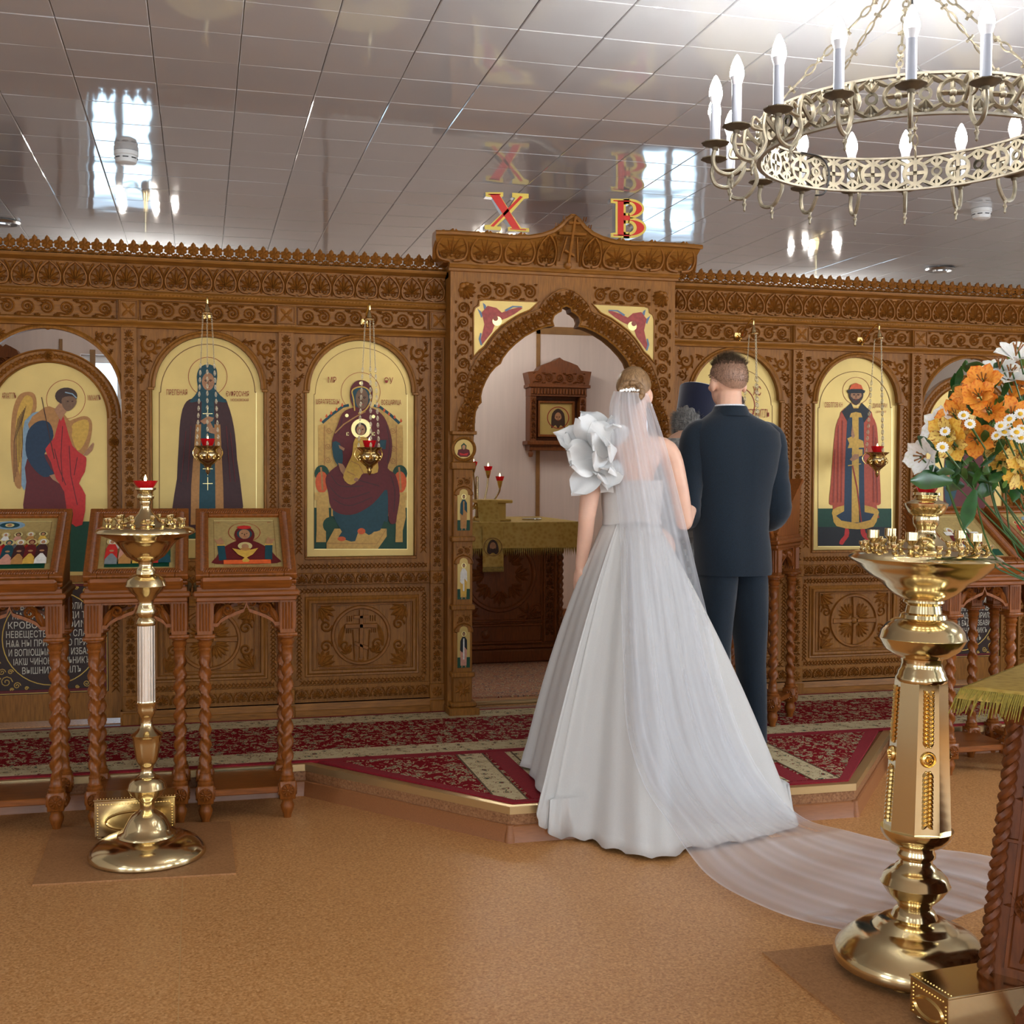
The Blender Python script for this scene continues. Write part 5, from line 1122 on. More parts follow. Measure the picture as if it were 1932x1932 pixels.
# ------------------------------------------------------------------ brass floor candlesticks
def profile(rows, Y, X0, ypx0):
    """(source y, half width px) rows -> lathe profile, axis standing at depth Y"""
    out = []
    for y, h in rows:
        P = onY(X0, y, Y); D = .2515 * P.x + .9673 * P.y; out.append((h * D / F, P.z))
    return out
def zoomrows(rows, y0, sc): return [(y0 + y / sc, h / sc) for y, h in rows]
sock = MB(); sock.lathe([(.011, 0), (.011, .003), (.005, .007), (.008, .012), (.005, .017), (.006, .021), (.010, .026), (.010, .034), (.007, .034), (.007, .028), (0, .028)], seg=10); sock_me = sock.mesh('candle_socket', 'brass', 40)
bsock = MB(); bsock.lathe([(.017, 0), (.017, .004), (.007, .010), (.012, .018), (.007, .026), (.010, .032), (.017, .040), (.017, .062), (.013, .062), (.013, .05), (0, .05)], seg=12); bsock_me = bsock.mesh('candle_socket', 'brass', 40)
# left stand
YC = 4.58; X0 = 277; root = onY(X0, 1400, YC); root = Vector((root.x, YC, 0))
cs = empty('candle_stand', 'slender brass floor candle stand with fluted silver column beside the lecterns', 'candle stand', root)
Z5 = lambda rows: zoomrows(rows, 880, 3.22)
Z8 = lambda rows: zoomrows(rows, 1300, 3.02)
def lath(rows, nm, m_, seg=40, par=cs, Y=YC, X=X0, fn=None):
    pr = profile(rows, Y, X, 0)[::-1]; mb = MB(); mb.lathe(pr, (0, 0, 0), seg, fn=fn); return mb.build(nm, m_, par, 50)
lath(Z5([(130, 62), (140, 62), (148, 48), (165, 42), (180, 52), (196, 50), (210, 34), (222, 36), (232, 29), (258, 31), (285, 46), (312, 74), (330, 86), (338, 130), (352, 150), (362, 160), (366, 200)]), 'upper_stem', 'brass')
lath(Z5([(364, 202), (366, 255), (378, 285), (396, 293), (402, 293), (412, 275), (436, 215), (455, 180), (480, 160), (510, 138), (545, 112), (565, 80), (578, 56)]), 'dish', 'brass', 56)
lath(Z5([(576, 46), (590, 42), (604, 40), (622, 54), (636, 58), (652, 60), (664, 88), (690, 112), (716, 120), (724, 124), (730, 118), (760, 98), (784, 66), (800, 60), (812, 48), (832, 44), (846, 50), (878, 62), (900, 58), (916, 46), (934, 60), (958, 62), (966, 54)]), 'knop', 'brass')
lath(Z5([(964, 53), (980, 53), (1410, 54), (1428, 54)]), 'fluted_column', 'nickel', 96, fn=lambda r, z, a: r * (1 - .07 * (math.cos(14 * a) > .3)))
lath(Z5([(1426, 66), (1438, 66), (1446, 58), (1470, 60), (1492, 56), (1512, 46), (1528, 34), (1570, 36), (1584, 44), (1604, 62), (1626, 96), (1636, 92), (1642, 86), (1680, 82), (1740, 72), (1784, 62), (1806, 50), (1816, 40), (1850, 36), (1866, 44), (1880, 62), (1896, 58)]), 'lower_stem', 'brass')
lath(Z8([(496, 62), (508, 80), (530, 100), (556, 106), (562, 112), (568, 106), (596, 92), (622, 58), (640, 44), (680, 40), (696, 58), (712, 84), (740, 106), (772, 122), (800, 134), (812, 160), (818, 165), (826, 168), (834, 205), (852, 250), (872, 285), (892, 308), (910, 322), (925, 328), (938, 328), (946, 318), (950, 300)]), 'foot', 'brass', 64)
pr = profile(Z5([(352, 150), (380, 280)]), YC, X0, 0); zr = pr[1][1]
for k in range(16):
    a = 2 * PI * k / 16 + .1; inst('candle_socket', sock_me, cs, (.135 * math.cos(a), .135 * math.sin(a), zr + .006))
for k in range(8):
    a = 2 * PI * k / 8 + .3; inst('candle_socket', sock_me, cs, (.095 * math.cos(a), .095 * math.sin(a), zr + .018))
for k in range(4):
    a = 2 * PI * k / 4 - PI / 2 - .35; f = MB(); f.lathe([(.034, 0), (.034, .006), (.026, .016), (.02, .022), (.02, .06)], (.155 * math.cos(a), .155 * math.sin(a), 0), 16); f.build('foot_pad', 'brass', cs)
zt_ = profile([(880 + 130 / 3.22, 1)], YC, X0, 0)[0][1]
g = MB(); g.lathe(cup_glass(.043, .026), (0, 0, zt_), 24, fn=lambda r, z, a: r * (1 + .04 * math.cos(14 * a) * (z > .01))); gl = g.build('red_glass_cup', 'red_glass', None); gl.location = root; gl.location.z = 0; tag(gl, 'ribbed red glass oil cup on top of the slender candle stand', 'glass cup'); flame_obj(gl, 0, 0, zt_ + .022, 1.2)
# right stand
YC2 = 2.99; X2 = 1727; root2 = onY(X2, 1500, YC2); root2 = Vector((root2.x, YC2, 0))
cs2 = empty('candle_stand', 'large brass floor candle stand with faceted column and garlands beside the flowers', 'candle stand', root2)
R2 = lambda rows, nm, m_='brass', seg=48, fn=None: lath(rows, nm, m_, seg, cs2, YC2, X2, fn)
R2([(929, 25), (934, 25.5), (937, 21), (943, 24), (947, 35), (950, 40), (955, 39), (968, 33), (974, 24), (978, 24.5), (988, 24), (995, 20), (999, 17.5), (1008, 20), (1017, 28), (1026, 44), (1031, 60), (1034, 78)], 'upper_stem')
R2([(1033, 78), (1036, 100), (1041, 118), (1044, 128), (1050, 137), (1054, 140), (1057, 138), (1064, 127), (1074, 116), (1086, 104), (1096, 84), (1108, 72), (1118, 62), (1128, 46), (1132, 38)], 'dish', seg=64)
R2([(1131, 37), (1136, 38), (1142, 31), (1156, 34), (1159, 42), (1166, 44), (1169, 54), (1178, 67), (1190, 76), (1202, 79), (1204, 81), (1207, 79), (1224, 70), (1237, 52), (1242, 39), (1250, 37), (1260, 39), (1266, 43), (1272, 44), (1278, 48), (1283, 48), (1286, 46)], 'knop')
oc = [(1285, 48), (1572, 62)]
pr = profile(oc, YC2, X2, 0)[::-1]; mb = MB(); mb.lathe(pr, seg=8, a0=PI / 8 - .26, a1=2 * PI + PI / 8 - .26); col = mb.build('faceted_column', 'brass', cs2, 20)
gar = MB()
def leafy(q, z0, z1, n, up):
    for k in range(n):
        z = z0 + (z1 - z0) * k / n
        for sx in (-1, 1): lobe(q, 0, z, sx * .016, z + (.014 if up else -.014), .0055, .006, .1 * sx * (1 if up else -1), 4); q.dome(sx * .006, z, .004, .005, 0, 6, 2)
q = MB(); leafy(q, .035, .19, 13, True); leafy(q, -.035, -.19, 13, False); q.dome(0, 0, .022, .007, 0, 16, 3); q.ridge(arc(0, 0, .02, 0, 2 * PI, 20)[:-1], .003, .007, closed=True); rosette(q, 0, 0, .012, 6, .008, -.005)
za, zb = pr[0][1], pr[1][1]; ra, rb = pr[0][0] * math.cos(PI / 8), pr[1][0] * math.cos(PI / 8); tl = math.atan2(ra - rb, zb - za)
for k in range(0, 8, 2):
    a = 2 * PI * (k + 1) / 8 + PI / 8 - .26 + PI / 8
    gq = MB(); gq.merge(q, Rz(a + PI / 2) @ T(0, -(ra + rb) / 2 - .0005, (za + zb) / 2 + .01) @ Rx(-tl) ); gq.build('garland', 'brass_relief', cs2)['kind'] = 'stuff'
R2([(1562, 67), (1570, 66), (1580, 60), (1590, 50), (1596, 34), (1603, 33), (1608, 36), (1614, 36), (1620, 30), (1628, 31), (1632, 37), (1637, 39), (1641, 48), (1652, 59), (1664, 63), (1666, 65), (1668, 63), (1684, 52), (1696, 40), (1702, 33), (1710, 31), (1716, 38), (1722, 40), (1730, 44)], 'lower_stem')
R2([(1728, 44), (1732, 58), (1738, 68), (1745, 75), (1748, 82), (1751, 97), (1760, 114), (1772, 129), (1783, 138), (1788, 143), (1796, 147), (1806, 149), (1814, 147), (1819, 138)], 'foot', seg=72)
zr = profile([(1044, 128)], YC2, X2, 0)[0][1]
for rad, n, dz in ((.172, 18, -.004), (.135, 13, .008)):
    for k in range(n): a = 2 * PI * k / n + rad * 9; inst('candle_socket', sock_me, cs2, (rad * math.cos(a), rad * math.sin(a), zr + dz))
for a in (-2.4, -1.1, .3, 1.7, 2.9): inst('candle_socket', bsock_me, cs2, (.150 * math.cos(a), .150 * math.sin(a), zr + .002))
for k in range(4):
    a = 2 * PI * k / 4 - PI / 2 - .75; f = MB(); f.lathe([(.030, 0), (.034, .006), (.026, .018), (.02, .026), (.02, .06)], (.15 * math.cos(a), .15 * math.sin(a), .0), 16); f.build('foot_pad', 'brass', cs2)
zt_ = profile([(929, 1)], YC2, X2, 0)[0][1]
tilt = Ry(math.radians(.9))
for o in (cs2,): o.matrix_basis = T(*root2) @ tilt
g = MB(); g.lathe(cup_glass(.036, .032), (0, 0, zt_), 24); gl = g.build('red_glass_cup', 'red_glass', None); gl.matrix_basis = T(*root2) @ tilt; tag(gl, 'red glass oil cup under the flowers on the large candle stand', 'glass cup'); flame_obj(gl, 0, 0, zt_ + .02, 1.2)
# cork mats under both
def quad_slab(pts, z0, z1, nm, m_, lab, cat):
    mb = MB(); plan_prism(mb, [(p.x, p.y) for p in pts], z0, z1); o = mb.build(nm, m_, None, 20); return tag(o, lab, cat)
quad_slab([onZ(61, 1672, 0), onZ(445, 1650, 0), onZ(434, 1552, 0), onZ(101, 1563, 0)], .0005, .006, 'floor_mat', 'cork_mat', 'square cork mat under the slender candle stand', 'mat')
a = onZ(1438, 1800, 0); d = (onZ(1600, 1936, 0) - a).normalized(); e = Vector((-d.y, d.x, 0))
quad_slab([a, a + d * .72, a + d * .72 + e * .62, a + e * .62], .0005, .006, 'floor_mat', 'cork_mat', 'square cork mat under the large candle stand', 'mat')
# brass candle-end boxes
def stub_box(lab, c0, ux, w_, d_, h, oval=True):
    ux = Vector(ux).normalized(); uy = Vector((-ux.y, ux.x, 0)); o = empty('candle_box', lab, 'box', c0, math.atan2(ux.y, ux.x))
    mb = MB(); mb.box(0, w_, 0, d_, .012, h, .002); mb.build('case', 'brass', o, 20)
    lid = MB(); lid.box(-.003, w_ + .003, -.003, d_ + .003, h, h + .006, .002); lid.build('lid', 'brass', o, 20)
    bd = MB()
    for (x0, z0, x1, z1) in ((.012, h - .014, w_ - .012, h - .014), (.012, .02, .012, h - .014), (w_ - .012, .02, w_ - .012, h - .014)):
        n = max(3, int(math.hypot(x1 - x0, z1 - z0) / .010))
        for k in range(n): bd.dome(x0 + (x1 - x0) * k / n, z0 + (z1 - z0) * k / n, .0032, .003, 0, 6, 2)
    n = int(w_ / .011)
    for k in range(n):
        t = MB(); t.dome(0, 0, .0032, .003, 0, 6, 2); bd.merge(t, T(.012 + k * .011, .012, h + .006) @ Rx(-PI / 2)); bd.merge(t, T(-.0002, .015 + (d_ - .03) * k / n, h - .014) @ Rz(-PI / 2))
    bd.build('rivets', 'brass_relief', o)['kind'] = 'stuff'
    ov = MB(); cx_, cz_ = w_ / 2, h * .46; ov.ridge([(cx_ + (w_ * .36) * math.cos(2 * PI * k / 28), cz_ + h * .24 * math.sin(2 * PI * k / 28)) for k in range(28)], .005, .005, closed=True); ov.build('oval_relief', 'brass_relief', o)
    so = MB(); so.ridge([(d_ / 2 + (d_ * .30) * math.cos(2 * PI * k / 28), cz_ + h * .24 * math.sin(2 * PI * k / 28)) for k in range(28)], .005, .005, closed=True); q = so.build('oval_relief', 'brass_relief', o); q.rotation_euler = (0, 0, -PI / 2); q.location = (0, d_, 0)
    for (x, y) in ((.02, .02), (w_ - .02, .02), (.02, d_ - .02), (w_ - .02, d_ - .02)): f = MB(); f.lathe([(.009, 0), (.013, .004), (.009, .012)], (x, y, 0), 10); f.build('foot_knob', 'brass', o)
    return o
c = onZ(178, 1586, .006); stub_box('brass candle-end box tucked behind the slender candle stand', (c.x, c.y, .006), (1, -.02, 0), .30, .13, .15)
c = onZ(1716, 1916, .006); c2 = onZ(1779, 1958, .006); stub_box('brass candle-end box in front of the large candle stand', (c.x, c.y, .006), (c2.x - c.x, c2.y - c.y, 0), .15, .24, .105)
# ------------------------------------------------------------------ lecterns
def twist_leg(hand, z0=.156, z1=.755):
    mb = MB(); mb.lathe([(.016, 0), (.017, .012), (.026, .035), (.029, .052), (.022, .068), (.024, .075), (.020, .081)], seg=14); mb.box(-.032, .032, -.032, .032, .081, .156, .003)
    for q in range(4):
        t = MB(); rosette(t, 0, 0, .024, 10, .007); t.ridge(arc(0, 0, .026, 0, 2 * PI, 14)[:-1], .003, .004, closed=True); mb.merge(t, Rz(q * PI / 2) @ T(0, -.032, .1185))
    mb.lathe([(.030, .156), (.032, .164), (.026, .170), (.028, .178), (.022, .186), (.023, .205)], seg=16)
    n = 56; pr = [(.0245, .205 + (.680 - .205) * k / n) for k in range(n + 1)]
    mb.lathe(pr, seg=14, fn=lambda r, z, a: r * (.80 + .24 * math.cos(a - hand * (z - .2) * 2 * PI / .062 * .5 * 1.0)) if False else r * (.82 + .27 * math.cos(2 * (a - hand * (z - .2) * 2 * PI / .118)) * min(1, (z - .2) * 25, (.686 - z) * 25)))
    mb.lathe([(.023, .680), (.022, .700), (.027, .708), (.022, .716), (.026, .722), (.030, .734), (.024, .742), (.033, .750), (.033, .755)], seg=16)
    mb.box(-.040, .040, -.040, .040, .755, .770, .003); mb.box(-.030, .030, -.030, .030, .770, .908)
    for q in range(4):
        t = MB()
        for k in range(4): t.ridge([(-.018 + k * .012, .785), (-.018 + k * .012, .895)], .004, .005)
        mb.merge(t, Rz(q * PI / 2) @ T(0, -.030, 0))
    return mb.mesh('leg', 'cherry', 45)
LEG = {1: twist_leg(1), -1: twist_leg(-1)}
def apron_mesh(w_):
    mb = MB(); hw = w_ / 2; n = 10
    half_ = [(-hw, .908), (-hw, .800)] + [(-hw + .02 + (hw - .02) * t, .80 + .06 * (t ** .6) + (.022 if t > .97 else 0)) for t in [k / n for k in range(n + 1)]]
    half_[-1] = (0, .885); pts = half_ + [(-x, z) for x, z in half_[::-1][1:]]
    low = [(x, z) for x, z in pts[1:-1]]; up = [(x, z + .014) for x, z in low]
    mb.strip(low, up, -.010, .010); mb.box(-hw, hw, -.010, .010, .895, .908)
    for sx in (-1, 1):
        mb.ridge(spiral(sx * hw * .55, .868, .026, 0, 1.6, 16, .15, sx), .006, .012, y=-.0); mb.ridge(spiral(sx * hw * .18, .893, .012, 0, 1.2, 12, .15, -sx), .004, .010, y=-.0); lobe(mb, sx * hw * .95, .80, sx * hw * .78, .885, .012, .010, .2 * sx)
    return mb.mesh('apron', 'cherry', 40)
TH = math.radians(33)
def lectern(lab, loc, rz, lw=.328, ld=.29, group=None, tilt=TH, dl=.50):
    """origin on the floor between the front legs; x right, y back"""
    o = empty('lectern', lab, 'lectern', loc, rz, group); hw = lw / 2
    for sx in (-1, 1):
        for yy in (0, ld): inst('leg', LEG[sx if yy == 0 else -sx], o, (sx * hw, yy, 0))
    mb = MB(); mb.box(-hw + .032, hw - .032, -.01, ld + .01, .105, .132, .003); mb.box(-hw - .01, hw + .01, .032, ld - .032, .106, .131, .003); mb.build('shelf', 'cherry_horizontal', o, 30)
    ap = apron_mesh(lw - .06); inst('apron', ap, o, (0, -.012, 0)); inst('apron', ap, o, (0, ld + .012, 0))
    ap2 = apron_mesh(ld - .06)
    for sx in (-1, 1): inst('apron', ap2, o, M=T(sx * (hw + .012), ld / 2, 0) @ Rz(sx * PI / 2))
    W = hw + .046
    mb = MB(); mb.box(-W + .012, W - .012, -.055, ld + .05, .905, .925, .004); mb.box(-W, W, -.068, ld + .06, .925, .948, .006); mb.box(-W + .014, W - .014, -.052, ld + .05, .945, .965, .003); mb.build('top_frame', 'cherry_horizontal', o, 30)
    # sloping desk: side cheeks, board and stop ledge
    y0, z0 = -.05, .985; y1, z1 = y0 + dl * math.cos(tilt), z0 + dl * math.sin(tilt)
    mb = MB()
    for sx in (-1, 1):
        x = sx * (W - .03); q = MB(); q.prism([(y0 + .01, .962), (min(y1 - .03, ld + .04), .962), (y1 - .01, z1 - .02), (y0 + .01, z0 - .01)], -.008, .008); mb.merge(q, T(x, 0, 0) @ Rz(PI / 2))
    mb.box(-W + .03, W - .03, y0 + .012, y0 + .03, .96, z0 - .005); mb.build('cheeks', 'cherry', o, 30)
    D = Matrix(((1, 0, 0, 0), (0, math.cos(tilt), -math.sin(tilt), y0), (0, math.sin(tilt), math.cos(tilt), z0), (0, 0, 0, 1)))
    mb = MB(D); mb.box(-W + .012, W - .012, 0, dl, -.018, 0, .003); mb.build('desk_board', 'cherry', o, 30)
    mb = MB(D); mb.box(-W + .03, W - .03, -.022, .0, -.03, .030, .010); mb.build('stop_ledge', 'cherry_horizontal', o, 30)
    return o, D, W, dl
def framed_icon(lab, lect, D, W, dl, painter, fw=.40, fh=.47, lift=.004, group=None):
    """icon in a carved frame lying on a lectern desk; painter(P) gets a function (u 0..1, v 0..1) -> desk point"""
    M = lect.matrix_basis @ D @ T(0, .006, lift)
    o = empty('framed_icon', lab, 'icon', group=group); o.matrix_basis = M
    mb = MB(); b = .052
    def fr(x0, x1, y0, y1, z0, z1, bev=.003): mb.box(x0, x1, y0, y1, z0, z1, bev)
    fr(-fw / 2, -fw / 2 + b, 0, fh, 0, .026); fr(fw / 2 - b, fw / 2, 0, fh, 0, .026); fr(-fw / 2 + b, fw / 2 - b, 0, b, 0, .026); fr(-fw / 2 + b, fw / 2 - b, fh - b, fh, 0, .026)
    mb.build('frame', 'cherry', o, 30)
    rp = MB(); q = [(-fw / 2 + b * .55, b * .55), (fw / 2 - b * .55, b * .55), (fw / 2 - b * .55, fh - b * .55), (-fw / 2 + b * .55, fh - b * .55)]
    for i in range(4):
        a = Vector(q[i]); c_ = Vector(q[(i + 1) % 4]); n = int((c_ - a).length / .0095); d_ = (c_ - a).normalized(); nn = Vector((-d_.y, d_.x))
        for k in range(n): m_ = a + (c_ - a) * (k + .5) / n; lobe(rp, *(m_ - nn * .009 - d_ * .004), *(m_ + nn * .009 + d_ * .006), .0042, .005, 0, 3)
    rp2 = MB(); rp2.merge(rp); rp2.v = [(x, z, .0258 - y) for x, y, z in rp.v]
    rp2.build('rope_carving', 'cherry', o)['kind'] = 'stuff'
    iw, ih = fw - 2 * b, fh - 2 * b
    bd = MB(); bd.box(-iw / 2, iw / 2, b, b + ih, .004, .012); bd.build('painted_board', 'p_icon_ground', o, 20)
    pt = MB(); L = [0]
    def poly(m_, pts, sm=0):
        L[0] += 1
        if sm: pts = [tuple(p_)[:2] for p_ in smooth_path([(p_[0], p_[1], 0) for p_ in pts], sm, True)]
        pt.use(m_).add([(-iw / 2 + u * iw, b + v * ih, .0123 + L[0] * .0002) for u, v in pts], [list(range(len(pts)))])
    def rect(m_, u0, v0, u1, v1): poly(m_, [(u0, v0), (u1, v0), (u1, v1), (u0, v1)])
    painter(poly, rect); pt.build('painting', None, o, 0)
    return o, (iw, ih, b)
def fig(poly, u, v, s, robe, cloak, head='p_skin', hood=None, halo=True):
    """small standing figure: base (u,v), height s"""
    w_ = s * .34
    if halo: poly('gold_line', ell(u, v + s * .86, s * .16, s * .13, 16))
    poly(robe, [(u - w_ * .5, v), (u + w_ * .5, v), (u + w_ * .42, v + s * .5), (u + w_ * .3, v + s * .74), (u - w_ * .3, v + s * .74), (u - w_ * .42, v + s * .5)])
    poly(cloak, [(u - w_ * .55, v + s * .15), (u - w_ * .1, v + s * .4), (u + w_ * .1, v + s * .4), (u + w_ * .5, v + s * .2), (u + w_ * .45, v + s * .6), (u + w_ * .25, v + s * .76), (u - w_ * .25, v + s * .76), (u - w_ * .45, v + s * .6)])
    poly(hood or 'p_hair', ell(u, v + s * .86, s * .095, s * .10, 12)); poly(head, ell(u, v + s * .845, s * .06, s * .07, 12)); poly('p_skin', ell(u, v + s * .5, s * .07, s * .04, 8))
def border(poly):
    poly('gold_line', [(.08, .93), (.92, .93), (.92, .945), (.08, .945)]); poly('ochre_line', [(.075, .06), (.08, .06), (.08, .94), (.075, .94)]); poly('ochre_line', [(.92, .06), (.925, .06), (.925, .94), (.92, .94)])
def paint_council(poly, rect):
    border(poly); rect('p_green', .08, .06, .92, .2); poly('p_lightblue', ell(.38, .86, .2, .08)); poly('p_teal', ell(.38, .86, .13, .055)); poly('gold_line', ell(.38, .86, .06, .035)); poly('p_skin', ell(.38, .86, .03, .025))
    cs_ = [('p_teal', 'p_brown'), ('p_white', 'p_red'), ('p_pink', 'p_grey'), ('p_ochre', 'p_red'), ('p_yellow', 'p_teal'), ('p_white', 'p_brown'), ('p_ochre', 'p_maroon')]
    for k in range(5): fig(poly, .2 + k * .16, .36, .36, cs_[k][1], cs_[k][0], hood='p_white' if k % 2 else None)
    for k in range(6): fig(poly, .14 + k * .145, .1, .46, cs_[k][0], cs_[(k + 2) % 7][1], hood=['p_white', None, 'p_teal', 'p_white', 'p_maroon', 'p_white'][k])
def paint_gather(poly, rect):
    border(poly); rect('p_green', .08, .06, .92, .16); poly('p_lightblue', ell(.52, .86, .16, .07)); poly('p_brown', ell(.54, .85, .09, .05))
    for k, (u, c1, c2, h_) in enumerate(((.18, 'p_white', 'p_red', 'p_red'), (.34, 'p_lightblue', 'p_grey', None), (.66, 'p_red', 'p_maroon', 'p_white'), (.84, 'p_brown', 'p_red', 'p_white'))): fig(poly, u, .40, .42, c1, c2, hood=h_)
    for k, (u, c1, c2, h_) in enumerate(((.16, 'p_grey', 'p_red', 'p_white'), (.34, 'p_ochre', 'p_pink', None), (.52, 'p_yellow', 'p_ochre', 'p_teal'), (.70, 'p_red', 'p_maroon', None), (.86, 'p_teal', 'p_green', 'p_white'))): fig(poly, u, .1, .48, c1, c2, hood=h_)
def paint_chalice(poly, rect):
    border(poly); poly('p_redline', ell(.5, .70, .225, .19, 36)); poly('p_icon_ground', ell(.5, .70, .215, .182, 36))
    poly('p_maroon', [(.1, .1), (.1, .22), (.2, .4), (.36, .52), (.5, .56), (.64, .52), (.8, .4), (.92, .22), (.92, .1)], 3)
    for sx in (-1, 1):
        X = lambda u: .5 + sx * u
        poly('p_teal', [(X(.26), .18), (X(.36), .16), (X(.38), .45), (X(.28), .46)]); poly('p_yellow', [(X(.275), .44), (X(.385), .44), (X(.385), .47), (X(.275), .47)]); poly('p_skin', [(X(.29), .46), (X(.37), .46), (X(.43), .57), (X(.37), .55), (X(.33), .60), (X(.29), .53)])
    poly('p_maroon', [(.36, .62), (.39, .75), (.5, .83), (.61, .75), (.64, .62), (.58, .50), (.42, .50)], 3); poly('p_red', ell(.5, .79, .10, .035)); poly('p_teal', ell(.5, .66, .105, .10)); poly('p_skin', ell(.5, .655, .078, .095))
    for sx in (-1, 1): poly('p_darkline', ell(.5 + sx * .032, .665, .014, .008, 8))
    poly('p_darkline', [(.495, .66), (.505, .66), (.508, .625), (.492, .625)]); poly('p_redline', [(.475, .605), (.525, .605), (.52, .598), (.48, .598)])
    rect('p_orange', .2, .085, .84, .16); poly('p_yellow', [(.46, .12), (.54, .12), (.55, .16), (.515, .2), (.6, .26), (.68, .38), (.56, .345), (.44, .345), (.32, .38), (.40, .26), (.485, .2), (.45, .16)]); poly('gold_line', ell(.5, .42, .10, .075)); poly('p_skin', ell(.5, .41, .05, .05)); poly('p_ochre', ell(.5, .36, .07, .03))
def paint_saints(poly, rect):
    border(poly); rect('p_green', .08, .06, .92, .2); 
    for k, (u, c1, c2) in enumerate(((.3, 'p_lightblue', 'p_maroon'), (.62, 'p_pink', 'p_maroon'))): fig(poly, u, .1, .6, c1, c2, hood='p_white')
    rect('p_white', .16, .5, .3, .58); rect('p_white', .66, .5, .8, .58); poly('p_white', [(.6, .1), (.72, .1), (.68, .3), (.62, .3)])
lc = [(-.2235, 5.0, 'twisted-leg lectern standing behind the slender candle stand'), (.175, 4.975, 'twisted-leg lectern bearing the icon of the woman with a chalice')]
lA = lectern('twisted-leg lectern bearing the crowded council icon with a round blue cloud', (-.563 - .164, 5.01, 0), 0, group='twisted-leg lecterns')
lB = lectern(lc[0][2], (-.087 - .164 - .002, 5.0, 0), 0, group='twisted-leg lecterns')
lC = lectern(lc[1][2], (.175, 4.975, 0), 0, group='twisted-leg lecterns')
framed_icon('framed icon of many small standing saints under a round cloud', lA[0], *lA[1:], paint_council)
framed_icon('framed icon of gathered saints behind the slender candle stand', lB[0], *lB[1:], paint_gather)
o_, dims = framed_icon('framed icon of a woman with raised hands above a golden chalice', lC[0], *lC[1:], paint_chalice)
iw, ih, b_ = dims; M = o_.matrix_basis
for (s_, u0, v0, u1, v1) in (('ИКОНА ПРЕСТЫѦ БЦЫ НЕУПИВАЕМАѦ ЧАША', .2, .03, .84, .055), ('МР', .11, .86, .16, .885), ('ѲУ', .83, .86, .88, .885)):
    text(s_, M @ Vector((-iw / 2 + u0 * iw, b_ + v0 * ih, .0185)), M @ Vector((-iw / 2 + u1 * iw, b_ + v1 * ih, .0185)), 'p_redline', o_, M.to_3x3() @ Vector((1, 0, 0)), M.to_3x3() @ Vector((0, 0, 1)))
lD = lectern('twisted-leg lectern behind the large candle stand, bearing the two-saints icon', (3.436 + .164, 4.935, 0), 0, group='twisted-leg lecterns')
framed_icon('framed icon of two white-veiled saints beneath the bouquet', lD[0], *lD[1:], paint_saints)
lE = lectern('twisted-leg lectern standing beyond the bouquet at the edge', (4.10, 5.0, 0), 0, group='twisted-leg lecterns'); framed_icon('framed icon on the lectern beyond the bouquet', lE[0], *lE[1:], paint_gather)
bk_ = Vector((.707, .707, 0)); fr_ = Vector((2.80, 5.50, PLAT + .007)); c_ = fr_ + Vector((-.707, .707, 0)) * .164
lF = lectern('twisted-leg lectern turned sideways on the carpet beyond the groom', c_, -PI / 4, group='twisted-leg lecterns')
cr = MB(lF[0].matrix_basis @ lF[1]); cr.box(-.006, .006, .06, .26, .012, .024, .003); cr.box(-.05, .05, .19, .205, .012, .024, .003); cr.box(-.03, .03, .225, .237, .012, .024, .003); cr.box(-.026, .026, .118, .13, .012, .022, .003); cr.box(-.012, .012, .02, .07, .008, .03, .005)
for u in ((-.05, .1975), (.05, .1975), (0, .26)): cr.lathe([(0, 0), (.010, 0), (.012, .010), (.008, .02), (0, .02)], (u[0], u[1], .008), 10)
tag(cr.build('hand_cross', 'brass', None), 'gilded hand cross lying on the sideways lectern beyond the groom', 'cross')
# ------------------------------------------------------------------ altar behind the gateway
def box_px(x0, y0, x1, y1, Y): a = onY(x0, y1, Y); b = onY(x1, y0, Y); return a.x, b.x, a.z, b.z
YA = 7.80
ax0, ax1 = 1.50, onY(1056, 1100, YA).x; at = 1.085
al_ = empty('altar_table', 'dark carved wooden altar table with roundel panel and rope corners', 'altar', ((ax0 + ax1) / 2, YA + .45, PLAT + .006))
def pw(mb, nm, m_, par, ang=40):
    o = mb.build(nm, m_, par, ang); o.matrix_parent_inverse = par.matrix_basis.inverted(); return o
mb = MB(); mb.box(ax0, ax1, YA, YA + .88, .20, at); mb.box(ax0 - .03, ax1 + .03, YA - .03, YA + .91, PLAT + .006, .235, .01); mb.box(ax0 - .015, ax1 + .015, YA - .015, YA + .9, .235, .265, .008); pw(mb, 'body', 'mahogany', al_)
mb = MB()
for (x0, x1, z0, z1) in ((ax0 + .03, ax1 - .13, .28, .40), (ax0 + .03, ax1 - .13, .43, 1.06), (ax1 - .11, ax1 - .03, .28, 1.06)): mb.ridge([(x0, z0), (x1, z0), (x1, z1), (x0, z1)], .012, .014, flat=.4, closed=True, y=YA)
pw(mb, 'panel_frame', 'mahogany', al_)
mb = MB(); xm = (ax0 + ax1 - .1) / 2 + .06; cross_carving(mb, xm, .74, .24, .016, YA); leaf_run_v(mb, ax1 - .10, ax1 - .04, .32, 1.03, .010, YA)
for a in range(8): fan(mb, xm + .10 * math.cos(a * PI / 4), .74 + .10 * math.sin(a * PI / 4), .11, a * PI / 4 - .7, a * PI / 4 + .7, 5, .012, .012, y=YA)
for sx in (-1, 1):
    for sz in (-1, 1): mb.ridge(spiral(xm + sx * .26, .74 + sz * .24, .06, 0, 1.6, 18, .15, sx * sz), .010, .012, y=YA); fan(mb, xm + sx * .2, .74 + sz * .27, .08, 0, 5, 7, .010, .012, y=YA)
pw(mb, 'carving', 'mahogany', al_)['kind'] = 'stuff'
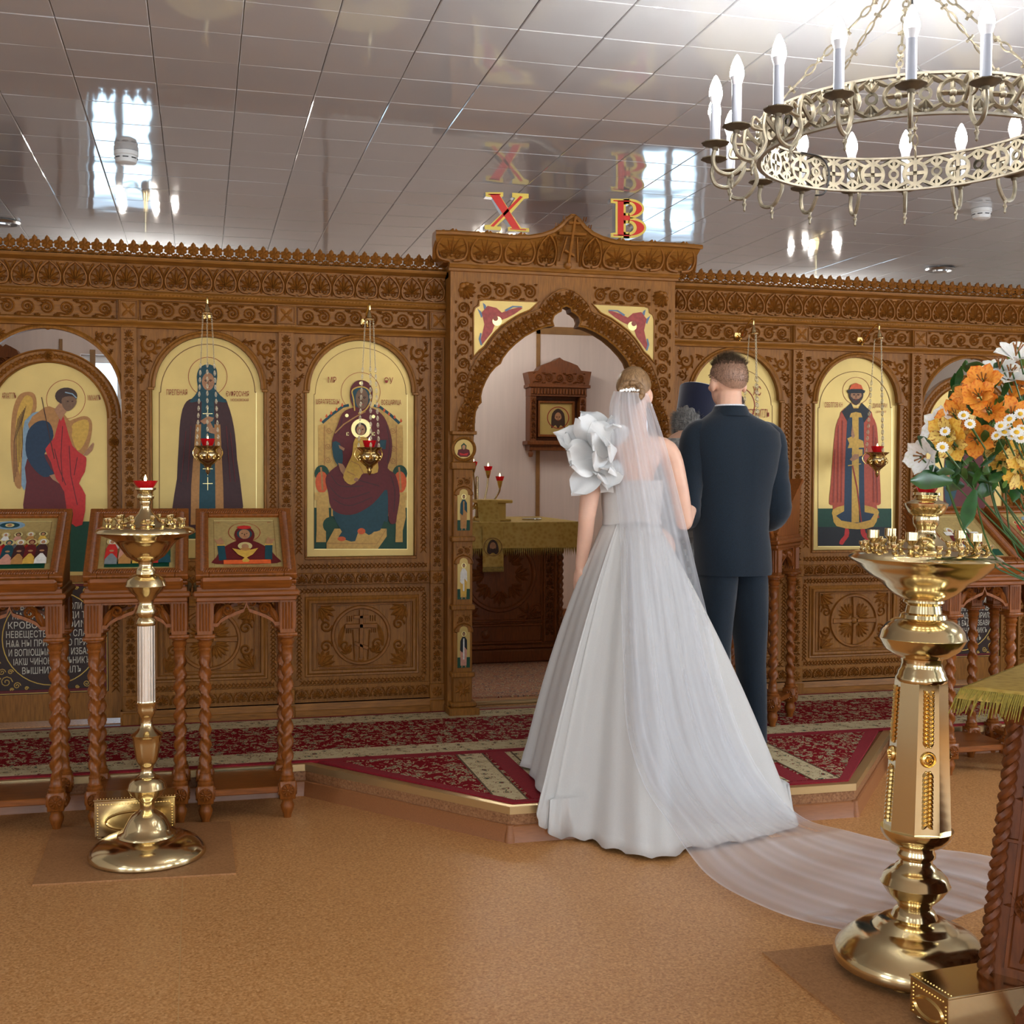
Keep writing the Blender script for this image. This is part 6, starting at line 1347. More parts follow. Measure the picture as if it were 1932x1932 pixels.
for (x, y) in ((ax1 + .004, YA - .004), (ax0 - .004, YA - .004), (ax1 + .004, YA + .88)):
    mb = MB(); mb.lathe([(.022, .265 + (at - .3) * k / 60) for k in range(61)], (x, y, 0), 12, fn=lambda r, z, a: r * (.8 + .25 * math.cos(2 * (a - z * 2 * PI / .09)))); pw(mb, 'rope_corner', 'mahogany', al_)
mb = MB(); mb.lathe([(0, 0), (.02, 0), (.03, .012), (.03, .026), (.012, .04), (0, .042)], seg=12); kb = mb.build('knob', 'mahogany', al_); kb.matrix_parent_inverse = al_.matrix_basis.inverted(); kb.matrix_basis = T(xm - .1, YA, .34) @ Rx(PI / 2)
# gold altar cloth with fringe
m, nt, b, tc, N, L = nodes('gold_brocade', .55, .4)
v = N('ShaderNodeTexVoronoi', Scale=38.); L(tc.outputs['Object'], v.inputs['Vector']); r = ramp(N, [(0, (158, 126, 50)), (.3, (180, 146, 64)), (.7, (192, 160, 78))]); L(v.outputs['Distance'], r.inputs[0]); L(r.outputs[0], b.inputs['Base Color']); b.inputs['Metallic'].default_value = .15
mat('fringe_gold', (150, 124, 44), .6, var=.3, vscale=80)
cl = empty('altar_cloth', 'gold brocade altar cloth with green-gold fringe hanging over the edges', 'cloth', (xm, YA + .4, at))
e0 = .02; x0, x1, y0, y1 = ax0 - .03, ax1 + .13, YA - .05, YA + .95; hz = .925
n = 60; ring0 = []; per = [(x0, y0), (x1, y0), (x1, y1), (x0, y1)]; vs = []; top = []
pts = []
for i in range(4):
    a, c_ = Vector(per[i]), Vector(per[(i + 1) % 4])
    for k in range(n // 4): pts.append((a + (c_ - a) * k / (n // 4), i))
def off(p, i, d, z): nn = [(0, -1), (1, 0), (0, 1), (-1, 0)][i]; return (p.x + nn[0] * d, p.y + nn[1] * d, z)
mb = MB(); rows = []
for zz, d in ((at + .012, 0), (at + .006, .006), (at - .06, .014), (hz + .03, .03), (hz, .034)):
    rows.append([off(p, i, d + .008 * math.sin(k * 2.1) * (at - zz) * 6, zz) for k, (p, i) in enumerate(pts)])
m_ = len(pts); mb.add([q for r_ in rows for q in r_], [(i * m_ + k, i * m_ + (k + 1) % m_, (i + 1) * m_ + (k + 1) % m_, (i + 1) * m_ + k) for i in range(4) for k in range(m_)] + [list(range(m_))])
pw(mb, 'cloth', 'gold_brocade', cl, 60)
fr_ = MB()
for k in range(m_):
    a, c_ = Vector(rows[-1][k]), Vector(rows[-1][(k + 1) % m_])
    for t in range(5): q = a + (c_ - a) * t / 5; fr_.add([tuple(q), tuple(q + (c_ - a) * .17), tuple(q + (c_ - a) * .1 + Vector((0, -.004, -.05 - .012 * random.random())))], [(0, 1, 2)])
pw(fr_, 'fringe', 'fringe_gold', cl, 0)['kind'] = 'stuff'
# stand of the gospel book, its covering strip, candelabrum, crosses
bx_ = box_px(902, 944, 961, 968, YA + .15); bs = empty('book_stand', 'low gilded stand on the altar cloth beside the candelabrum', 'stand', (bx_[0], YA + .15, at + .012))
mb = MB(); mb.box(bx_[0], bx_[1], YA + .1, YA + .4, at + .012, at + .03, .004); mb.box(bx_[0] + .03, bx_[1] - .03, YA + .13, YA + .37, at + .03, bx_[3] - .018); mb.box(bx_[0] - .01, bx_[1] + .01, YA + .09, YA + .41, bx_[3] - .018, bx_[3] + .004, .005); pw(mb, 'body', 'gold_paint', bs)
tw = empty('cloth_strip', 'gold embroidered strip with a painted face hanging from the book stand', 'cloth', (bx_[0], YA + .06, at))
s0 = onY(910, 1078, YA - .08); s1 = onY(950, 948, YA - .08)
mb = MB(); cols = 6; vs = []; zs = [bx_[3] + .006, bx_[3] + .004, at + .03, at - .02, hz, s0.z + .03]; ys = [YA + .2, YA + .085, YA + .02, YA - .075, YA - .09, YA - .09]
for z, y in zip(zs, ys):
    for k in range(cols + 1): vs.append((s0.x + (s1.x - s0.x) * k / cols, y + .003 * math.sin(k * 1.3), z))
mb.add(vs, [(i * 7 + k, i * 7 + k + 1, (i + 1) * 7 + k + 1, (i + 1) * 7 + k) for i in range(5) for k in range(6)]); pw(mb, 'strip', 'gold_brocade', tw, 60)
p = Paint((0, YA - .094, 0), (0, -1, 0)); p.line('ochre_line', ell(930, 1032, 17, 17, 24), 1.2, True); p.poly('p_hair', [(922, 1024), (930, 1018), (938, 1024), (941, 1040), (936, 1046), (930, 1042), (924, 1046), (919, 1040)], 3); p.poly('p_skin', ell(930, 1031, 6, 8)); p.poly('p_hair', [(925, 1034), (930, 1036), (935, 1034), (932, 1043), (928, 1043)]); p.build(tw)
fr_ = MB()
for k in range(18): x = s0.x + (s1.x - s0.x) * (k + .5) / 18; fr_.tube([(x, YA - .09, s0.z + .03), (x, YA - .091, s0.z + .012), (x, YA - .092, s0.z - .004)], [.004, .006, .003], 5)
pw(fr_, 'fringe', 'fringe_gold', tw)['kind'] = 'stuff'
cd = empty('candelabrum', 'branched gilt candelabrum with small red glass cups on the altar', 'candelabrum', onY(900, 968, YA + .3))
cd.location.z = at + .012; c0 = Vector(cd.location)
mb = MB(); mb.lathe([(.06, 0), (.06, .01), (.02, .03), (.012, .08), (.02, .1), (.010, .12), (.012, .30), (0, .31)], c0, 16); pw(mb, 'stem', 'brass', cd)
for (px, py) in ((921, 889), (943, 908), (893, 880), (875, 893), (858, 910)):
    q = onY(px, py, YA + .3); br = MB(); sx = 1 if q.x > c0.x else -1
    br.tube([tuple(v) for v in smooth_path([(c0.x, c0.y, c0.z + .13), (c0.x + (q.x - c0.x) * .4, c0.y, c0.z + .08), (q.x - sx * .01, c0.y, c0.z + .13 + (q.z - c0.z - .13) * .4), (q.x, q.y, q.z - .03)], 6)], .007, 6)
    br.lathe([(0, -.05), (.008, -.048), (.014, -.03), (.020, 0), (.024, .004), (0, .004)], q, 12); o = pw(br, 'branch', 'brass', cd)
    g = MB(); g.lathe(cup_glass(.032, .035), q, 14); g.build('red_cup', 'red_glass', o); f = MB(); f.lathe([(0, 0), (.005, .006), (.003, .02), (0, .026)], (q.x, q.y, q.z + .03), 7); f.build('flame', 'flame', o)
q0 = onY(985, 971, YA + .25); mb = MB(T(q0.x, YA + .25, at + .014)); mb.box(0, .14, -.012, .012, 0, .014, .004); mb.box(.09, .105, -.04, .04, 0, .014, .004); mb.box(.12, .13, -.02, .02, 0, .012, .003); tag(mb.build('altar_cross', 'nickel', None), 'small silver cross lying on the gold altar cloth', 'cross')
# carved icon case on the altar wall
def wall_case(lab, x0, x1, xm_, yt, ysh, yb, face=True, Yw=WALL_F - .005):
    P = lambda x, y: (onY(x, y, Yw - .14).x, onY(x, y, Yw - .14).z)
    o = empty('icon_case', lab, 'icon case', (P(xm_, yb)[0], Yw - .07, P(xm_, yb)[1])); w_ = x1 - x0; Z = lambda y: P(xm_, y)[1]; X = lambda x: P(x, ysh)[0]
    mb = MB(); tops = [(x0, ysh), (x0 + w_ * .16, ysh - 2), (x0 + w_ * .22, ysh - 12), (x0 + w_ * .34, ysh - 18), (x0 + w_ * .44, ysh - 22), (x0 + w_ * .5, yt), (x0 + w_ * .56, ysh - 22), (x0 + w_ * .66, ysh - 18), (x0 + w_ * .78, ysh - 12), (x0 + w_ * .84, ysh - 2), (x1, ysh)]
    mb.prism([(X(x0 + 5), Z(ysh + 26))] + [P(*q) for q in tops] + [(X(x1 - 5), Z(ysh + 26))], Yw - .17, Yw)
    pw(mb, 'crest', 'mahogany', o)
    mb = MB(); mb.box(X(x0 + 2), X(x1 - 2), Yw - .18, Yw, Z(ysh + 30), Z(ysh + 24), .004); mb.box(X(x0 + 6), X(x1 - 8), Yw - .16, Yw, Z(ysh + 46), Z(ysh + 30))
    for k in range(18): xx = X(x0 + 9) + (X(x1 - 11) - X(x0 + 9)) * k / 17; mb.lathe([(0, -.05), (.010, -.045), (.010, -.012), (.006, 0)], (xx, Yw - .168, Z(ysh + 32)), 6)
    mb.box(X(x0 + 6), X(x0 + 18), Yw - .15, Yw, Z(yb - 28), Z(ysh + 46), .004); mb.box(X(x1 - 20), X(x1 - 8), Yw - .15, Yw, Z(yb - 28), Z(ysh + 46), .004); mb.box(X(x0), X(x1 - 4), Yw - .17, Yw, Z(yb - 22), Z(yb - 30), .006); mb.box(X(x0 + 6), X(x1 - 10), Yw - .14, Yw, Z(yb - 12), Z(yb - 22)); mb.box(X(x0 + 16), X(x1 - 18), Yw - .05, Yw, Z(yb - 28), Z(ysh + 44))
    for xx in (x0 + 9, x1 - 13): mb.lathe([(0, -.06), (.018, -.055), (.024, -.03), (.012, -.005), (.02, 0)], (X(xx), Yw - .12, Z(yb - 12)), 10)
    pw(mb, 'body', 'mahogany', o)
    cv = MB(); scroll_run(cv, X(x0 + 10), X(x1 - 12), Z(ysh + 22), Z(ysh + 2), .010, y=Yw - .1705); leaf_run_v(cv, X(x0 + 8), X(x0 + 17), Z(yb - 34), Z(ysh + 50), .008, Yw - .151); leaf_run_v(cv, X(x1 - 19), X(x1 - 10), Z(yb - 34), Z(ysh + 50), .008, Yw - .151); pw(cv, 'carving', 'mahogany', o)['kind'] = 'stuff'
    fx0, fx1, fy0, fy1 = x0 + 26, x1 - 28, yb - 40, ysh + 56
    mb = MB(); a = X(fx0); b2 = X(fx1); mb.ridge([(a, Z(fy0)), (b2, Z(fy0)), (b2, Z(fy1)), (a, Z(fy1))], .022, .05, flat=.5, closed=True, y=Yw - .05); pw(mb, 'inner_frame', 'cherry', o)
    mb = MB(); mb.box(a, b2, Yw - .075, Yw - .05, Z(fy0), Z(fy1)); pw(mb, 'icon_board', 'gold_leaf', o)
    p = Paint((0, Yw - .076, 0), (0, -1, 0)); cxp = (fx0 + fx1) / 2; cyp = (fy0 + fy1) / 2
    p.poly('p_hair', [(cxp - 11, cyp - 10), (cxp, cyp - 19), (cxp + 11, cyp - 10), (cxp + 13, cyp + 10), (cxp + 12, cyp + 18), (cxp + 5, cyp + 12), (cxp, cyp + 19), (cxp - 5, cyp + 12), (cxp - 12, cyp + 18), (cxp - 13, cyp + 10)], 3); p.head(cxp, cyp - 2, 6.5, 10, beard='p_hair', hair=None, halo=20); p.build(o)
    return o
wall_case('carved wooden icon case with peaked crest hanging on the altar wall', 994, 1114, 1057, 675, 702, 862)
wall_case('carved wooden icon case seen through the arch above the angel side door', -40, 52, 10, 655, 672, 830)
# ------------------------------------------------------------------ ceiling fittings
det = None
for (px, py, lab) in ((238, 312, 'white smoke detector on the ceiling nearest the bright window reflection'), (1852, 420, 'white smoke detector on the ceiling under the chandelier')):
    c = onZ(px, py - 26, CEIL); o = empty('smoke_detector', lab, 'smoke detector', (c.x, c.y, CEIL), group='ceiling smoke detectors')
    mb = MB(); mb.lathe([(.055, 0), (.055, -.018), (.050, -.022)], (0, 0, -.001), 24); mb.build('base', 'white_plastic', o); mb = MB(); mb.lathe([(.050, -.022), (.052, -.030), (.046, -.052), (.03, -.06), (0, -.061)], (0, 0, -.001), 24); mb.build('cover', 'white_plastic', o)
    mb = MB()
    for k in range(8): a = 2 * PI * k / 8; mb.box(0, 0, 0, 0, 0, 0) if False else mb.tube([((.0515 - .0005) * math.cos(a + t), (.0515 - .0005) * math.sin(a + t), -.034) for t in (-.25, -.1, .1, .25)], .003, 4)
    mb.build('vent_slot', 'black', o)['kind'] = 'stuff'
for (px, py, lab) in ((1773, 506, 'round silver ceiling vent above the screen near the bouquet'), (4, 417, 'round silver ceiling vent above the angel side door')):
    c = onZ(px, py, CEIL); mb = MB(); mb.lathe([(.10, 0), (.105, -.006), (.098, -.018), (.085, -.02), (.082, -.008), (.05, -.010), (.048, -.026), (0, -.028)], (0, 0, -.001), 28); o = mb.build('ceiling_vent', 'steel', None); o.location = (c.x, c.y, CEIL); tag(o, lab, 'vent', 'round ceiling vents')
for (x, y, lab) in ((-.35, 8.3, 'small five-bulb ceiling lamp over the altar side near the nun icon'), (2.2, 8.9, 'small five-bulb ceiling lamp over the altar table'), (4.6, 8.4, 'small five-bulb ceiling lamp over the altar side near the prince icon')):
    o = empty('altar_lamp', lab, 'ceiling lamp', (x, y, CEIL), group='ceiling lamps behind the screen'); mb = MB(); mb.lathe([(.0, -.42), (.02, -.41), (.035, -.36), (.02, -.32), (.012, -.28), (.012, -.02), (.06, -.012), (.06, 0)], seg=14); mb.build('stem', 'brass', o)
    for k in range(5):
        a = 2 * PI * k / 5; c_, s_ = math.cos(a), math.sin(a); q = MB(); q.tube([tuple(v) for v in smooth_path([(.02 * c_, .02 * s_, -.35), (.1 * c_, .1 * s_, -.40), (.18 * c_, .18 * s_, -.36), (.19 * c_, .19 * s_, -.32)], 5)], .006, 6); p_ = q.build('lamp_arm', 'brass', o); b_ = MB(); b_.lathe([(.012, 0), (.022, .02), (.02, .05), (.008, .075), (0, .08)], (.19 * c_, .19 * s_, -.32), 10); b_.build('bulb', 'altar_bulb', p_)
# ------------------------------------------------------------------ wheel chandelier
HX, HY, HZ, HR, NC = 1.938, 3.023, EYE + .90, .412, 20
ch = empty('chandelier', 'round pierced bronze chandelier with electric candles hung on ornate chains', 'chandelier', (HX, HY, HZ))
BH = .100; seg_l = 2 * PI * HR / NC
def bar(mb, path, w_, y0, y1, closed=False):
    P = [Vector((p_[0], p_[1])) for p_ in path]; n = len(P); A = []; B = []
    for i in range(n):
        t = (P[(i + 1) % n] - P[i - 1]) if closed else (P[min(i + 1, n - 1)] - P[max(i - 1, 0)]); t.normalize(); nn = Vector((-t.y, t.x)) * w_; A.append(P[i] + nn); B.append(P[i] - nn)
    if closed: A.append(A[0]); B.append(B[0])
    mb.strip(A, B, y0, y1)
def bend(mb):
    mb.v = [((HR - y) * math.cos(x / HR - PI / 2), (HR - y) * math.sin(x / HR - PI / 2), z) for x, y, z in mb.v]; return mb
pn = MB(); zc = BH / 2; f0, f1 = -.003, .003
bar(pn, arc(0, zc, .033, 0, 2 * PI, 20)[:-1], .0055, f0, f1, True); pn.use('old_bronze')
pn.ridge(arc(0, zc, .033, 0, 2 * PI, 20)[:-1], .006, .006, closed=True, y=f0)
for a in (0, PI / 2, PI, 3 * PI / 2): bar(pn, [(.006 * math.cos(a), zc + .006 * math.sin(a)), (.028 * math.cos(a), zc + .028 * math.sin(a))], .0055, f0, f1); lobe(pn, .008 * math.cos(a), zc + .008 * math.sin(a), .028 * math.cos(a), zc + .028 * math.sin(a), .006, .006, 0, 4, f0)
pn.dome(0, zc, .011, .010, f0, 12, 3)
for sx in (-1, 1):
    for sz in (-1, 1):
        bar(pn, smooth_path([(sx * .024, zc + sz * .026), (sx * seg_l * .36, zc + sz * .036), (sx * seg_l * .5, zc + sz * .047)], 4), .0045, f0, f1); bar(pn, [(sx * .006, zc + sz * .036), (sx * .022, zc + sz * .048)], .004, f0, f1); lobe(pn, sx * .024, zc + sz * .026, sx * seg_l * .47, zc + sz * .044, .006, .006, .1 * sx * sz, 4, f0)
    bar(pn, arc(sx * seg_l / 2, zc, .013, PI / 2 * (1 + sx), PI / 2 * (1 + sx) + 2 * PI, 14)[:-1], .004, f0, f1, True)
for (x, sz) in ((0, 1), (0, -1), (seg_l / 2, 1), (seg_l / 2, -1)):
    zb = zc + sz * (.038 if x == 0 else .016)
    if x == 0: pn.dome(0, zc + sz * .044, .006, .008, f0, 8, 2); bar(pn, [(0, zb), (0, zc + sz * .049)], .004, f0, f1); continue
    for dx in (-1, 0, 1): bar(pn, [(x, zb), (x + dx * .014, zb + sz * (.018 if dx == 0 else .012)), (x + dx * .016, zc + sz * .046 - abs(dx) * sz * .008)], .0042, f0, f1); lobe(pn, x, zb, x + dx * .017, zc + sz * .044 - abs(dx) * sz * .006, .006, .007, 0, 4, f0)
    pn.dome(x, zc + sz * .044, .006, .008, f0, 8, 2)
mid_ = MB(); mid_.merge(pn); pn_me = bend(mid_).mesh('ring_panel', 'old_bronze')
for k in range(NC): inst('ring_panel', pn_me, ch, M=Rz(2 * PI * k / NC))
rim = MB()
for z in (0, BH): rim.lathe([(HR - .006, z - .003), (HR + .007, z - .003), (HR + .008, z + .003), (HR - .006, z + .003), (HR - .006, z - .003)], seg=80, cap=False)
rim.build('ring_rim', 'bronze_pale', ch)
# one arm with drip pan, candle tube and bulb, then nineteen copies
RC = .545; zp = .030
arm = MB(); arm.tube([tuple(v) for v in smooth_path([(HR + .004, 0, .075), (HR + .04, 0, .085), (HR + .052, 0, .04), (HR + .045, 0, -.005), (HR + .08, 0, -.05), (RC - .01, 0, -.045), (RC + .006, 0, -.012), (RC, 0, zp - .008)], 6)], .0062, 7)
arm.tube([tuple(v) for v in smooth_path([(HR + .05, 0, .03), (HR + .085, 0, .035), (HR + .08, 0, .062), (HR + .062, 0, .052)], 5)], [.005] * 15 + [.007], 6); arm.tube([tuple(v) for v in smooth_path([(HR + .01, 0, .03), (HR + .03, 0, .05), (HR + .045, 0, .07)], 5)], .006, 6)
arm.lathe([(0, -.095), (.004, -.090), (.003, -.080), (.007, -.072), (.003, -.064), (.006, -.056), (.006, -.048)], (HR + .085, 0, 0), 8)
arm_me = arm.mesh('candle_arm', 'old_bronze')
pan = MB(); pan.lathe([(.008, -.016), (.010, -.008), (.030, -.002), (.038, .003), (.037, .006), (.02, .003), (.014, .010), (0, .010)], (RC, 0, zp), 20, fn=lambda r, z, a: r * (1 + (.05 * math.cos(9 * a) if r > .02 else 0))); pan_me = pan.mesh('drip_pan', 'bronze_dark')
tb = MB(); tb.lathe([(.0135, .008), (.0135, .112), (0, .112)], (RC, 0, zp), 14); tb_me = tb.mesh('candle_tube', 'candle_tube')
cl_ = MB(); cl_.lathe([(.0125, .112), (.014, .118), (.019, .134), (.0165, .136), (0, .136)], (RC, 0, zp), 14); cl_me = cl_.mesh('bulb_collar', 'bulb_collar')
bl = MB(); bl.lathe([(.0185, .135), (.0188, .146), (.016, .162), (.010, .178), (.004, .190), (0, .194)], (RC, 0, zp), 12); bl_me = bl.mesh('bulb', 'bulb')
for k in range(NC):
    a = .069 + 2 * PI * k / NC; o = inst('candle_arm', arm_me, ch, M=Rz(a))
    for nm, me in (('drip_pan', pan_me), ('candle_tube', tb_me), ('bulb_collar', cl_me), ('bulb', bl_me)): inst(nm, me, o)
hubz = EYE + 1.435 - HZ
mb = MB(); mb.lathe([(0, .05), (.045, .05), (.05, .04), (.02, .0), (.012, -.02), (.02, -.03), (0, -.04)], (0, 0, hubz), 20); mb.build('canopy', 'old_bronze', ch)
for k in range(6):
    a = -2.2 + k * PI / 3; p0 = Vector((.01 * math.cos(a), .01 * math.sin(a), hubz - .01)); p1 = Vector((HR * math.cos(a), HR * math.sin(a), BH)); c = MB(); d = (p1 - p0); L_ = d.length; d.normalize(); u = d.cross(Vector((0, 0, 1))).normalized(); v = d.cross(u); n = 15
    for j in range(n):
        m0 = p0 + d * (L_ * (j + .5) / n); e = u if j % 2 else v
        if j % 3 == 0: c.tube([m0 - d * .019, m0 - d * .006, m0, m0 + d * .006, m0 + d * .019], [.003, .0035, .010, .0035, .003], 6); c.tube([m0 - e * .013, m0, m0 + e * .013], [.005, .003, .005], 5)
        else: c.tube([m0 + d * (.020 * math.sin(q)) + e * (.008 * math.cos(q)) for q in [2 * PI * i / 10 for i in range(10)]], .0028, 5, closed=True)
    c.build('chain', 'old_bronze', ch)
wv = MB(); wv.tube([tuple(v) for v in smooth_path([(-.01, -.01, hubz), (-.10, -.16, hubz - .12), (-.12, -.2, hubz - .2), (-.2, -.33, .16), (-.19, -.36, .10)], 6)], .0028, 5); wv.build('cable', 'black_cable', ch); wv = MB(); wv.tube([tuple(v) for v in smooth_path([(-.13, .38, .10), (-.05, .40, .095), (-.02, .402, .05), (-.03, .41, -.01), (-.06, .415, -.02)], 6)], .003, 5); wv.build('cable', 'black_cable', ch)
# ------------------------------------------------------------------ tapered carved stand with gold cloth, in the near corner
mat('walnut', (104, 54, 20), .45, spec=.35, coat=.0, var=.3, vscale=10, stretch=(7, 7, 1), bump=.12, bscale=50)
PHI = math.radians(-54); cor = onZ(1826, 1916, 0); SW = .50; SH = .865
ux = Vector((math.cos(PHI), math.sin(PHI), 0)); so = empty('flower_stand', 'dark carved tapering stand with rope corners carrying the bouquet', 'stand', cor + ux * SW / 2, PHI)
b0 = SW / 2; tin = .055
def frust(mb, x, y0, y1, z0, z1, t0, t1):
    vs = [(-x + t0, y0 + t0, z0), (x - t0, y0 + t0, z0), (x - t0, y1 - t0, z0), (-x + t0, y1 - t0, z0), (-x + t1, y0 + t1, z1), (x - t1, y0 + t1, z1), (x - t1, y1 - t1, z1), (-x + t1, y1 - t1, z1)]
    mb.add(vs, [(3, 2, 1, 0), (4, 5, 6, 7), (0, 1, 5, 4), (1, 2, 6, 5), (2, 3, 7, 6), (3, 0, 4, 7)])
mb = MB(); frust(mb, b0 - .03, .03, SW - .03, .05, .79, 0, tin); mb.build('body', 'walnut', so, 20)
mb = MB(); mb.box(-b0 - .01, b0 + .01, -.01, SW + .01, 0, .05, .012); frust(mb, b0 + .005, -.005, SW + .005, .05, .075, 0, .03); mb.build('plinth', 'walnut', so, 20)
mb = MB(); frust(mb, b0 + .01, -.01, SW + .01, .775, .815, .075, .05); frust(mb, b0 + .01, -.01, SW + .01, .815, .845, .045, .0); mb.box(-b0 - .02, b0 + .02, -.02, SW + .02, .845, SH, .008); mb.build('top', 'walnut', so, 20)
for (sx, sy) in ((-1, 0), (1, 0), (-1, 1), (1, 1)):
    q = MB(); n = 110; P = []
    p0 = Vector((sx * (b0 - .028), .028 + sy * (SW - .056), .07)); p1 = Vector((sx * (b0 - .028 - tin), .028 + tin + sy * (SW - .056 - 2 * tin), .785))
    for s_ in range(2):
        P = []
        for k in range(n + 1): t = k / n; c = p0.lerp(p1, t); a = t * 2 * PI * 12 + s_ * PI; P.append(c + Vector((math.cos(a), math.sin(a), 0)) * .010)
        q.tube(P, .0125, 6)
    q.build('rope_corner', 'walnut', so)
tl = math.atan2(tin, .74)
cv = MB(); cv.ridge([(-b0 + .085, .14), (b0 - .085, .14), (b0 - .125, .70), (-b0 + .125, .70)], .010, .012, flat=.5, closed=True); cv.ridge([(-b0 + .07, .47), (b0 - .07, .47)], .008, .010, flat=.5)
for sx in (-1, 1):
    for (u, z, r, sg) in ((.06, .42, .045, 1), (.12, .30, .04, -1), (.05, .20, .035, 1), (.1, .58, .04, 1), (.05, .65, .03, -1)):
        cv.ridge(spiral(sx * u, z, r, 0, 1.5, 20, .15, sg * sx), r * .2, .016); fan(cv, sx * (u + .01), z, r * 1.2, 0, 4.6, 7, r * .16, .013)
    lobe(cv, sx * .02, .18, sx * .13, .38, .016, .014, .25 * sx); lobe(cv, sx * .13, .16, sx * .05, .33, .014, .014, -.25 * sx)
for k in range(4):
    q = MB(); q.merge(cv, Rx(-tl)); M = T(0, SW / 2, 0) @ Rz(k * PI / 2) @ T(0, -SW / 2 + .03, .05) ; q2 = MB(); q2.merge(q, M @ T(0, 0, -.05)); q2.build('carving', 'walnut', so)['kind'] = 'stuff'
# gold cloth with fringe on the stand
gc = empty('stand_cloth', 'gold brocade cloth with green-gold fringe covering the flower stand', 'cloth', so.location, PHI); gc.location.z = SH
mb = MB(); e = .012; W_ = b0 + .008; n = 12; per = []
for (a, c_) in (((-W_, -.006), (W_, -.006)), ((W_, -.006), (W_, SW + .006)), ((W_, SW + .006), (-W_, SW + .006)), ((-W_, SW + .006), (-W_, -.006))):
    for k in range(n): t = k / n; per.append((a[0] + (c_[0] - a[0]) * t, a[1] + (c_[1] - a[1]) * t))
m_ = len(per); cyx = SW / 2
def grow(p, d): return ((p[0]) * (1 + d / W_), cyx + (p[1] - cyx) * (1 + d / W_))
rows = [[(*p, .010) for p in per], [(*grow(p, .016), .004) for p in per], [(*grow(p, .026 + .004 * math.sin(k * 1.7)), -.022) for k, p in enumerate(per)]]
mb.add([q for r_ in rows for q in r_], [(i * m_ + k, i * m_ + (k + 1) % m_, (i + 1) * m_ + (k + 1) % m_, (i + 1) * m_ + k) for i in range(2) for k in range(m_)] + [list(range(m_))]); mb.build('cloth', 'gold_brocade', gc, 60)
mat('fringe_green', (140, 122, 36), .7, var=.35, vscale=120)
fr_ = MB()
for k in range(m_):
    a, c_ = Vector(rows[1][k]), Vector(rows[1][(k + 1) % m_])
    for t in range(9): q = a + (c_ - a) * t / 9; g_ = Vector((*grow(q.xy, .014 + .01 * random.random()), -.052 - .012 * random.random())) + (c_ - a) * random.uniform(-.1, .2); fr_.tube([q, q.lerp(g_, .5) + Vector((0, 0, .006)), g_], [.003, .0028, .0012], 4)
fr_.build('fringe', 'fringe_green', gc)['kind'] = 'stuff'
# ------------------------------------------------------------------ vase and bouquet
mat('vase_glass', (210, 220, 214), .15, spec=.6, alpha=.5); mat('stem_green', (58, 92, 40), .5, var=.2, vscale=30)
mat('leaf_green', (38, 84, 34), .38, spec=.5, var=.35, vscale=25); mat('leaf_light', (86, 128, 58), .45, var=.25, vscale=25)
def petal_mat(name, c, s_):
    m, nt, b, tc, N, L = nodes(name, .5, .3); n = N('ShaderNodeTexNoise', Scale=60., Detail=2.); mp = N('ShaderNodeMapping'); mp.inputs['Scale'].default_value = (3, 3, .6); L(tc.outputs['Object'], mp.inputs[0]); L(mp.outputs[0], n.inputs['Vector'])
    r = ramp(N, [(.35, s_), (.5, c), (.8, c)]); L(n.outputs[0], r.inputs[0]); L(r.outputs[0], b.inputs['Base Color']); b.inputs['Subsurface Weight'].default_value = .15; b.inputs['Subsurface Radius'].default_value = (.01, .006, .003)
petal_mat('petal_orange', (245, 164, 62), (226, 118, 40)); petal_mat('petal_yellow', (240, 196, 84), (226, 160, 60)); petal_mat('petal_white', (246, 244, 238), (232, 230, 214)); mat('daisy_eye', (228, 180, 40), .7); mat('stamen', (150, 96, 40), .6); petal_mat('petal_streak', (244, 214, 120), (150, 70, 30))
VC = so.location + Matrix.Rotation(PHI, 3, 'Z') @ Vector((-.03, .23, 0)); VC = Vector((VC.x, VC.y, SH + .012))
vz = empty('vase', 'clear glass vase holding the bouquet on the gold cloth', 'vase', VC); mb = MB(); mb.lathe([(.05, 0), (.055, .02), (.05, .12), (.06, .24), (.075, .28), (.071, .28), (.056, .24), (.046, .12), (.05, .025), (0, .02)], seg=28); mb.build('glass_body', 'vase_glass', vz)
def petal_mesh(nm, m_, L_, W_, curl, cup, n=6, tip=.9):
    mb = MB(); vs = []; c = 5
    for i in range(n + 1):
        t = i / n; w_ = W_ * (math.sin(PI * min(.97, t * .8 + .08)) ** .8) * (1 if t < tip else 1 - (t - tip) / (1 - tip) * .75); z = L_ * (math.sin(t * curl) / curl if curl else t); o_ = L_ * (1 - math.cos(t * curl)) / curl if curl else 0
        for k in range(c): s_ = (k / (c - 1) - .5) * 2; vs.append((s_ * w_, -o_ - cup * W_ * (1 - s_ * s_) * .5 + .0, z))
    mb.add(vs, [(i * c + k, i * c + k + 1, (i + 1) * c + k + 1, (i + 1) * c + k) for i in range(n) for k in range(c - 1)]); return mb.mesh(nm, m_, 60)
PM = {c: (petal_mesh('petal', 'petal_' + c, .054, .0235, 1.0, .5, 7, .95), petal_mesh('petal', 'petal_streak' if c == 'yellow' else 'petal_' + c, .053, .0165, .8, .5, 7, .93)) for c in ('orange', 'yellow', 'white')}
stm = MB()
for k in range(6): a = k * PI / 3; stm.tube([(0, 0, .006), (.006 * math.cos(a), .006 * math.sin(a), .025), (.012 * math.cos(a), .012 * math.sin(a), .040)], [.0012, .0012, .0022], 4)
stm_me = stm.mesh('stamen', 'stamen')
LM = petal_mesh('leaf', 'leaf_green', .115, .022, .7, .3, 8, .6); LM2 = petal_mesh('leaf', 'leaf_light', .075, .014, .8, .3, 6, .6)
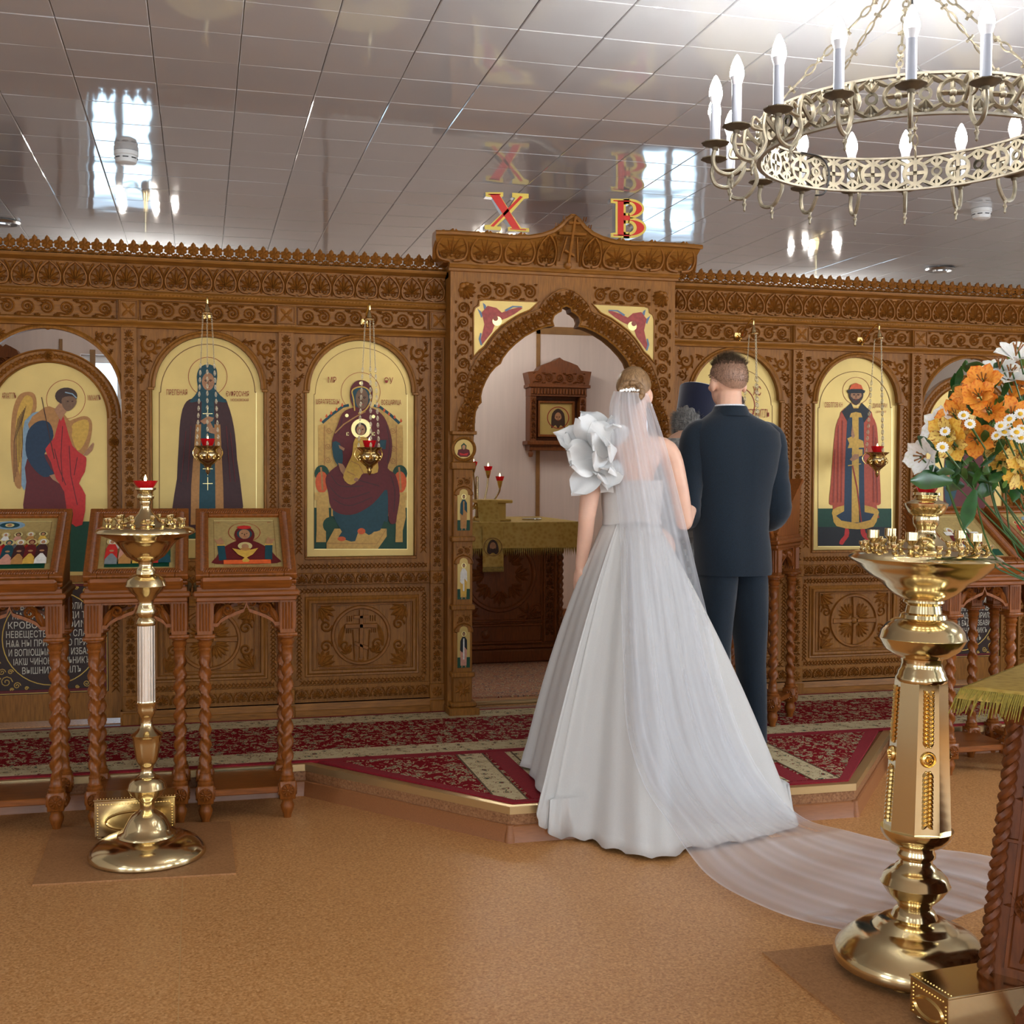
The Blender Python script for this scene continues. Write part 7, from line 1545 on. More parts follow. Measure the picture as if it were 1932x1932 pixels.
def frame(loc, d, roll=0.):
    z = Vector(d).normalized(); q = z.to_track_quat('Z', 'Y').to_matrix().to_4x4(); return T(*loc) @ q @ Rz(roll)
BC = onY(1880, 830, 2.85)
def stem_to(parent, p, inv, frac=.13):
    c = VC + Vector((random.uniform(-.03, .03), random.uniform(.0, .05), .20)); bk = (p - cams).normalized() * .05; q1 = p + bk + (c - p) * .12; q2 = p.lerp(c, frac) + bk * 1.6; mb = MB(); mb.tube([inv @ v for v in smooth_path([p, q1, q2], 6)], .0021, 5); mb.build('stem', 'stem_green', parent)
cams = Vector((0, 0, EYE))
def flower(col, px, py, Y, s=1., lab=None):
    p = onY(px, py, Y); d = (p - BC) * 1.2 + (cams - p).normalized() * .16 + Vector((0, 0, .03)); M = frame(p, d, random.uniform(0, 6)) @ S(s)
    o = empty('alstroemeria_flower', lab or 'open %s alstroemeria bloom in the bouquet' % col, 'flower', group='%s blooms of the bouquet' % col); o.matrix_basis = M @ T(0, 0, -.03)
    op = random.uniform(.3, .75)
    for k in range(6): inst('petal', PM[col][k % 2], o, M=Rz(k * PI / 3 + random.uniform(-.1, .1)) @ T(0, -.004, 0) @ Rx(op + random.uniform(-.12, .12)))
    inst('stamens', stm_me, o); stem_to(o, p, (M @ T(0, 0, -.03)).inverted())
random.seed(21)
for (x, y) in ((1853, 714), (1880, 704), (1865, 768), (1798, 780), (1838, 826), (1918, 727), (1912, 776), (1824, 738), (1845, 742), (1932, 700)): flower('orange', x, y, random.uniform(2.72, 2.92), random.uniform(.95, 1.15))
for (x, y) in ((1808, 802), (1793, 838), (1872, 838), (1905, 838), (1905, 870), (1927, 856), (1780, 815), (1930, 900), (1890, 860)): flower('yellow', x, y, random.uniform(2.70, 2.88), random.uniform(.9, 1.08))
for (x, y, s_) in ((1920, 655, 1.1), (1887, 682, 1.), (1908, 697, 1.05), (1768, 803, 1.1)): flower('white', x, y, random.uniform(2.78, 2.92), s_)
flower('white', 1736, 862, 2.82, 1.15, 'white alstroemeria bloom drooping beside the prince icon')
dz = petal_mesh('petals', 'petal_white', .012, .0032, .3, .2, 3)
dm = MB(); 
for k in range(14): dm.merge(MB().add([(-.0028, 0, .004), (.0028, 0, .004), (.0034, -.001, .011), (0, -.0012, .0145), (-.0034, -.001, .011)], [(0, 1, 2, 3, 4)]), Rz(2 * PI * k / 14) @ Rx(PI / 2 * .9))
dm_me = dm.mesh('petals', 'petal_white', 0); de = MB(); de.dome(0, 0, .006, .005, 0, 10, 3); de2 = MB(); de2.merge(de, Rx(-PI / 2)); de_me = de2.mesh('eye', 'daisy_eye')
for (x, y) in ((1895, 816), (1918, 816), (1928, 809), (1888, 804), (1905, 791), (1783, 814), (1925, 781), (1900, 801), (1778, 844), (1818, 784), (1911, 822), (1880, 822), (1830, 800), (1926, 826)):
    p = onY(x, y, random.uniform(2.64, 2.70)); M = frame(p, (cams - p).normalized() * .5 + Vector((random.uniform(-.3, .3), random.uniform(-.3, .3), .35)), random.uniform(0, 6)) @ S(random.uniform(.95, 1.25)); o = empty('daisy', 'tiny white daisy with yellow eye in the bouquet', 'flower', group='daisies of the bouquet'); o.matrix_basis = M; inst('petals', dm_me, o); inst('eye', de_me, o); stem_to(o, p, M.inverted())
# leaf sprays: stem with its leaves
def leaf_at(o, inv, px, py, tx, ty, Y, s, me=LM):
    p = onY(px, py, Y); t = onY(tx, ty, Y - .02); z = (t - p); L_ = z.length; z.normalize(); yv = (cams - p).normalized(); xv = yv.cross(z).normalized(); yv = z.cross(xv)
    a = random.uniform(-.5, .5); M = Matrix(((xv.x, yv.x, z.x, p.x), (xv.y, yv.y, z.y, p.y), (xv.z, yv.z, z.z, p.z), (0, 0, 0, 1))) @ Rz(PI + a) @ S(s * L_ / .095, s * L_ / .095, L_ / .095); inst('leaf', me, o, M=inv @ M)
sprays = [('dark green leaf spray reaching left over the red glass cup', [(1795, 908, 1706, 903), (1780, 898, 1745, 878), (1765, 892, 1725, 896), (1800, 892, 1760, 885)], 2.80),
          ('dark green leaf hanging below the bouquet over the candle stand', [(1840, 925, 1814, 998), (1836, 915, 1850, 880)], 2.76),
          ('green leaf spray beside the drooping white bloom', [(1775, 855, 1720, 828), (1770, 862, 1758, 880), (1800, 860, 1750, 840)], 2.85),
          ('green leaf spray inside the left part of the bouquet', [(1830, 860, 1795, 800), (1850, 800, 1838, 835), (1820, 790, 1783, 756), (1840, 780, 1862, 740), (1812, 872, 1800, 905), (1826, 890, 1860, 905), (1815, 880, 1850, 850), (1845, 895, 1830, 865), (1805, 885, 1775, 872)], 2.86),
          ('green leaf spray at the top of the bouquet', [(1905, 680, 1898, 640), (1895, 700, 1870, 680), (1880, 720, 1850, 690), (1910, 720, 1932, 700), (1870, 735, 1890, 705), (1860, 700, 1843, 692), (1932, 690, 1925, 660)], 2.90),
          ('green leaf spray low in the middle of the bouquet', [(1880, 900, 1875, 945), (1895, 890, 1860, 915), (1910, 900, 1932, 930), (1870, 880, 1845, 915), (1880, 880, 1910, 905), (1920, 880, 1935, 925), (1860, 890, 1895, 925), (1925, 905, 1905, 950), (1850, 880, 1880, 860), (1900, 905, 1885, 935)], 2.86),
          ('green leaf spray between the orange and yellow blooms', [(1870, 800, 1882, 770), (1850, 810, 1870, 780), (1880, 790, 1900, 750), (1905, 770, 1925, 745), (1840, 760, 1825, 725), (1890, 750, 1905, 720), (1855, 850, 1870, 815), (1900, 760, 1870, 745)], 2.84)]
for lab, lv, Y in sprays:
    c = onY(lv[0][0], lv[0][1], Y); o = empty('leaf_spray', lab, 'foliage', c, group=None); inv = T(*c).inverted()
    for k, (a, b2, c2, d2) in enumerate(lv): leaf_at(o, inv, a, b2, c2, d2, Y + random.uniform(-.03, .03), random.uniform(.65, .9), LM if k % 3 else (LM2 if len(lv) > 5 else LM))
    stem_to(o, c, inv, .98)
    for (a, b2, c2, d2) in lv[1:2]:
        q = onY(a, b2, Y); mb = MB(); mb.tube([inv @ v for v in smooth_path([q, q.lerp(VC, .4) + Vector((0.02, .10, -.01)), VC + Vector((random.uniform(-.03, .03), random.uniform(-.03, .03), .22))], 5)], .0025, 5); mb.build('stem', 'stem_green', o)

rl = random.Random(77)
for g_, (lab, x0, x1, y0, y1, Y) in enumerate((('dense dark foliage under the yellow blooms', 1775, 1935, 850, 930, 2.93), ('dense dark foliage behind the orange blooms', 1800, 1940, 700, 850, 2.97), ('feathery green foliage between the daisies', 1850, 1940, 760, 900, 2.80))):
    c = onY((x0 + x1) / 2, (y0 + y1) / 2, Y); o = empty('leaf_spray', lab, 'foliage', c); inv = T(*c).inverted()
    for k in range(34 if g_ < 2 else 22):
        x, y = rl.uniform(x0, x1), rl.uniform(y0, y1); a = rl.uniform(-2.6, -.4) if g_ else rl.uniform(-3.4, .4); L_ = rl.uniform(30, 55) * (1 if g_ < 2 else .6); leaf_at(o, inv, x, y, x + L_ * math.cos(a), y + L_ * math.sin(a), Y + rl.uniform(-.05, .05), rl.uniform(.8, 1.15), LM if rl.random() < .65 else LM2)
    stem_to(o, c, inv, .98)
# ------------------------------------------------------------------ people
def fuse(mb, voxel=.006, smooth=4, fac=.5):
    """union of overlapping closed shells into one continuous surface"""
    me = bpy.data.meshes.new('tmp'); me.from_pydata(mb.v, [], mb.f); o = bpy.data.objects.new('tmp', me); COL.objects.link(o)
    r = o.modifiers.new('r', 'REMESH'); r.mode = 'VOXEL'; r.voxel_size = voxel
    s = o.modifiers.new('s', 'SMOOTH'); s.iterations = smooth; s.factor = fac
    out = bpy.data.meshes.new_from_object(o.evaluated_get(bpy.context.evaluated_depsgraph_get())); bpy.data.objects.remove(o); out.shade_smooth(); return out
def limb(mb, pts, rad, seg=14, flat=1.):
    P = smooth_path(pts, 5); n = len(P); m = len(rad) - 1; R = []
    for i in range(n): t = i / (n - 1) * m; k = min(int(t), m - 1); R.append(rad[k] + (rad[k + 1] - rad[k]) * (t - k))
    mb.tube(P, R, seg, flat=flat); mb.merge(ball(P[0], R[0], R[0] * flat, R[0])); mb.merge(ball(P[-1], R[-1], R[-1] * flat, R[-1]))
def ball(c, rx, ry, rz, M=None):
    q = MB(); n = 10; q.lathe([(max(1e-5, math.sin(PI * k / n)), -math.cos(PI * k / n)) for k in range(n + 1)], seg=14); r = MB(); r.merge(q, T(*c) @ (M or I4) @ S(rx, ry, rz)); return r
def loft(mb, rings, cap0=False, cap1=False, closed=True):
    n = len(rings[0]); b = [q for r_ in rings for q in r_]; fs = []
    for i in range(len(rings) - 1):
        for k in range(n if closed else n - 1): k2 = (k + 1) % n; fs.append((i * n + k, i * n + k2, (i + 1) * n + k2, (i + 1) * n + k))
    if cap0: fs.append(list(range(n))[::-1])
    if cap1: fs.append([(len(rings) - 1) * n + k for k in range(n)])
    return mb.add(b, fs)
def oval(c, rx, ry, n=32, sq=2.3, M=None, fold=0., nf=9, ph=0.):
    out_ = []
    for k in range(n):
        a = 2 * PI * k / n; ca, sa = math.cos(a), math.sin(a); m = (abs(ca) ** sq + abs(sa) ** sq) ** (-1 / sq); f = 1 + fold * math.sin(nf * a + ph)
        v = Vector((rx * m * ca * f, ry * m * sa * f, 0)); v = (M @ v) if M else v; out_.append(tuple(Vector(c) + v))
    return out_
def head_shell(mb, c, h, yaw=0., pitch=0., roll=0.):
    """head of height h centred at c, face along local +y"""
    M = T(*c) @ Rz(yaw) @ Rx(pitch) @ Ry(roll); s = h / .235; q = MB()
    q.merge(ball((0, -.008, .025), .076, .094, .092)); q.merge(ball((0, .022, -.035), .060, .070, .080)); q.merge(ball((0, .035, -.085), .034, .040, .030))      # skull, face, chin
    q.merge(ball((0, .094, -.018), .013, .020, .016)); q.merge(ball((0, .088, .004), .010, .014, .026)); q.merge(ball((0, .080, -.056), .024, .012, .007)); q.merge(ball((0, .079, -.066), .022, .012, .007))   # nose, lips
    for sx in (-1, 1):
        q.merge(ball((sx * .032, .082, .030), .022, .010, .008)); q.merge(ball((sx * .076, -.006, -.012), .012, .020, .032, Rx(-.15))); q.merge(ball((sx * .040, .066, -.02), .022, .016, .018))
    mb.merge(q, M @ S(s)); return M @ S(s)
def eyes(parent, M):
    for sx in (-1, 1):
        e = MB(); e.use('eye_white'); e.merge(ball((sx * .031, .080, .012), .013, .008, .008)); e.names = ['eye_white']; e.use('eye_dark'); n0 = len(e.f); e.merge(ball((sx * .031, .0865, .012), .005, .003, .005)); e.m[n0:] = [1] * (len(e.f) - n0); q = MB(); q.names = ['eye_white', 'eye_dark']; q.v = [tuple(M @ Vector(v)) for v in e.v]; q.f = e.f; q.m = e.m; q.build('eye', None, parent)
    br = MB()
    for sx in (-1, 1): br.tube([M @ Vector(v) for v in ((sx * .014, .094, .038), (sx * .032, .093, .043), (sx * .052, .082, .037))], [.003, .004, .002], 6)
    br.build('eyebrows', 'hair_brown', parent)['kind'] = 'stuff'
mat('eye_white', (235, 232, 228), .2); mat('eye_dark', (40, 30, 24), .2)
def hand(mb, wrist, d, palm_n, s=1., curl=.5, thumb=1):
    """palm plus five bent fingers; d = pointing direction, palm_n = palm normal, thumb side sign"""
    d = Vector(d).normalized(); n = Vector(palm_n); n = (n - d * n.dot(d)).normalized(); u = d.cross(n) * thumb; w_ = Vector(wrist)
    M = Matrix(((u.x, d.x, n.x, 0), (u.y, d.y, n.y, 0), (u.z, d.z, n.z, 0), (0, 0, 0, 1)))
    mb.merge(ball(w_ + d * .045 * s, .040 * s, .050 * s, .016 * s, M)); mb.merge(ball(w_ + d * .015 * s, .028 * s, .030 * s, .018 * s, M))
    for k, (o, L) in enumerate(((.028, .066), (.010, .076), (-.009, .070), (-.027, .054))):
        b = w_ + d * .080 * s + u * o * s; a1 = curl * .6; p1 = b + (d * math.cos(a1) + n * math.sin(a1)) * L * .45 * s; a2 = curl * 1.5; p2 = p1 + (d * math.cos(a2) + n * math.sin(a2)) * L * .32 * s; a3 = curl * 2.2; p3 = p2 + (d * math.cos(a3) + n * math.sin(a3)) * L * .23 * s
        limb(mb, [b - d * .02 * s, b, p1, p2, p3], [.009 * s, .0092 * s, .0085 * s, .008 * s, .0068 * s], 8)
    b = w_ + d * .03 * s + u * .032 * s; p1 = b + (d * .6 + u * .65 + n * .3).normalized() * .034 * s; p2 = p1 + (d * .85 + u * .25 + n * .4).normalized() * .028 * s
    limb(mb, [b - u * .012 * s, b, p1, p2], [.011 * s, .0115 * s, .010 * s, .0078 * s], 8)
def hair_mat(name, c, d):
    m, nt, b, tc, N, L = nodes(name, .42, .4); mp = N('ShaderNodeMapping'); mp.inputs['Scale'].default_value = (60, 60, 8); L(tc.outputs['Object'], mp.inputs[0]); n = N('ShaderNodeTexNoise', Scale=3., Detail=6.); L(mp.outputs[0], n.inputs['Vector']); r = ramp(N, [(.3, d), (.7, c)]); L(n.outputs[0], r.inputs[0]); L(r.outputs[0], b.inputs['Base Color']); bp = N('ShaderNodeBump', Strength=.6, Distance=.004); L(n.outputs[0], bp.inputs['Height']); L(bp.outputs[0], b.inputs['Normal'])
hair_mat('hair_blonde', (168, 132, 92), (104, 76, 48)); hair_mat('hair_brown', (118, 94, 70), (66, 52, 40)); hair_mat('hair_fade', (168, 130, 106), (132, 100, 80)); hair_mat('hair_grey', (160, 156, 150), (86, 84, 80))
def cloth_mat(name, c, rough=.85, weave=0., sheen=.2, var=.1):
    m, nt, b, tc, N, L = nodes(name, rough, .25); n = N('ShaderNodeTexNoise', Scale=420., Detail=2.); L(tc.outputs['Object'], n.inputs['Vector']); r = ramp(N, [(.3, tuple(v * (1 - var) for v in c)), (.7, tuple(min(255, v * (1 + var)) for v in c))]); L(n.outputs[0], r.inputs[0]); L(r.outputs[0], b.inputs['Base Color']); b.inputs['Sheen Weight'].default_value = sheen
    bp = N('ShaderNodeBump', Strength=weave, Distance=.001); L(n.outputs[0], bp.inputs['Height']); L(bp.outputs[0], b.inputs['Normal'])
cloth_mat('suit_navy', (14, 27, 38), .85, .4, .25, .35); cloth_mat('shirt_white', (236, 236, 240)); cloth_mat('shoe_black', (18, 18, 20), .35, 0, 0)
cloth_mat('dress_satin', (206, 203, 198), .55, .05, .15, .015); cloth_mat('petal_satin', (230, 230, 228), .5, .05, .1, .01); cloth_mat('hat_velvet', (12, 18, 44), .9, .2, .8, .2)
m, nt, b, tc, N, L = nodes('vestment_silver', .5, .4); ck = N('ShaderNodeTexChecker', Scale=34.); L(tc.outputs['Object'], ck.inputs['Vector']); ck.inputs['Color1'].default_value = (*lin((176, 178, 174)), 1); ck.inputs['Color2'].default_value = (*lin((146, 148, 146)), 1); L(ck.outputs[0], b.inputs['Base Color']); b.inputs['Metallic'].default_value = .15
def strands(mb, M, rnd, n, cond, L=.02, w_=.0009, R=(.078, .096, .095), lift=(0, 0, .6), c=(0, -.008, .025)):
    """short hairs growing from the skull ellipsoid"""
    k = 0
    while k < n:
        v = Vector((rnd.gauss(0, 1), rnd.gauss(0, 1), rnd.gauss(0, 1))).normalized(); p = Vector((v.x * R[0] + c[0], v.y * R[1] + c[1], v.z * R[2] + c[2]))
        if not cond(p): continue
        d = (v + Vector(lift) * rnd.uniform(.2, 1) + Vector((rnd.uniform(-.5, .5), rnd.uniform(-.5, .5), rnd.uniform(-.2, .4)))).normalized(); s_ = d.orthogonal().normalized() * w_; e = p + d * L * rnd.uniform(.5, 1.1)
        mb.add([M @ (p - s_), M @ (p + s_), M @ e], [(0, 1, 2)]); k += 1
# ---------------- groom
gx, gy, gz = onY(1382, 900, 5.08).x, 5.08, PLAT + .007
groom = empty('person', 'man in dark navy suit seen from behind, arm linked with the bride', 'person', (gx, gy, gz))
def gat(px, py, dy=0.): v = onY(px, py, gy + dy); return Vector((v.x - gx, dy, v.z - gz))
hd = gat(1373, 722, .01); sz = gat(1373, 830).z
body = MB(); HM = head_shell(body, (hd.x, .01, hd.z), .245, .06)
limb(body, [(hd.x, -.012, hd.z - .06), (hd.x, -.02, hd.z - .14), (0, -.02, 1.50)], [.056, .056, .068])
limb(body, [(0, -.01, 1.46), (0, -.005, 1.25), (0, 0, 1.0), (0, 0, .94)], [.13, .14, .125, .122], 20, .72)
shL, shR = gat(1312, 822, -.01), gat(1455, 826, -.01); elL, elR = gat(1297, 960, -.03), gat(1467, 965, -.05); wrL, wrR = gat(1335, 1000, .24), gat(1400, 1010, .25)
for a, e, w_, sx in ((shL, elL, wrL, -1), (shR, elR, wrR, 1)):
    limb(body, [(0, -.01, sz - .01), a, a.lerp(e, .5), e], [.06, .056, .050, .042]); limb(body, [e, e.lerp(w_, .5), w_], [.042, .038, .027]); hand(body, w_, (w_ - e), (-sx, 0, .2), 1.0, .7, -sx)
for sx in (-1, 1): limb(body, [(sx * .082, 0, .92), (sx * .088, .0, .50), (sx * .095, -.01, .10)], [.066, .052, .040]); limb(body, [(sx * .095, -.03, .05), (sx * .10, .12, .035)], [.038, .03])
bo = bpy.data.objects.new('body', fuse(body, .006)); COL.objects.link(bo); bo.parent = groom; bo.data.materials.append(MATS['skin']); eyes(groom, HM)
# jacket: shoulders to hem, sleeves
rings = []
def jr(py, xl_, xr_, ry, dy=0., sq=2.4): a = gat(xl_, py); b2 = gat(xr_, py); rings.append(oval(((a.x + b2.x) / 2, dy, a.z), (b2.x - a.x) / 2, ry, 40, sq))
jr(769, 1345, 1401, .066, -.018, 2); jr(776, 1342, 1405, .074, -.018, 2); jr(786, 1330, 1420, .088, -.016, 2.2); jr(798, 1314, 1445, .108, -.012, 2.6); jr(815, 1303, 1462, .124, -.01, 2.8); jr(840, 1300, 1466, .135, -.008, 2.6); jr(880, 1302, 1462, .142, -.005, 2.4); jr(925, 1306, 1455, .140, 0, 2.3); jr(965, 1310, 1446, .134, 0, 2.3); jr(1000, 1312, 1444, .138, 0, 2.3); jr(1040, 1315, 1448, .146, 0, 2.3); jr(1078, 1318, 1449, .150, 0, 2.3); jr(1084, 1319, 1448, .148, 0, 2.3); jr(1082, 1322, 1445, .142, 0, 2.3)
jk = MB(); loft(jk, rings); 
for i, (x, y, z) in enumerate(jk.v):     # centre-back seam and soft folds
    if y < 0: jk.v[i] = (x, y + .004 * math.exp(-(x * 60) ** 2) + .004 * math.sin(z * 40 + x * 25) * math.exp(-((z - 1.08) * 5) ** 2), z)
jo = jk.build('jacket', 'suit_navy', groom, 60)
for a, e, w_ in ((shL, elL, wrL), (shR, elR, wrR)):
    q = MB(); cI = (a + Vector((0 - a.x, 0, 0)) * .35); w2 = e.lerp(w_, .88); P = smooth_path([cI + Vector((0, 0, .015)), a + Vector((0, 0, -.012)), a.lerp(e, .5), e, e.lerp(w_, .45), w2], 6); rr_ = [.062, .068, .066, .060, .056, .046]; n = len(P); R = []
    for i in range(n): t = i / (n - 1) * 5; k = min(int(t), 4); R.append((rr_[k] + (rr_[k + 1] - rr_[k]) * (t - k)) * (1 + .035 * math.sin(i * 1.9) * (i > 8)))
    q.tube(P, R, 20, cap=False); q.build('sleeve', 'suit_navy', jo, 60)
    s_ = MB(); s_.tube([w2 - (w_ - e) * .02, w2 + (w_ - e) * .06], .039, 16, cap=False); s_.build('shirt_cuff', 'shirt_white', groom)
cl_ = MB(); loft(cl_, [oval((hd.x, -.016, gat(1373, 772).z), .068, .072, 28), oval((hd.x, -.014, gat(1373, 765).z), .065, .069, 28), oval((hd.x, -.014, gat(1373, 764).z), .062, .066, 28), oval((hd.x, -.014, gat(1373, 776).z), .060, .064, 28)]); cl_.build('shirt_collar', 'shirt_white', groom)
jc = MB(); loft(jc, [oval((hd.x, -.020, gat(1373, 786).z), .088, .094, 32), oval((hd.x, -.020, gat(1373, 770).z), .074, .079, 32), oval((hd.x, -.019, gat(1373, 767).z), .070, .076, 32), oval((hd.x, -.019, gat(1373, 774).z), .067, .072, 32)]); jc.build('jacket_collar', 'suit_navy', jo, 60)
# trousers
tr_ = MB(); rings = [oval((0, 0, z), rx, ry, 40, 2.4) for z, rx, ry in ((.95, .140, .112), (.90, .142, .114), (.85, .144, .116))]; loft(tr_, rings)
for sx in (-1, 1):
    L_ = []
    for z, rx, ry, dx, dy in ((.88, .078, .112, .068, 0), (.80, .086, .122, .074, 0), (.72, .084, .114, .080, 0), (.60, .080, .100, .087, -.004), (.48, .070, .086, .090, -.01), (.40, .066, .080, .092, -.012), (.28, .063, .080, .096, -.018), (.14, .060, .080, .100, -.02), (.06, .060, .082, .102, -.018), (.04, .062, .084, .102, -.018)): L_.append(oval((sx * dx + .004, dy, z), rx, ry, 24, 2.2, fold=.02, nf=3, ph=z * 30))
    loft(tr_, L_)
tr_.build('trousers', 'suit_navy', groom, 70)
for sx in (-1, 1):
    sh_ = MB(); L_ = []
    for y, rx, z1 in ((-.085, .020, .05), (-.075, .036, .075), (-.03, .040, .085), (.04, .042, .08), (.10, .046, .062), (.16, .044, .05), (.20, .028, .036), (.212, .008, .02)):
        L_.append([(sx * .10 + .012 + rx * math.cos(a), y, max(0, z1 * .5 + z1 * .5 * math.sin(a) * 1.0)) for a in [2 * PI * k / 16 for k in range(16)]])
    loft(sh_, L_, True, True); sh_.build('shoe', 'shoe_black', groom, 50)
# hair: faded sides, dark brown top
hc = MB(); n = 22; rows = []
for i in range(14):
    th = PI * .02 + (PI * .70) * i / 13; ring = []
    for k in range(n * 2):
        a = 2 * PI * k / (n * 2); back = max(0, -math.sin(a)); lim = .44 + .26 * back + .04 * abs(math.cos(a)); t = (i / 13) * lim * PI; g_ = 1.035 + (.06 if i < 5 else .02) * (1 - i / 13)
        ring.append(tuple(HM @ Vector((.0765 * g_ * math.sin(t) * math.cos(a), -.008 + .0945 * g_ * math.sin(t) * math.sin(a), .025 + .0925 * g_ * math.cos(t)))))
    rows.append(ring)
hc.use('hair_brown'); loft(hc, rows[:6], True); hc.use('hair_fade'); loft(hc, rows[5:]); ho = hc.build('hair', None, groom, 80)
rnd = random.Random(4); st = MB(); strands(st, HM, rnd, 2600, lambda p: p.z > .075, .026, .0011, R=(.080, .098, .100)); st.build('hair_tufts', 'hair_brown', ho, 0)['kind'] = 'stuff'
st = MB(); strands(st, HM, rnd, 1800, lambda p: .0 < p.z < .085 and p.y < .02, .008, .0008, R=(.079, .097, .096), lift=(0, 0, -.5)); st.build('hair_short', 'hair_brown', ho, 0)['kind'] = 'stuff'
# ---------------- bride
bx, by, bz = 1.845, 4.93, PLAT + .007
bride = empty('person', 'bride in white gown and long veil seen from behind beside the groom', 'person', (bx, by, bz))
def bat(px, py, dy=0.): v = onY(px, py, by + dy); return Vector((v.x - bx, dy, v.z - bz))
hb = bat(1199, 744, .0); body = MB(); BM = head_shell(body, (hb.x, .02, hb.z), .225, -.45, -.10)
limb(body, [(hb.x, -.005, hb.z - .06), (bat(1198, 812).x, -.02, bat(1198, 812).z), (bat(1196, 850).x, -.02, bat(1196, 850).z)], [.046, .046, .075])
wz = bat(1190, 985).z
limb(body, [bat(1196, 862), bat(1194, 910), bat(1190, 985), bat(1190, 1050)], [.118, .117, .098, .10], 20, .74)
sL, sR = bat(1128, 858, -.01), bat(1258, 852, -.01); eL, wL = bat(1107, 975, -.02), bat(1095, 1070, .03); eR = bat(1291, 985, .0); wR = bat(1310, 935, .18)
limb(body, [bat(1180, 848, -.01), sL, sL.lerp(eL, .5) + Vector((-.004, 0, 0)), eL], [.058, .050, .044, .037]); limb(body, [eL, eL.lerp(wL, .45) + Vector((.004, 0, 0)), wL], [.037, .034, .023]); hand(body, wL, Vector((-.012, .012, -.1)), (1, .3, 0), .92, .35, 1)
limb(body, [bat(1210, 848, -.01), sR, sR.lerp(eR, .5) + Vector((.006, -.01, 0)), eR], [.058, .052, .047, .038]); limb(body, [eR, eR.lerp(wR, .45), wR], [.038, .035, .024]); hand(body, wR, wR - eR + Vector((.06, .03, 0)), (0, .3, -1), .92, .5, 1)
for sx in (-1, 1): limb(body, [(sx * .08, 0, .95), (sx * .08, 0, .5), (sx * .08, -.01, .12)], [.10, .06, .04]); limb(body, [(sx * .08, -.02, .08), (sx * .085, .10, .03)], [.034, .026])
bo = bpy.data.objects.new('body', fuse(body, .006, 6)); COL.objects.link(bo); bo.parent = bride; bo.data.materials.append(MATS['skin_light']); eyes(bride, BM)
# hair: smooth cap gathered into a low bun
hc = MB(); rows = []
for i in range(16):
    ring = []
    for k in range(40):
        a = 2 * PI * k / 40; back = max(0, -math.sin(a)); lim = .43 + .27 * back; t = (i / 15) * lim * PI; g_ = 1.07 + .10 * back * math.sin(PI * min(1, i / 12)); g_ += .012 * math.sin(a * 9 + i * .3)
        ring.append(tuple(BM @ Vector((.0765 * g_ * math.sin(t) * math.cos(a), -.008 + .0945 * g_ * math.sin(t) * math.sin(a), .025 + .0925 * g_ * math.cos(t)))))
    rows.append(ring)
loft(hc, rows, True); ho = hc.build('hair', 'hair_blonde', bride, 80)
bn = MB(); bn.merge(ball((0, -.105, -.01), .052, .038, .050)); 
for k in range(9):
    a = 2 * PI * k / 9; bn.tube([BM @ Vector((.05 * math.cos(a + t * .8), -.105 - .03 * math.sin(t * 1.5), -.01 + .048 * math.sin(a + t * .8) * (1 - .15 * t))) for t in (0, .5, 1, 1.5)], [.010, .014, .014, .008], 7)
q = MB(); nb = len(ball((0, 0, 0), 1, 1, 1).v); q.v = [tuple(BM @ Vector(v)) if i < nb else v for i, v in enumerate(bn.v)]; q.f = bn.f; q.m = bn.m; q.build('hair_bun', 'hair_blonde', ho, 80)
mat('pearl', (240, 238, 232), .15, spec=.8, coat=.5)
cm = MB()
for k in range(26):
    u = (k / 25 - .5) * 2; c = bat(1190 + u * 20 + random.uniform(-2, 2), 735 + 3 * u * u + random.uniform(-3, 3) * (1 - abs(u)), -.112); cm.merge(ball(c, .0055, .004, .0055))
cm.build('hair_comb', 'pearl', bride)['kind'] = 'stuff'
er = MB(); er.merge(ball(BM @ Vector((.082, -.004, -.05)), .004, .004, .006)); er.build('earring', 'pearl', bride)
# gown bodice
rings = []
def br_(py, xl_, xr_, ry, dy=0.): a = bat(xl_, py); b2 = bat(xr_, py); rings.append(oval(((a.x + b2.x) / 2, dy, a.z), (b2.x - a.x) / 2, ry, 40, 2.2))
br_(906, 1137, 1247, .100, -.005); br_(925, 1136, 1247, .102, -.004); br_(950, 1137, 1246, .097, 0); br_(975, 1139, 1244, .091, 0); br_(990, 1138, 1246, .094, 0)
bd = MB(); loft(bd, rings); bd.build('bodice', 'dress_satin', bride, 60)
st = MB(); P = [bat(1146, 930, -.085), bat(1143, 908, -.103), bat(1139, 880, -.098), bat(1133, 850, -.066), bat(1130, 838, -.012), bat(1136, 850, .06), bat(1150, 900, .11)]
vs = []; W_ = [.03, .034, .034, .036, .036, .034, .03]; 
SP = smooth_path(P, 5); 
for i, c in enumerate(SP): w_ = W_[min(6, i // 5)]; vs += [tuple(c + Vector((-w_, 0, 0))), tuple(c + Vector((0, -.004 if c.y < 0 else .004, .004))), tuple(c + Vector((w_, 0, 0)))]
st.add(vs, [(i * 3 + k, i * 3 + k + 1, i * 3 + 4 + k, i * 3 + 3 + k) for i in range(len(SP) - 1) for k in range(2)]); st.build('shoulder_strap', 'dress_satin', bride, 60)
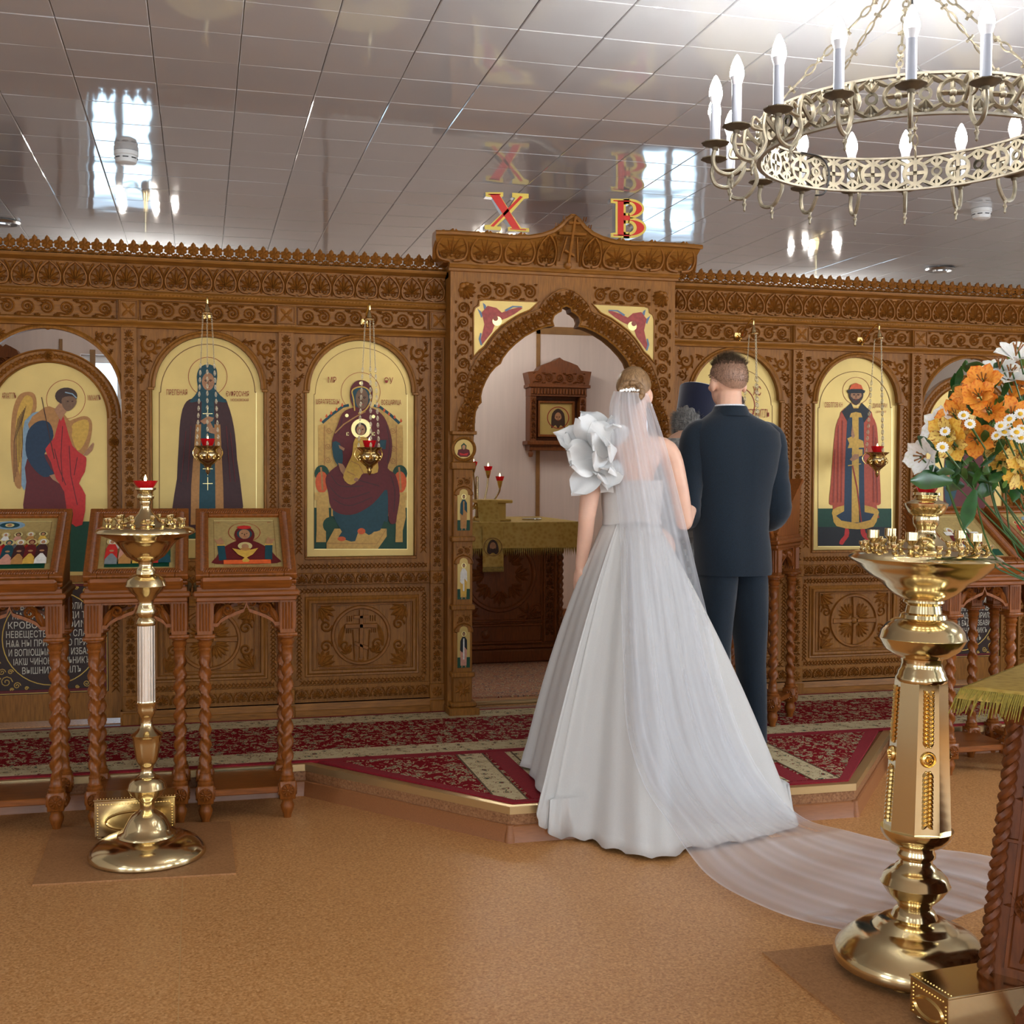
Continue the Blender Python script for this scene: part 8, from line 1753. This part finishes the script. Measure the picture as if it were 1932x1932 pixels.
# gown skirt with train falling over the step
hem = [onZ(992, 1450, bz), onZ(1012, 1475, bz), onY(1014, 1525, 4.40), onY(1022, 1560, 4.385), onZ(1060, 1583, .006), onZ(1130, 1597, .006), onZ(1205, 1619, .006), onZ(1290, 1611, .006), onZ(1400, 1590, .006), onZ(1492, 1562, .006), Vector((2.30, 4.62, bz)), Vector((2.26, 4.95, bz)), Vector((2.10, 5.22, bz)), Vector((1.85, 5.32, bz)), Vector((1.58, 5.25, bz)), Vector((1.42, 5.12, bz))]
HP = smooth_path(hem, 10, True); n = len(HP); wc = bat(1191, 984)
rows = []; NR = 30
rnd = random.Random(9); ph = [rnd.uniform(0, 6) for _ in range(6)]
for i in range(NR + 1):
    t = i / NR; ring = []
    for k, h in enumerate(HP):
        d = Vector((h.x - bx, h.y - by, h.z - bz)); ang = math.atan2(d.y, d.x - wc.x); w0 = Vector((wc.x + .118 * math.cos(ang), .094 * math.sin(ang), wz))
        s_ = t ** .92; P_ = Vector((w0.x + (d.x - w0.x) * s_, w0.y + (d.y - w0.y) * s_, w0.z + (d.z - w0.z) * t))
        nrm = Vector((math.cos(ang), math.sin(ang), 0)); f = (math.sin(k * .46 + ph[0]) * .6 + math.sin(k * .83 + ph[1]) * .4 + math.sin(k * .21 + ph[2]) * .5); P_ += nrm * f * .024 * (t ** .7) * (1 if t < .93 else 1.2)
        P_ += nrm * .05 * math.sin(PI * min(1, t * 1.0)) * .5
        if t > .9 and h.z < .05: P_.z += .014 * abs(math.sin(k * .55)) * (t - .9) * 10
        if P_.y + by > 4.40 and i: P_.z = max(P_.z, .012)
        ring.append(tuple(P_))
    rows.append(ring)
sk = MB(); loft(sk, rows); so_ = sk.build('skirt', 'dress_satin', bride, 80)
md = so_.modifiers.new('thick', 'SOLIDIFY'); md.thickness = .003
# cloth petals on the left shoulder
def big_petal(L_, W_, curl, seed):
    r_ = random.Random(seed); mb = MB(); vs = []; c = 9; n = 10
    for i in range(n + 1):
        t = i / n; w_ = W_ * (math.sin(PI * min(.985, .06 + t * .86)) ** .7) * (1 if t < .82 else max(.12, 1 - ((t - .82) / .18) ** 1.4 * .88)); z = L_ * math.sin(t * curl) / curl; o_ = L_ * (1 - math.cos(t * curl)) / curl
        for k in range(c): s_ = (k / (c - 1) - .5) * 2; vs.append((s_ * w_, -o_ - W_ * .34 * (1 - s_ * s_) + .008 * math.sin(s_ * 5 + seed) * t, z + .006 * math.sin(s_ * 4 + seed * 2) * t))
    mb.add(vs, [(i * c + k, i * c + k + 1, (i + 1) * c + k + 1, (i + 1) * c + k) for i in range(n) for k in range(c - 1)]); return mb.mesh('petal', 'petal_satin', 80)
random.seed(5)
pet = [(1135, 850, 1062, 815, -.10), (1130, 862, 1055, 850, -.12), (1140, 840, 1080, 790, -.08), (1150, 835, 1112, 782, -.09), (1155, 842, 1140, 785, -.05), (1125, 870, 1068, 895, -.14), (1135, 880, 1088, 915, -.15), (1140, 870, 1100, 860, -.17), (1145, 855, 1095, 825, -.17), (1150, 850, 1125, 805, -.15), (1150, 880, 1140, 905, -.15), (1145, 890, 1118, 912, -.11), (1155, 865, 1150, 905, -.17), (1165, 838, 1160, 790, -.10), (1120, 850, 1058, 832, .0), (1130, 845, 1085, 800, .03), (1120, 870, 1075, 880, .02), (1158, 850, 1125, 850, -.19)]
PMs = [big_petal(.13, .055, .9, s_) for s_ in range(4)]
for k, (x, y, tx, ty, dy) in enumerate(pet):
    p = bat(x, y, dy * .6); t = bat(tx, ty, dy); z = t - p; L_ = z.length; z.normalize(); nv = Vector((-.3 + .5 * random.random(), -1, .35)).normalized(); xv = nv.cross(z).normalized(); yv = z.cross(xv); s_ = L_ / .112
    M = Matrix(((xv.x, -yv.x, z.x, p.x), (xv.y, -yv.y, z.y, p.y), (xv.z, -yv.z, z.z, p.z), (0, 0, 0, 1))) @ Rz(random.uniform(-.35, .35) + PI * (k % 3 == 0)) @ S(min(1.1, s_) * 1.0, 1, s_); inst('shoulder_petal', PMs[k % 4], bride, M=M)
# veil: sheer tulle from the comb down the back, its train lying on the floor
m = bpy.data.materials.new('tulle'); m.use_nodes = True; nt = m.node_tree; MATS['tulle'] = m
for n_ in list(nt.nodes): nt.nodes.remove(n_)
out_n = nt.nodes.new('ShaderNodeOutputMaterial'); mx = nt.nodes.new('ShaderNodeMixShader'); tp_ = nt.nodes.new('ShaderNodeBsdfTransparent'); df = nt.nodes.new('ShaderNodeBsdfDiffuse'); tl_ = nt.nodes.new('ShaderNodeBsdfTranslucent'); ad_ = nt.nodes.new('ShaderNodeMixShader'); ad_.inputs[0].default_value = .35
df.inputs[0].default_value = (.84, .84, .87, 1); tl_.inputs[0].default_value = (.84, .84, .87, 1); at_ = nt.nodes.new('ShaderNodeAttribute'); at_.attribute_name = 'veil_opacity'
nt.links.new(df.outputs[0], ad_.inputs[1]); nt.links.new(tl_.outputs[0], ad_.inputs[2]); nt.links.new(tp_.outputs[0], mx.inputs[1]); nt.links.new(ad_.outputs[0], mx.inputs[2]); nt.links.new(at_.outputs['Fac'], mx.inputs[0]); nt.links.new(mx.outputs[0], out_n.inputs[0])
from mathutils.bvhtree import BVHTree
_dv = []; _df = []
for _o in bride.children:
    if _o.name.split('.')[0] in ('skirt', 'bodice', 'body', 'hair'):
        _b = len(_dv); _dv += [v.co.copy() for v in _o.data.vertices]; _df += [[_b + i for i in p.vertices] for p in _o.data.polygons]
BVH = BVHTree.FromPolygons(_dv, _df); CAML = Vector((0, 0, EYE)) - Vector((bx, by, bz))
def over_gown(P_, gap):
    """lay a veil point on top of the gown where the gown would stick through it"""
    P_ = Vector((P_.x - bx, P_.y - by, P_.z - bz)); d = P_ - CAML; L = d.length; h = BVH.ray_cast(CAML, d / L)
    if h[0] is not None and h[3] < L + gap: P_ = CAML + d / L * (h[3] - gap)
    return P_
def veil_layer(rows_, nm, nu, amp, seed, dens, gap):
    """rows_: (left x, left y, right x, right y, YL, YM, YR, floor?)"""
    r_ = random.Random(seed); R_ = []
    for (lx, ly, rx, ry, YL, YM, YR) in rows_: R_.append((Vector((lx, ly, YL)), Vector((rx, ry, YR)), YM))
    A = smooth_path([r[0] for r in R_], 6); B = smooth_path([r[1] for r in R_], 6); C = smooth_path([(r[2], 0, 0) for r in R_], 6); ph_ = [r_.uniform(0, 6) for _ in range(4)]
    mb = MB(); de = []; nv = len(A)
    for j in range(nv):
        t = j / (nv - 1)
        for k in range(nu + 1):
            u = k / nu; px = A[j].x + (B[j].x - A[j].x) * u; py = A[j].y + (B[j].y - A[j].y) * u; ym = C[j].x; Y = (1 - u) ** 2 * A[j].z + 2 * u * (1 - u) * (2 * ym - (A[j].z + B[j].z) / 2) + u * u * B[j].z
            f = math.sin(u * 46 + ph_[0] + t * 3) * .6 + math.sin(u * 83 + ph_[1] - t * 4) * .4 + math.sin(u * 21 + ph_[2]) * .5
            P_ = onY(px, py, Y)
            if P_.z < .012 or A[j].z < 0: P_ = onZ(px, py, .012 + .010 * (1 + f) * .8)
            else: P_.y -= amp * f * (.25 + t)
            Q_ = over_gown(P_, gap + .005 * (1 + f)); mb.v.append(tuple(Q_)); g_ = .5 + .5 * f / 1.5; de.append(max(.02, min(.95, dens * (.62 + .62 * g_ * g_) * (1.25 if t < .25 else 1.55 if t > .66 else 1) + (.25 if k in (0, nu) else 0))))
    mb.f = [[j * (nu + 1) + k, j * (nu + 1) + k + 1, (j + 1) * (nu + 1) + k + 1, (j + 1) * (nu + 1) + k] for j in range(nv - 1) for k in range(nu)]; mb.m = [0] * len(mb.f)
    o = mb.build(nm, 'tulle', bride, 180); at2 = o.data.attributes.new('veil_opacity', 'FLOAT', 'POINT'); at2.data.foreach_set('value', np.array(de, dtype=np.float32)); return o
vy = lambda z: 4.80 - .62 * max(0, (1.21 - z)) / 1.21
veil_layer([(1158, 738, 1222, 742, 4.835, 4.80, 4.85), (1150, 770, 1240, 790, 4.84, 4.78, 4.86), (1152, 830, 1262, 860, 4.83, 4.75, 4.85), (1163, 930, 1287, 960, 4.82, 4.74, 4.85), (1170, 1010, 1306, 1040, 4.80, 4.71, 4.85), (1172, 1130, 1335, 1160, 4.68, 4.60, 4.82), (1176, 1260, 1366, 1290, 4.55, 4.46, 4.76), (1184, 1380, 1410, 1410, 4.40, 4.32, 4.64), (1215, 1480, 1460, 1490, 4.26, 4.18, 4.50), (1260, 1550, 1520, 1545, 4.12, 4.04, 4.32), (1300, 1610, 1600, 1568, 3.98, 3.96, 4.14), (1340, 1655, 1690, 1590, 3.8, 3.85, 4.0), (1400, 1692, 1770, 1602, 3.6, 3.7, 3.9), (1490, 1730, 1850, 1612, 3.4, 3.6, 3.85), (1580, 1752, 1920, 1630, 3.4, 3.5, 3.8), (1700, 1775, 1985, 1660, 3.3, 3.4, 3.7)], 'veil', 64, .008, 1, .42, .022)
veil_layer([(1162, 742, 1218, 745, 4.85, 4.815, 4.86), (1156, 775, 1232, 790, 4.85, 4.80, 4.87), (1160, 840, 1250, 860, 4.84, 4.77, 4.86), (1172, 930, 1270, 955, 4.83, 4.76, 4.86), (1180, 1010, 1285, 1035, 4.81, 4.73, 4.86), (1186, 1130, 1312, 1155, 4.70, 4.63, 4.83), (1192, 1260, 1342, 1285, 4.58, 4.49, 4.77), (1200, 1380, 1385, 1405, 4.43, 4.35, 4.66), (1230, 1480, 1440, 1490, 4.29, 4.21, 4.53), (1300, 1555, 1500, 1550, 4.15, 4.07, 4.34)], 'veil_underlayer', 48, .006, 2, .22, .010)
# ---------------- priest, bowed, mostly behind the couple
qx, qy = 2.285, 5.62; pr_ = empty('person', 'priest in silver vestment and dark blue hat bowing beyond the couple', 'person', (qx, qy, bz))
def pat(px, py, dy=0.): v = onY(px, py, qy + dy); return Vector((v.x - qx, dy, v.z - bz))
hp = pat(1306, 806, .0); body = MB(); PMx = head_shell(body, (hp.x, 0, hp.z - .01), .235, -1.05, -.45); limb(body, [(hp.x, -.02, hp.z - .05), (hp.x - .03, -.05, hp.z - .14), (hp.x - .05, -.08, 1.38)], [.055, .056, .08]); limb(body, [(hp.x - .06, -.08, 1.36), (hp.x - .05, -.06, 1.1), (hp.x - .04, 0, .8)], [.14, .15, .16], 18, .75)
for sx in (-1, 1): a = Vector((hp.x - .05 + sx * .17, -.08, 1.38)); e = a + Vector((sx * .05, .10, -.26)); w_ = e + Vector((-sx * .04, .24, .05)); limb(body, [a, e], [.055, .042]); limb(body, [e, w_], [.042, .028]); hand(body, w_, w_ - e, (0, 0, -1), 1., .5, sx)
for sx in (-1, 1): limb(body, [(hp.x + sx * .09, 0, .85), (hp.x + sx * .09, 0, .1)], [.09, .045]); limb(body, [(hp.x + sx * .09, -.02, .04), (hp.x + sx * .09, .12, .03)], [.036, .03])
bo = bpy.data.objects.new('body', fuse(body, .007)); COL.objects.link(bo); bo.parent = pr_; bo.data.materials.append(MATS['skin']); eyes(pr_, PMx)
rb = MB(); rings = []
for z, rx, ry, cx_, cy_ in ((hp.z - .065, .125, .085, -.055, -.075), (hp.z - .06, .120, .085, -.05, -.075), (hp.z - .09, .135, .11, -.055, -.075), (1.40, .20, .14, -.055, -.075), (1.34, .25, .18, -.05, -.07), (1.15, .27, .21, -.05, -.04), (.9, .26, .22, -.06, 0), (.5, .25, .22, -.06, 0), (.05, .26, .23, -.06, 0)): rings.append(oval((hp.x + cx_, cy_, z), rx, ry, 40, 2.2, fold=.0 if z > 1.2 else .04, nf=9, ph=z))
loft(rb, rings); rb.build('vestment', 'vestment_silver', pr_, 70)
for sx in (-1, 1):
    a = Vector((hp.x - .05 + sx * .17, -.08, 1.38)); e = a + Vector((sx * .05, .10, -.26)); w_ = e + Vector((-sx * .04, .20, .05)); q = MB(); q.tube(smooth_path([a, a.lerp(e, .5), e, w_], 5), [.085 - .0015 * i for i in range(16)], 16, cap=False); q.build('sleeve', 'vestment_silver', pr_, 60)
hr = MB(); rows = []
for i in range(12):
    ring = []
    for k in range(36): a = 2 * PI * k / 36; back = max(0, -math.sin(a)); lim = .45 + .30 * back; t = (i / 11) * lim * PI; g_ = 1.10 + .05 * math.sin(a * 11 + i) + .08 * back; ring.append(tuple(PMx @ Vector((.0765 * g_ * math.sin(t) * math.cos(a), -.008 + .0945 * g_ * math.sin(t) * math.sin(a), .025 + .0925 * g_ * math.cos(t)))))
    rows.append(ring)
loft(hr, rows, True); ho = hr.build('hair', 'hair_grey', pr_, 80); rnd = random.Random(8); st = MB(); strands(st, PMx, rnd, 1500, lambda p: p.y < .02 and -.06 < p.z < .05, .035, .0012, R=(.086, .106, .104), lift=(0, -.3, -.5)); st.build('hair_tufts', 'hair_grey', ho, 0)['kind'] = 'stuff'
ht = MB(PMx @ T(0, .0, .055) @ Rx(.12)); ht.lathe([(.098, -.02), (.100, .0), (.104, .06), (.112, .15), (.112, .158), (.106, .162), (0, .164)], seg=40); ht.build('hat', 'hat_velvet', pr_, 50)
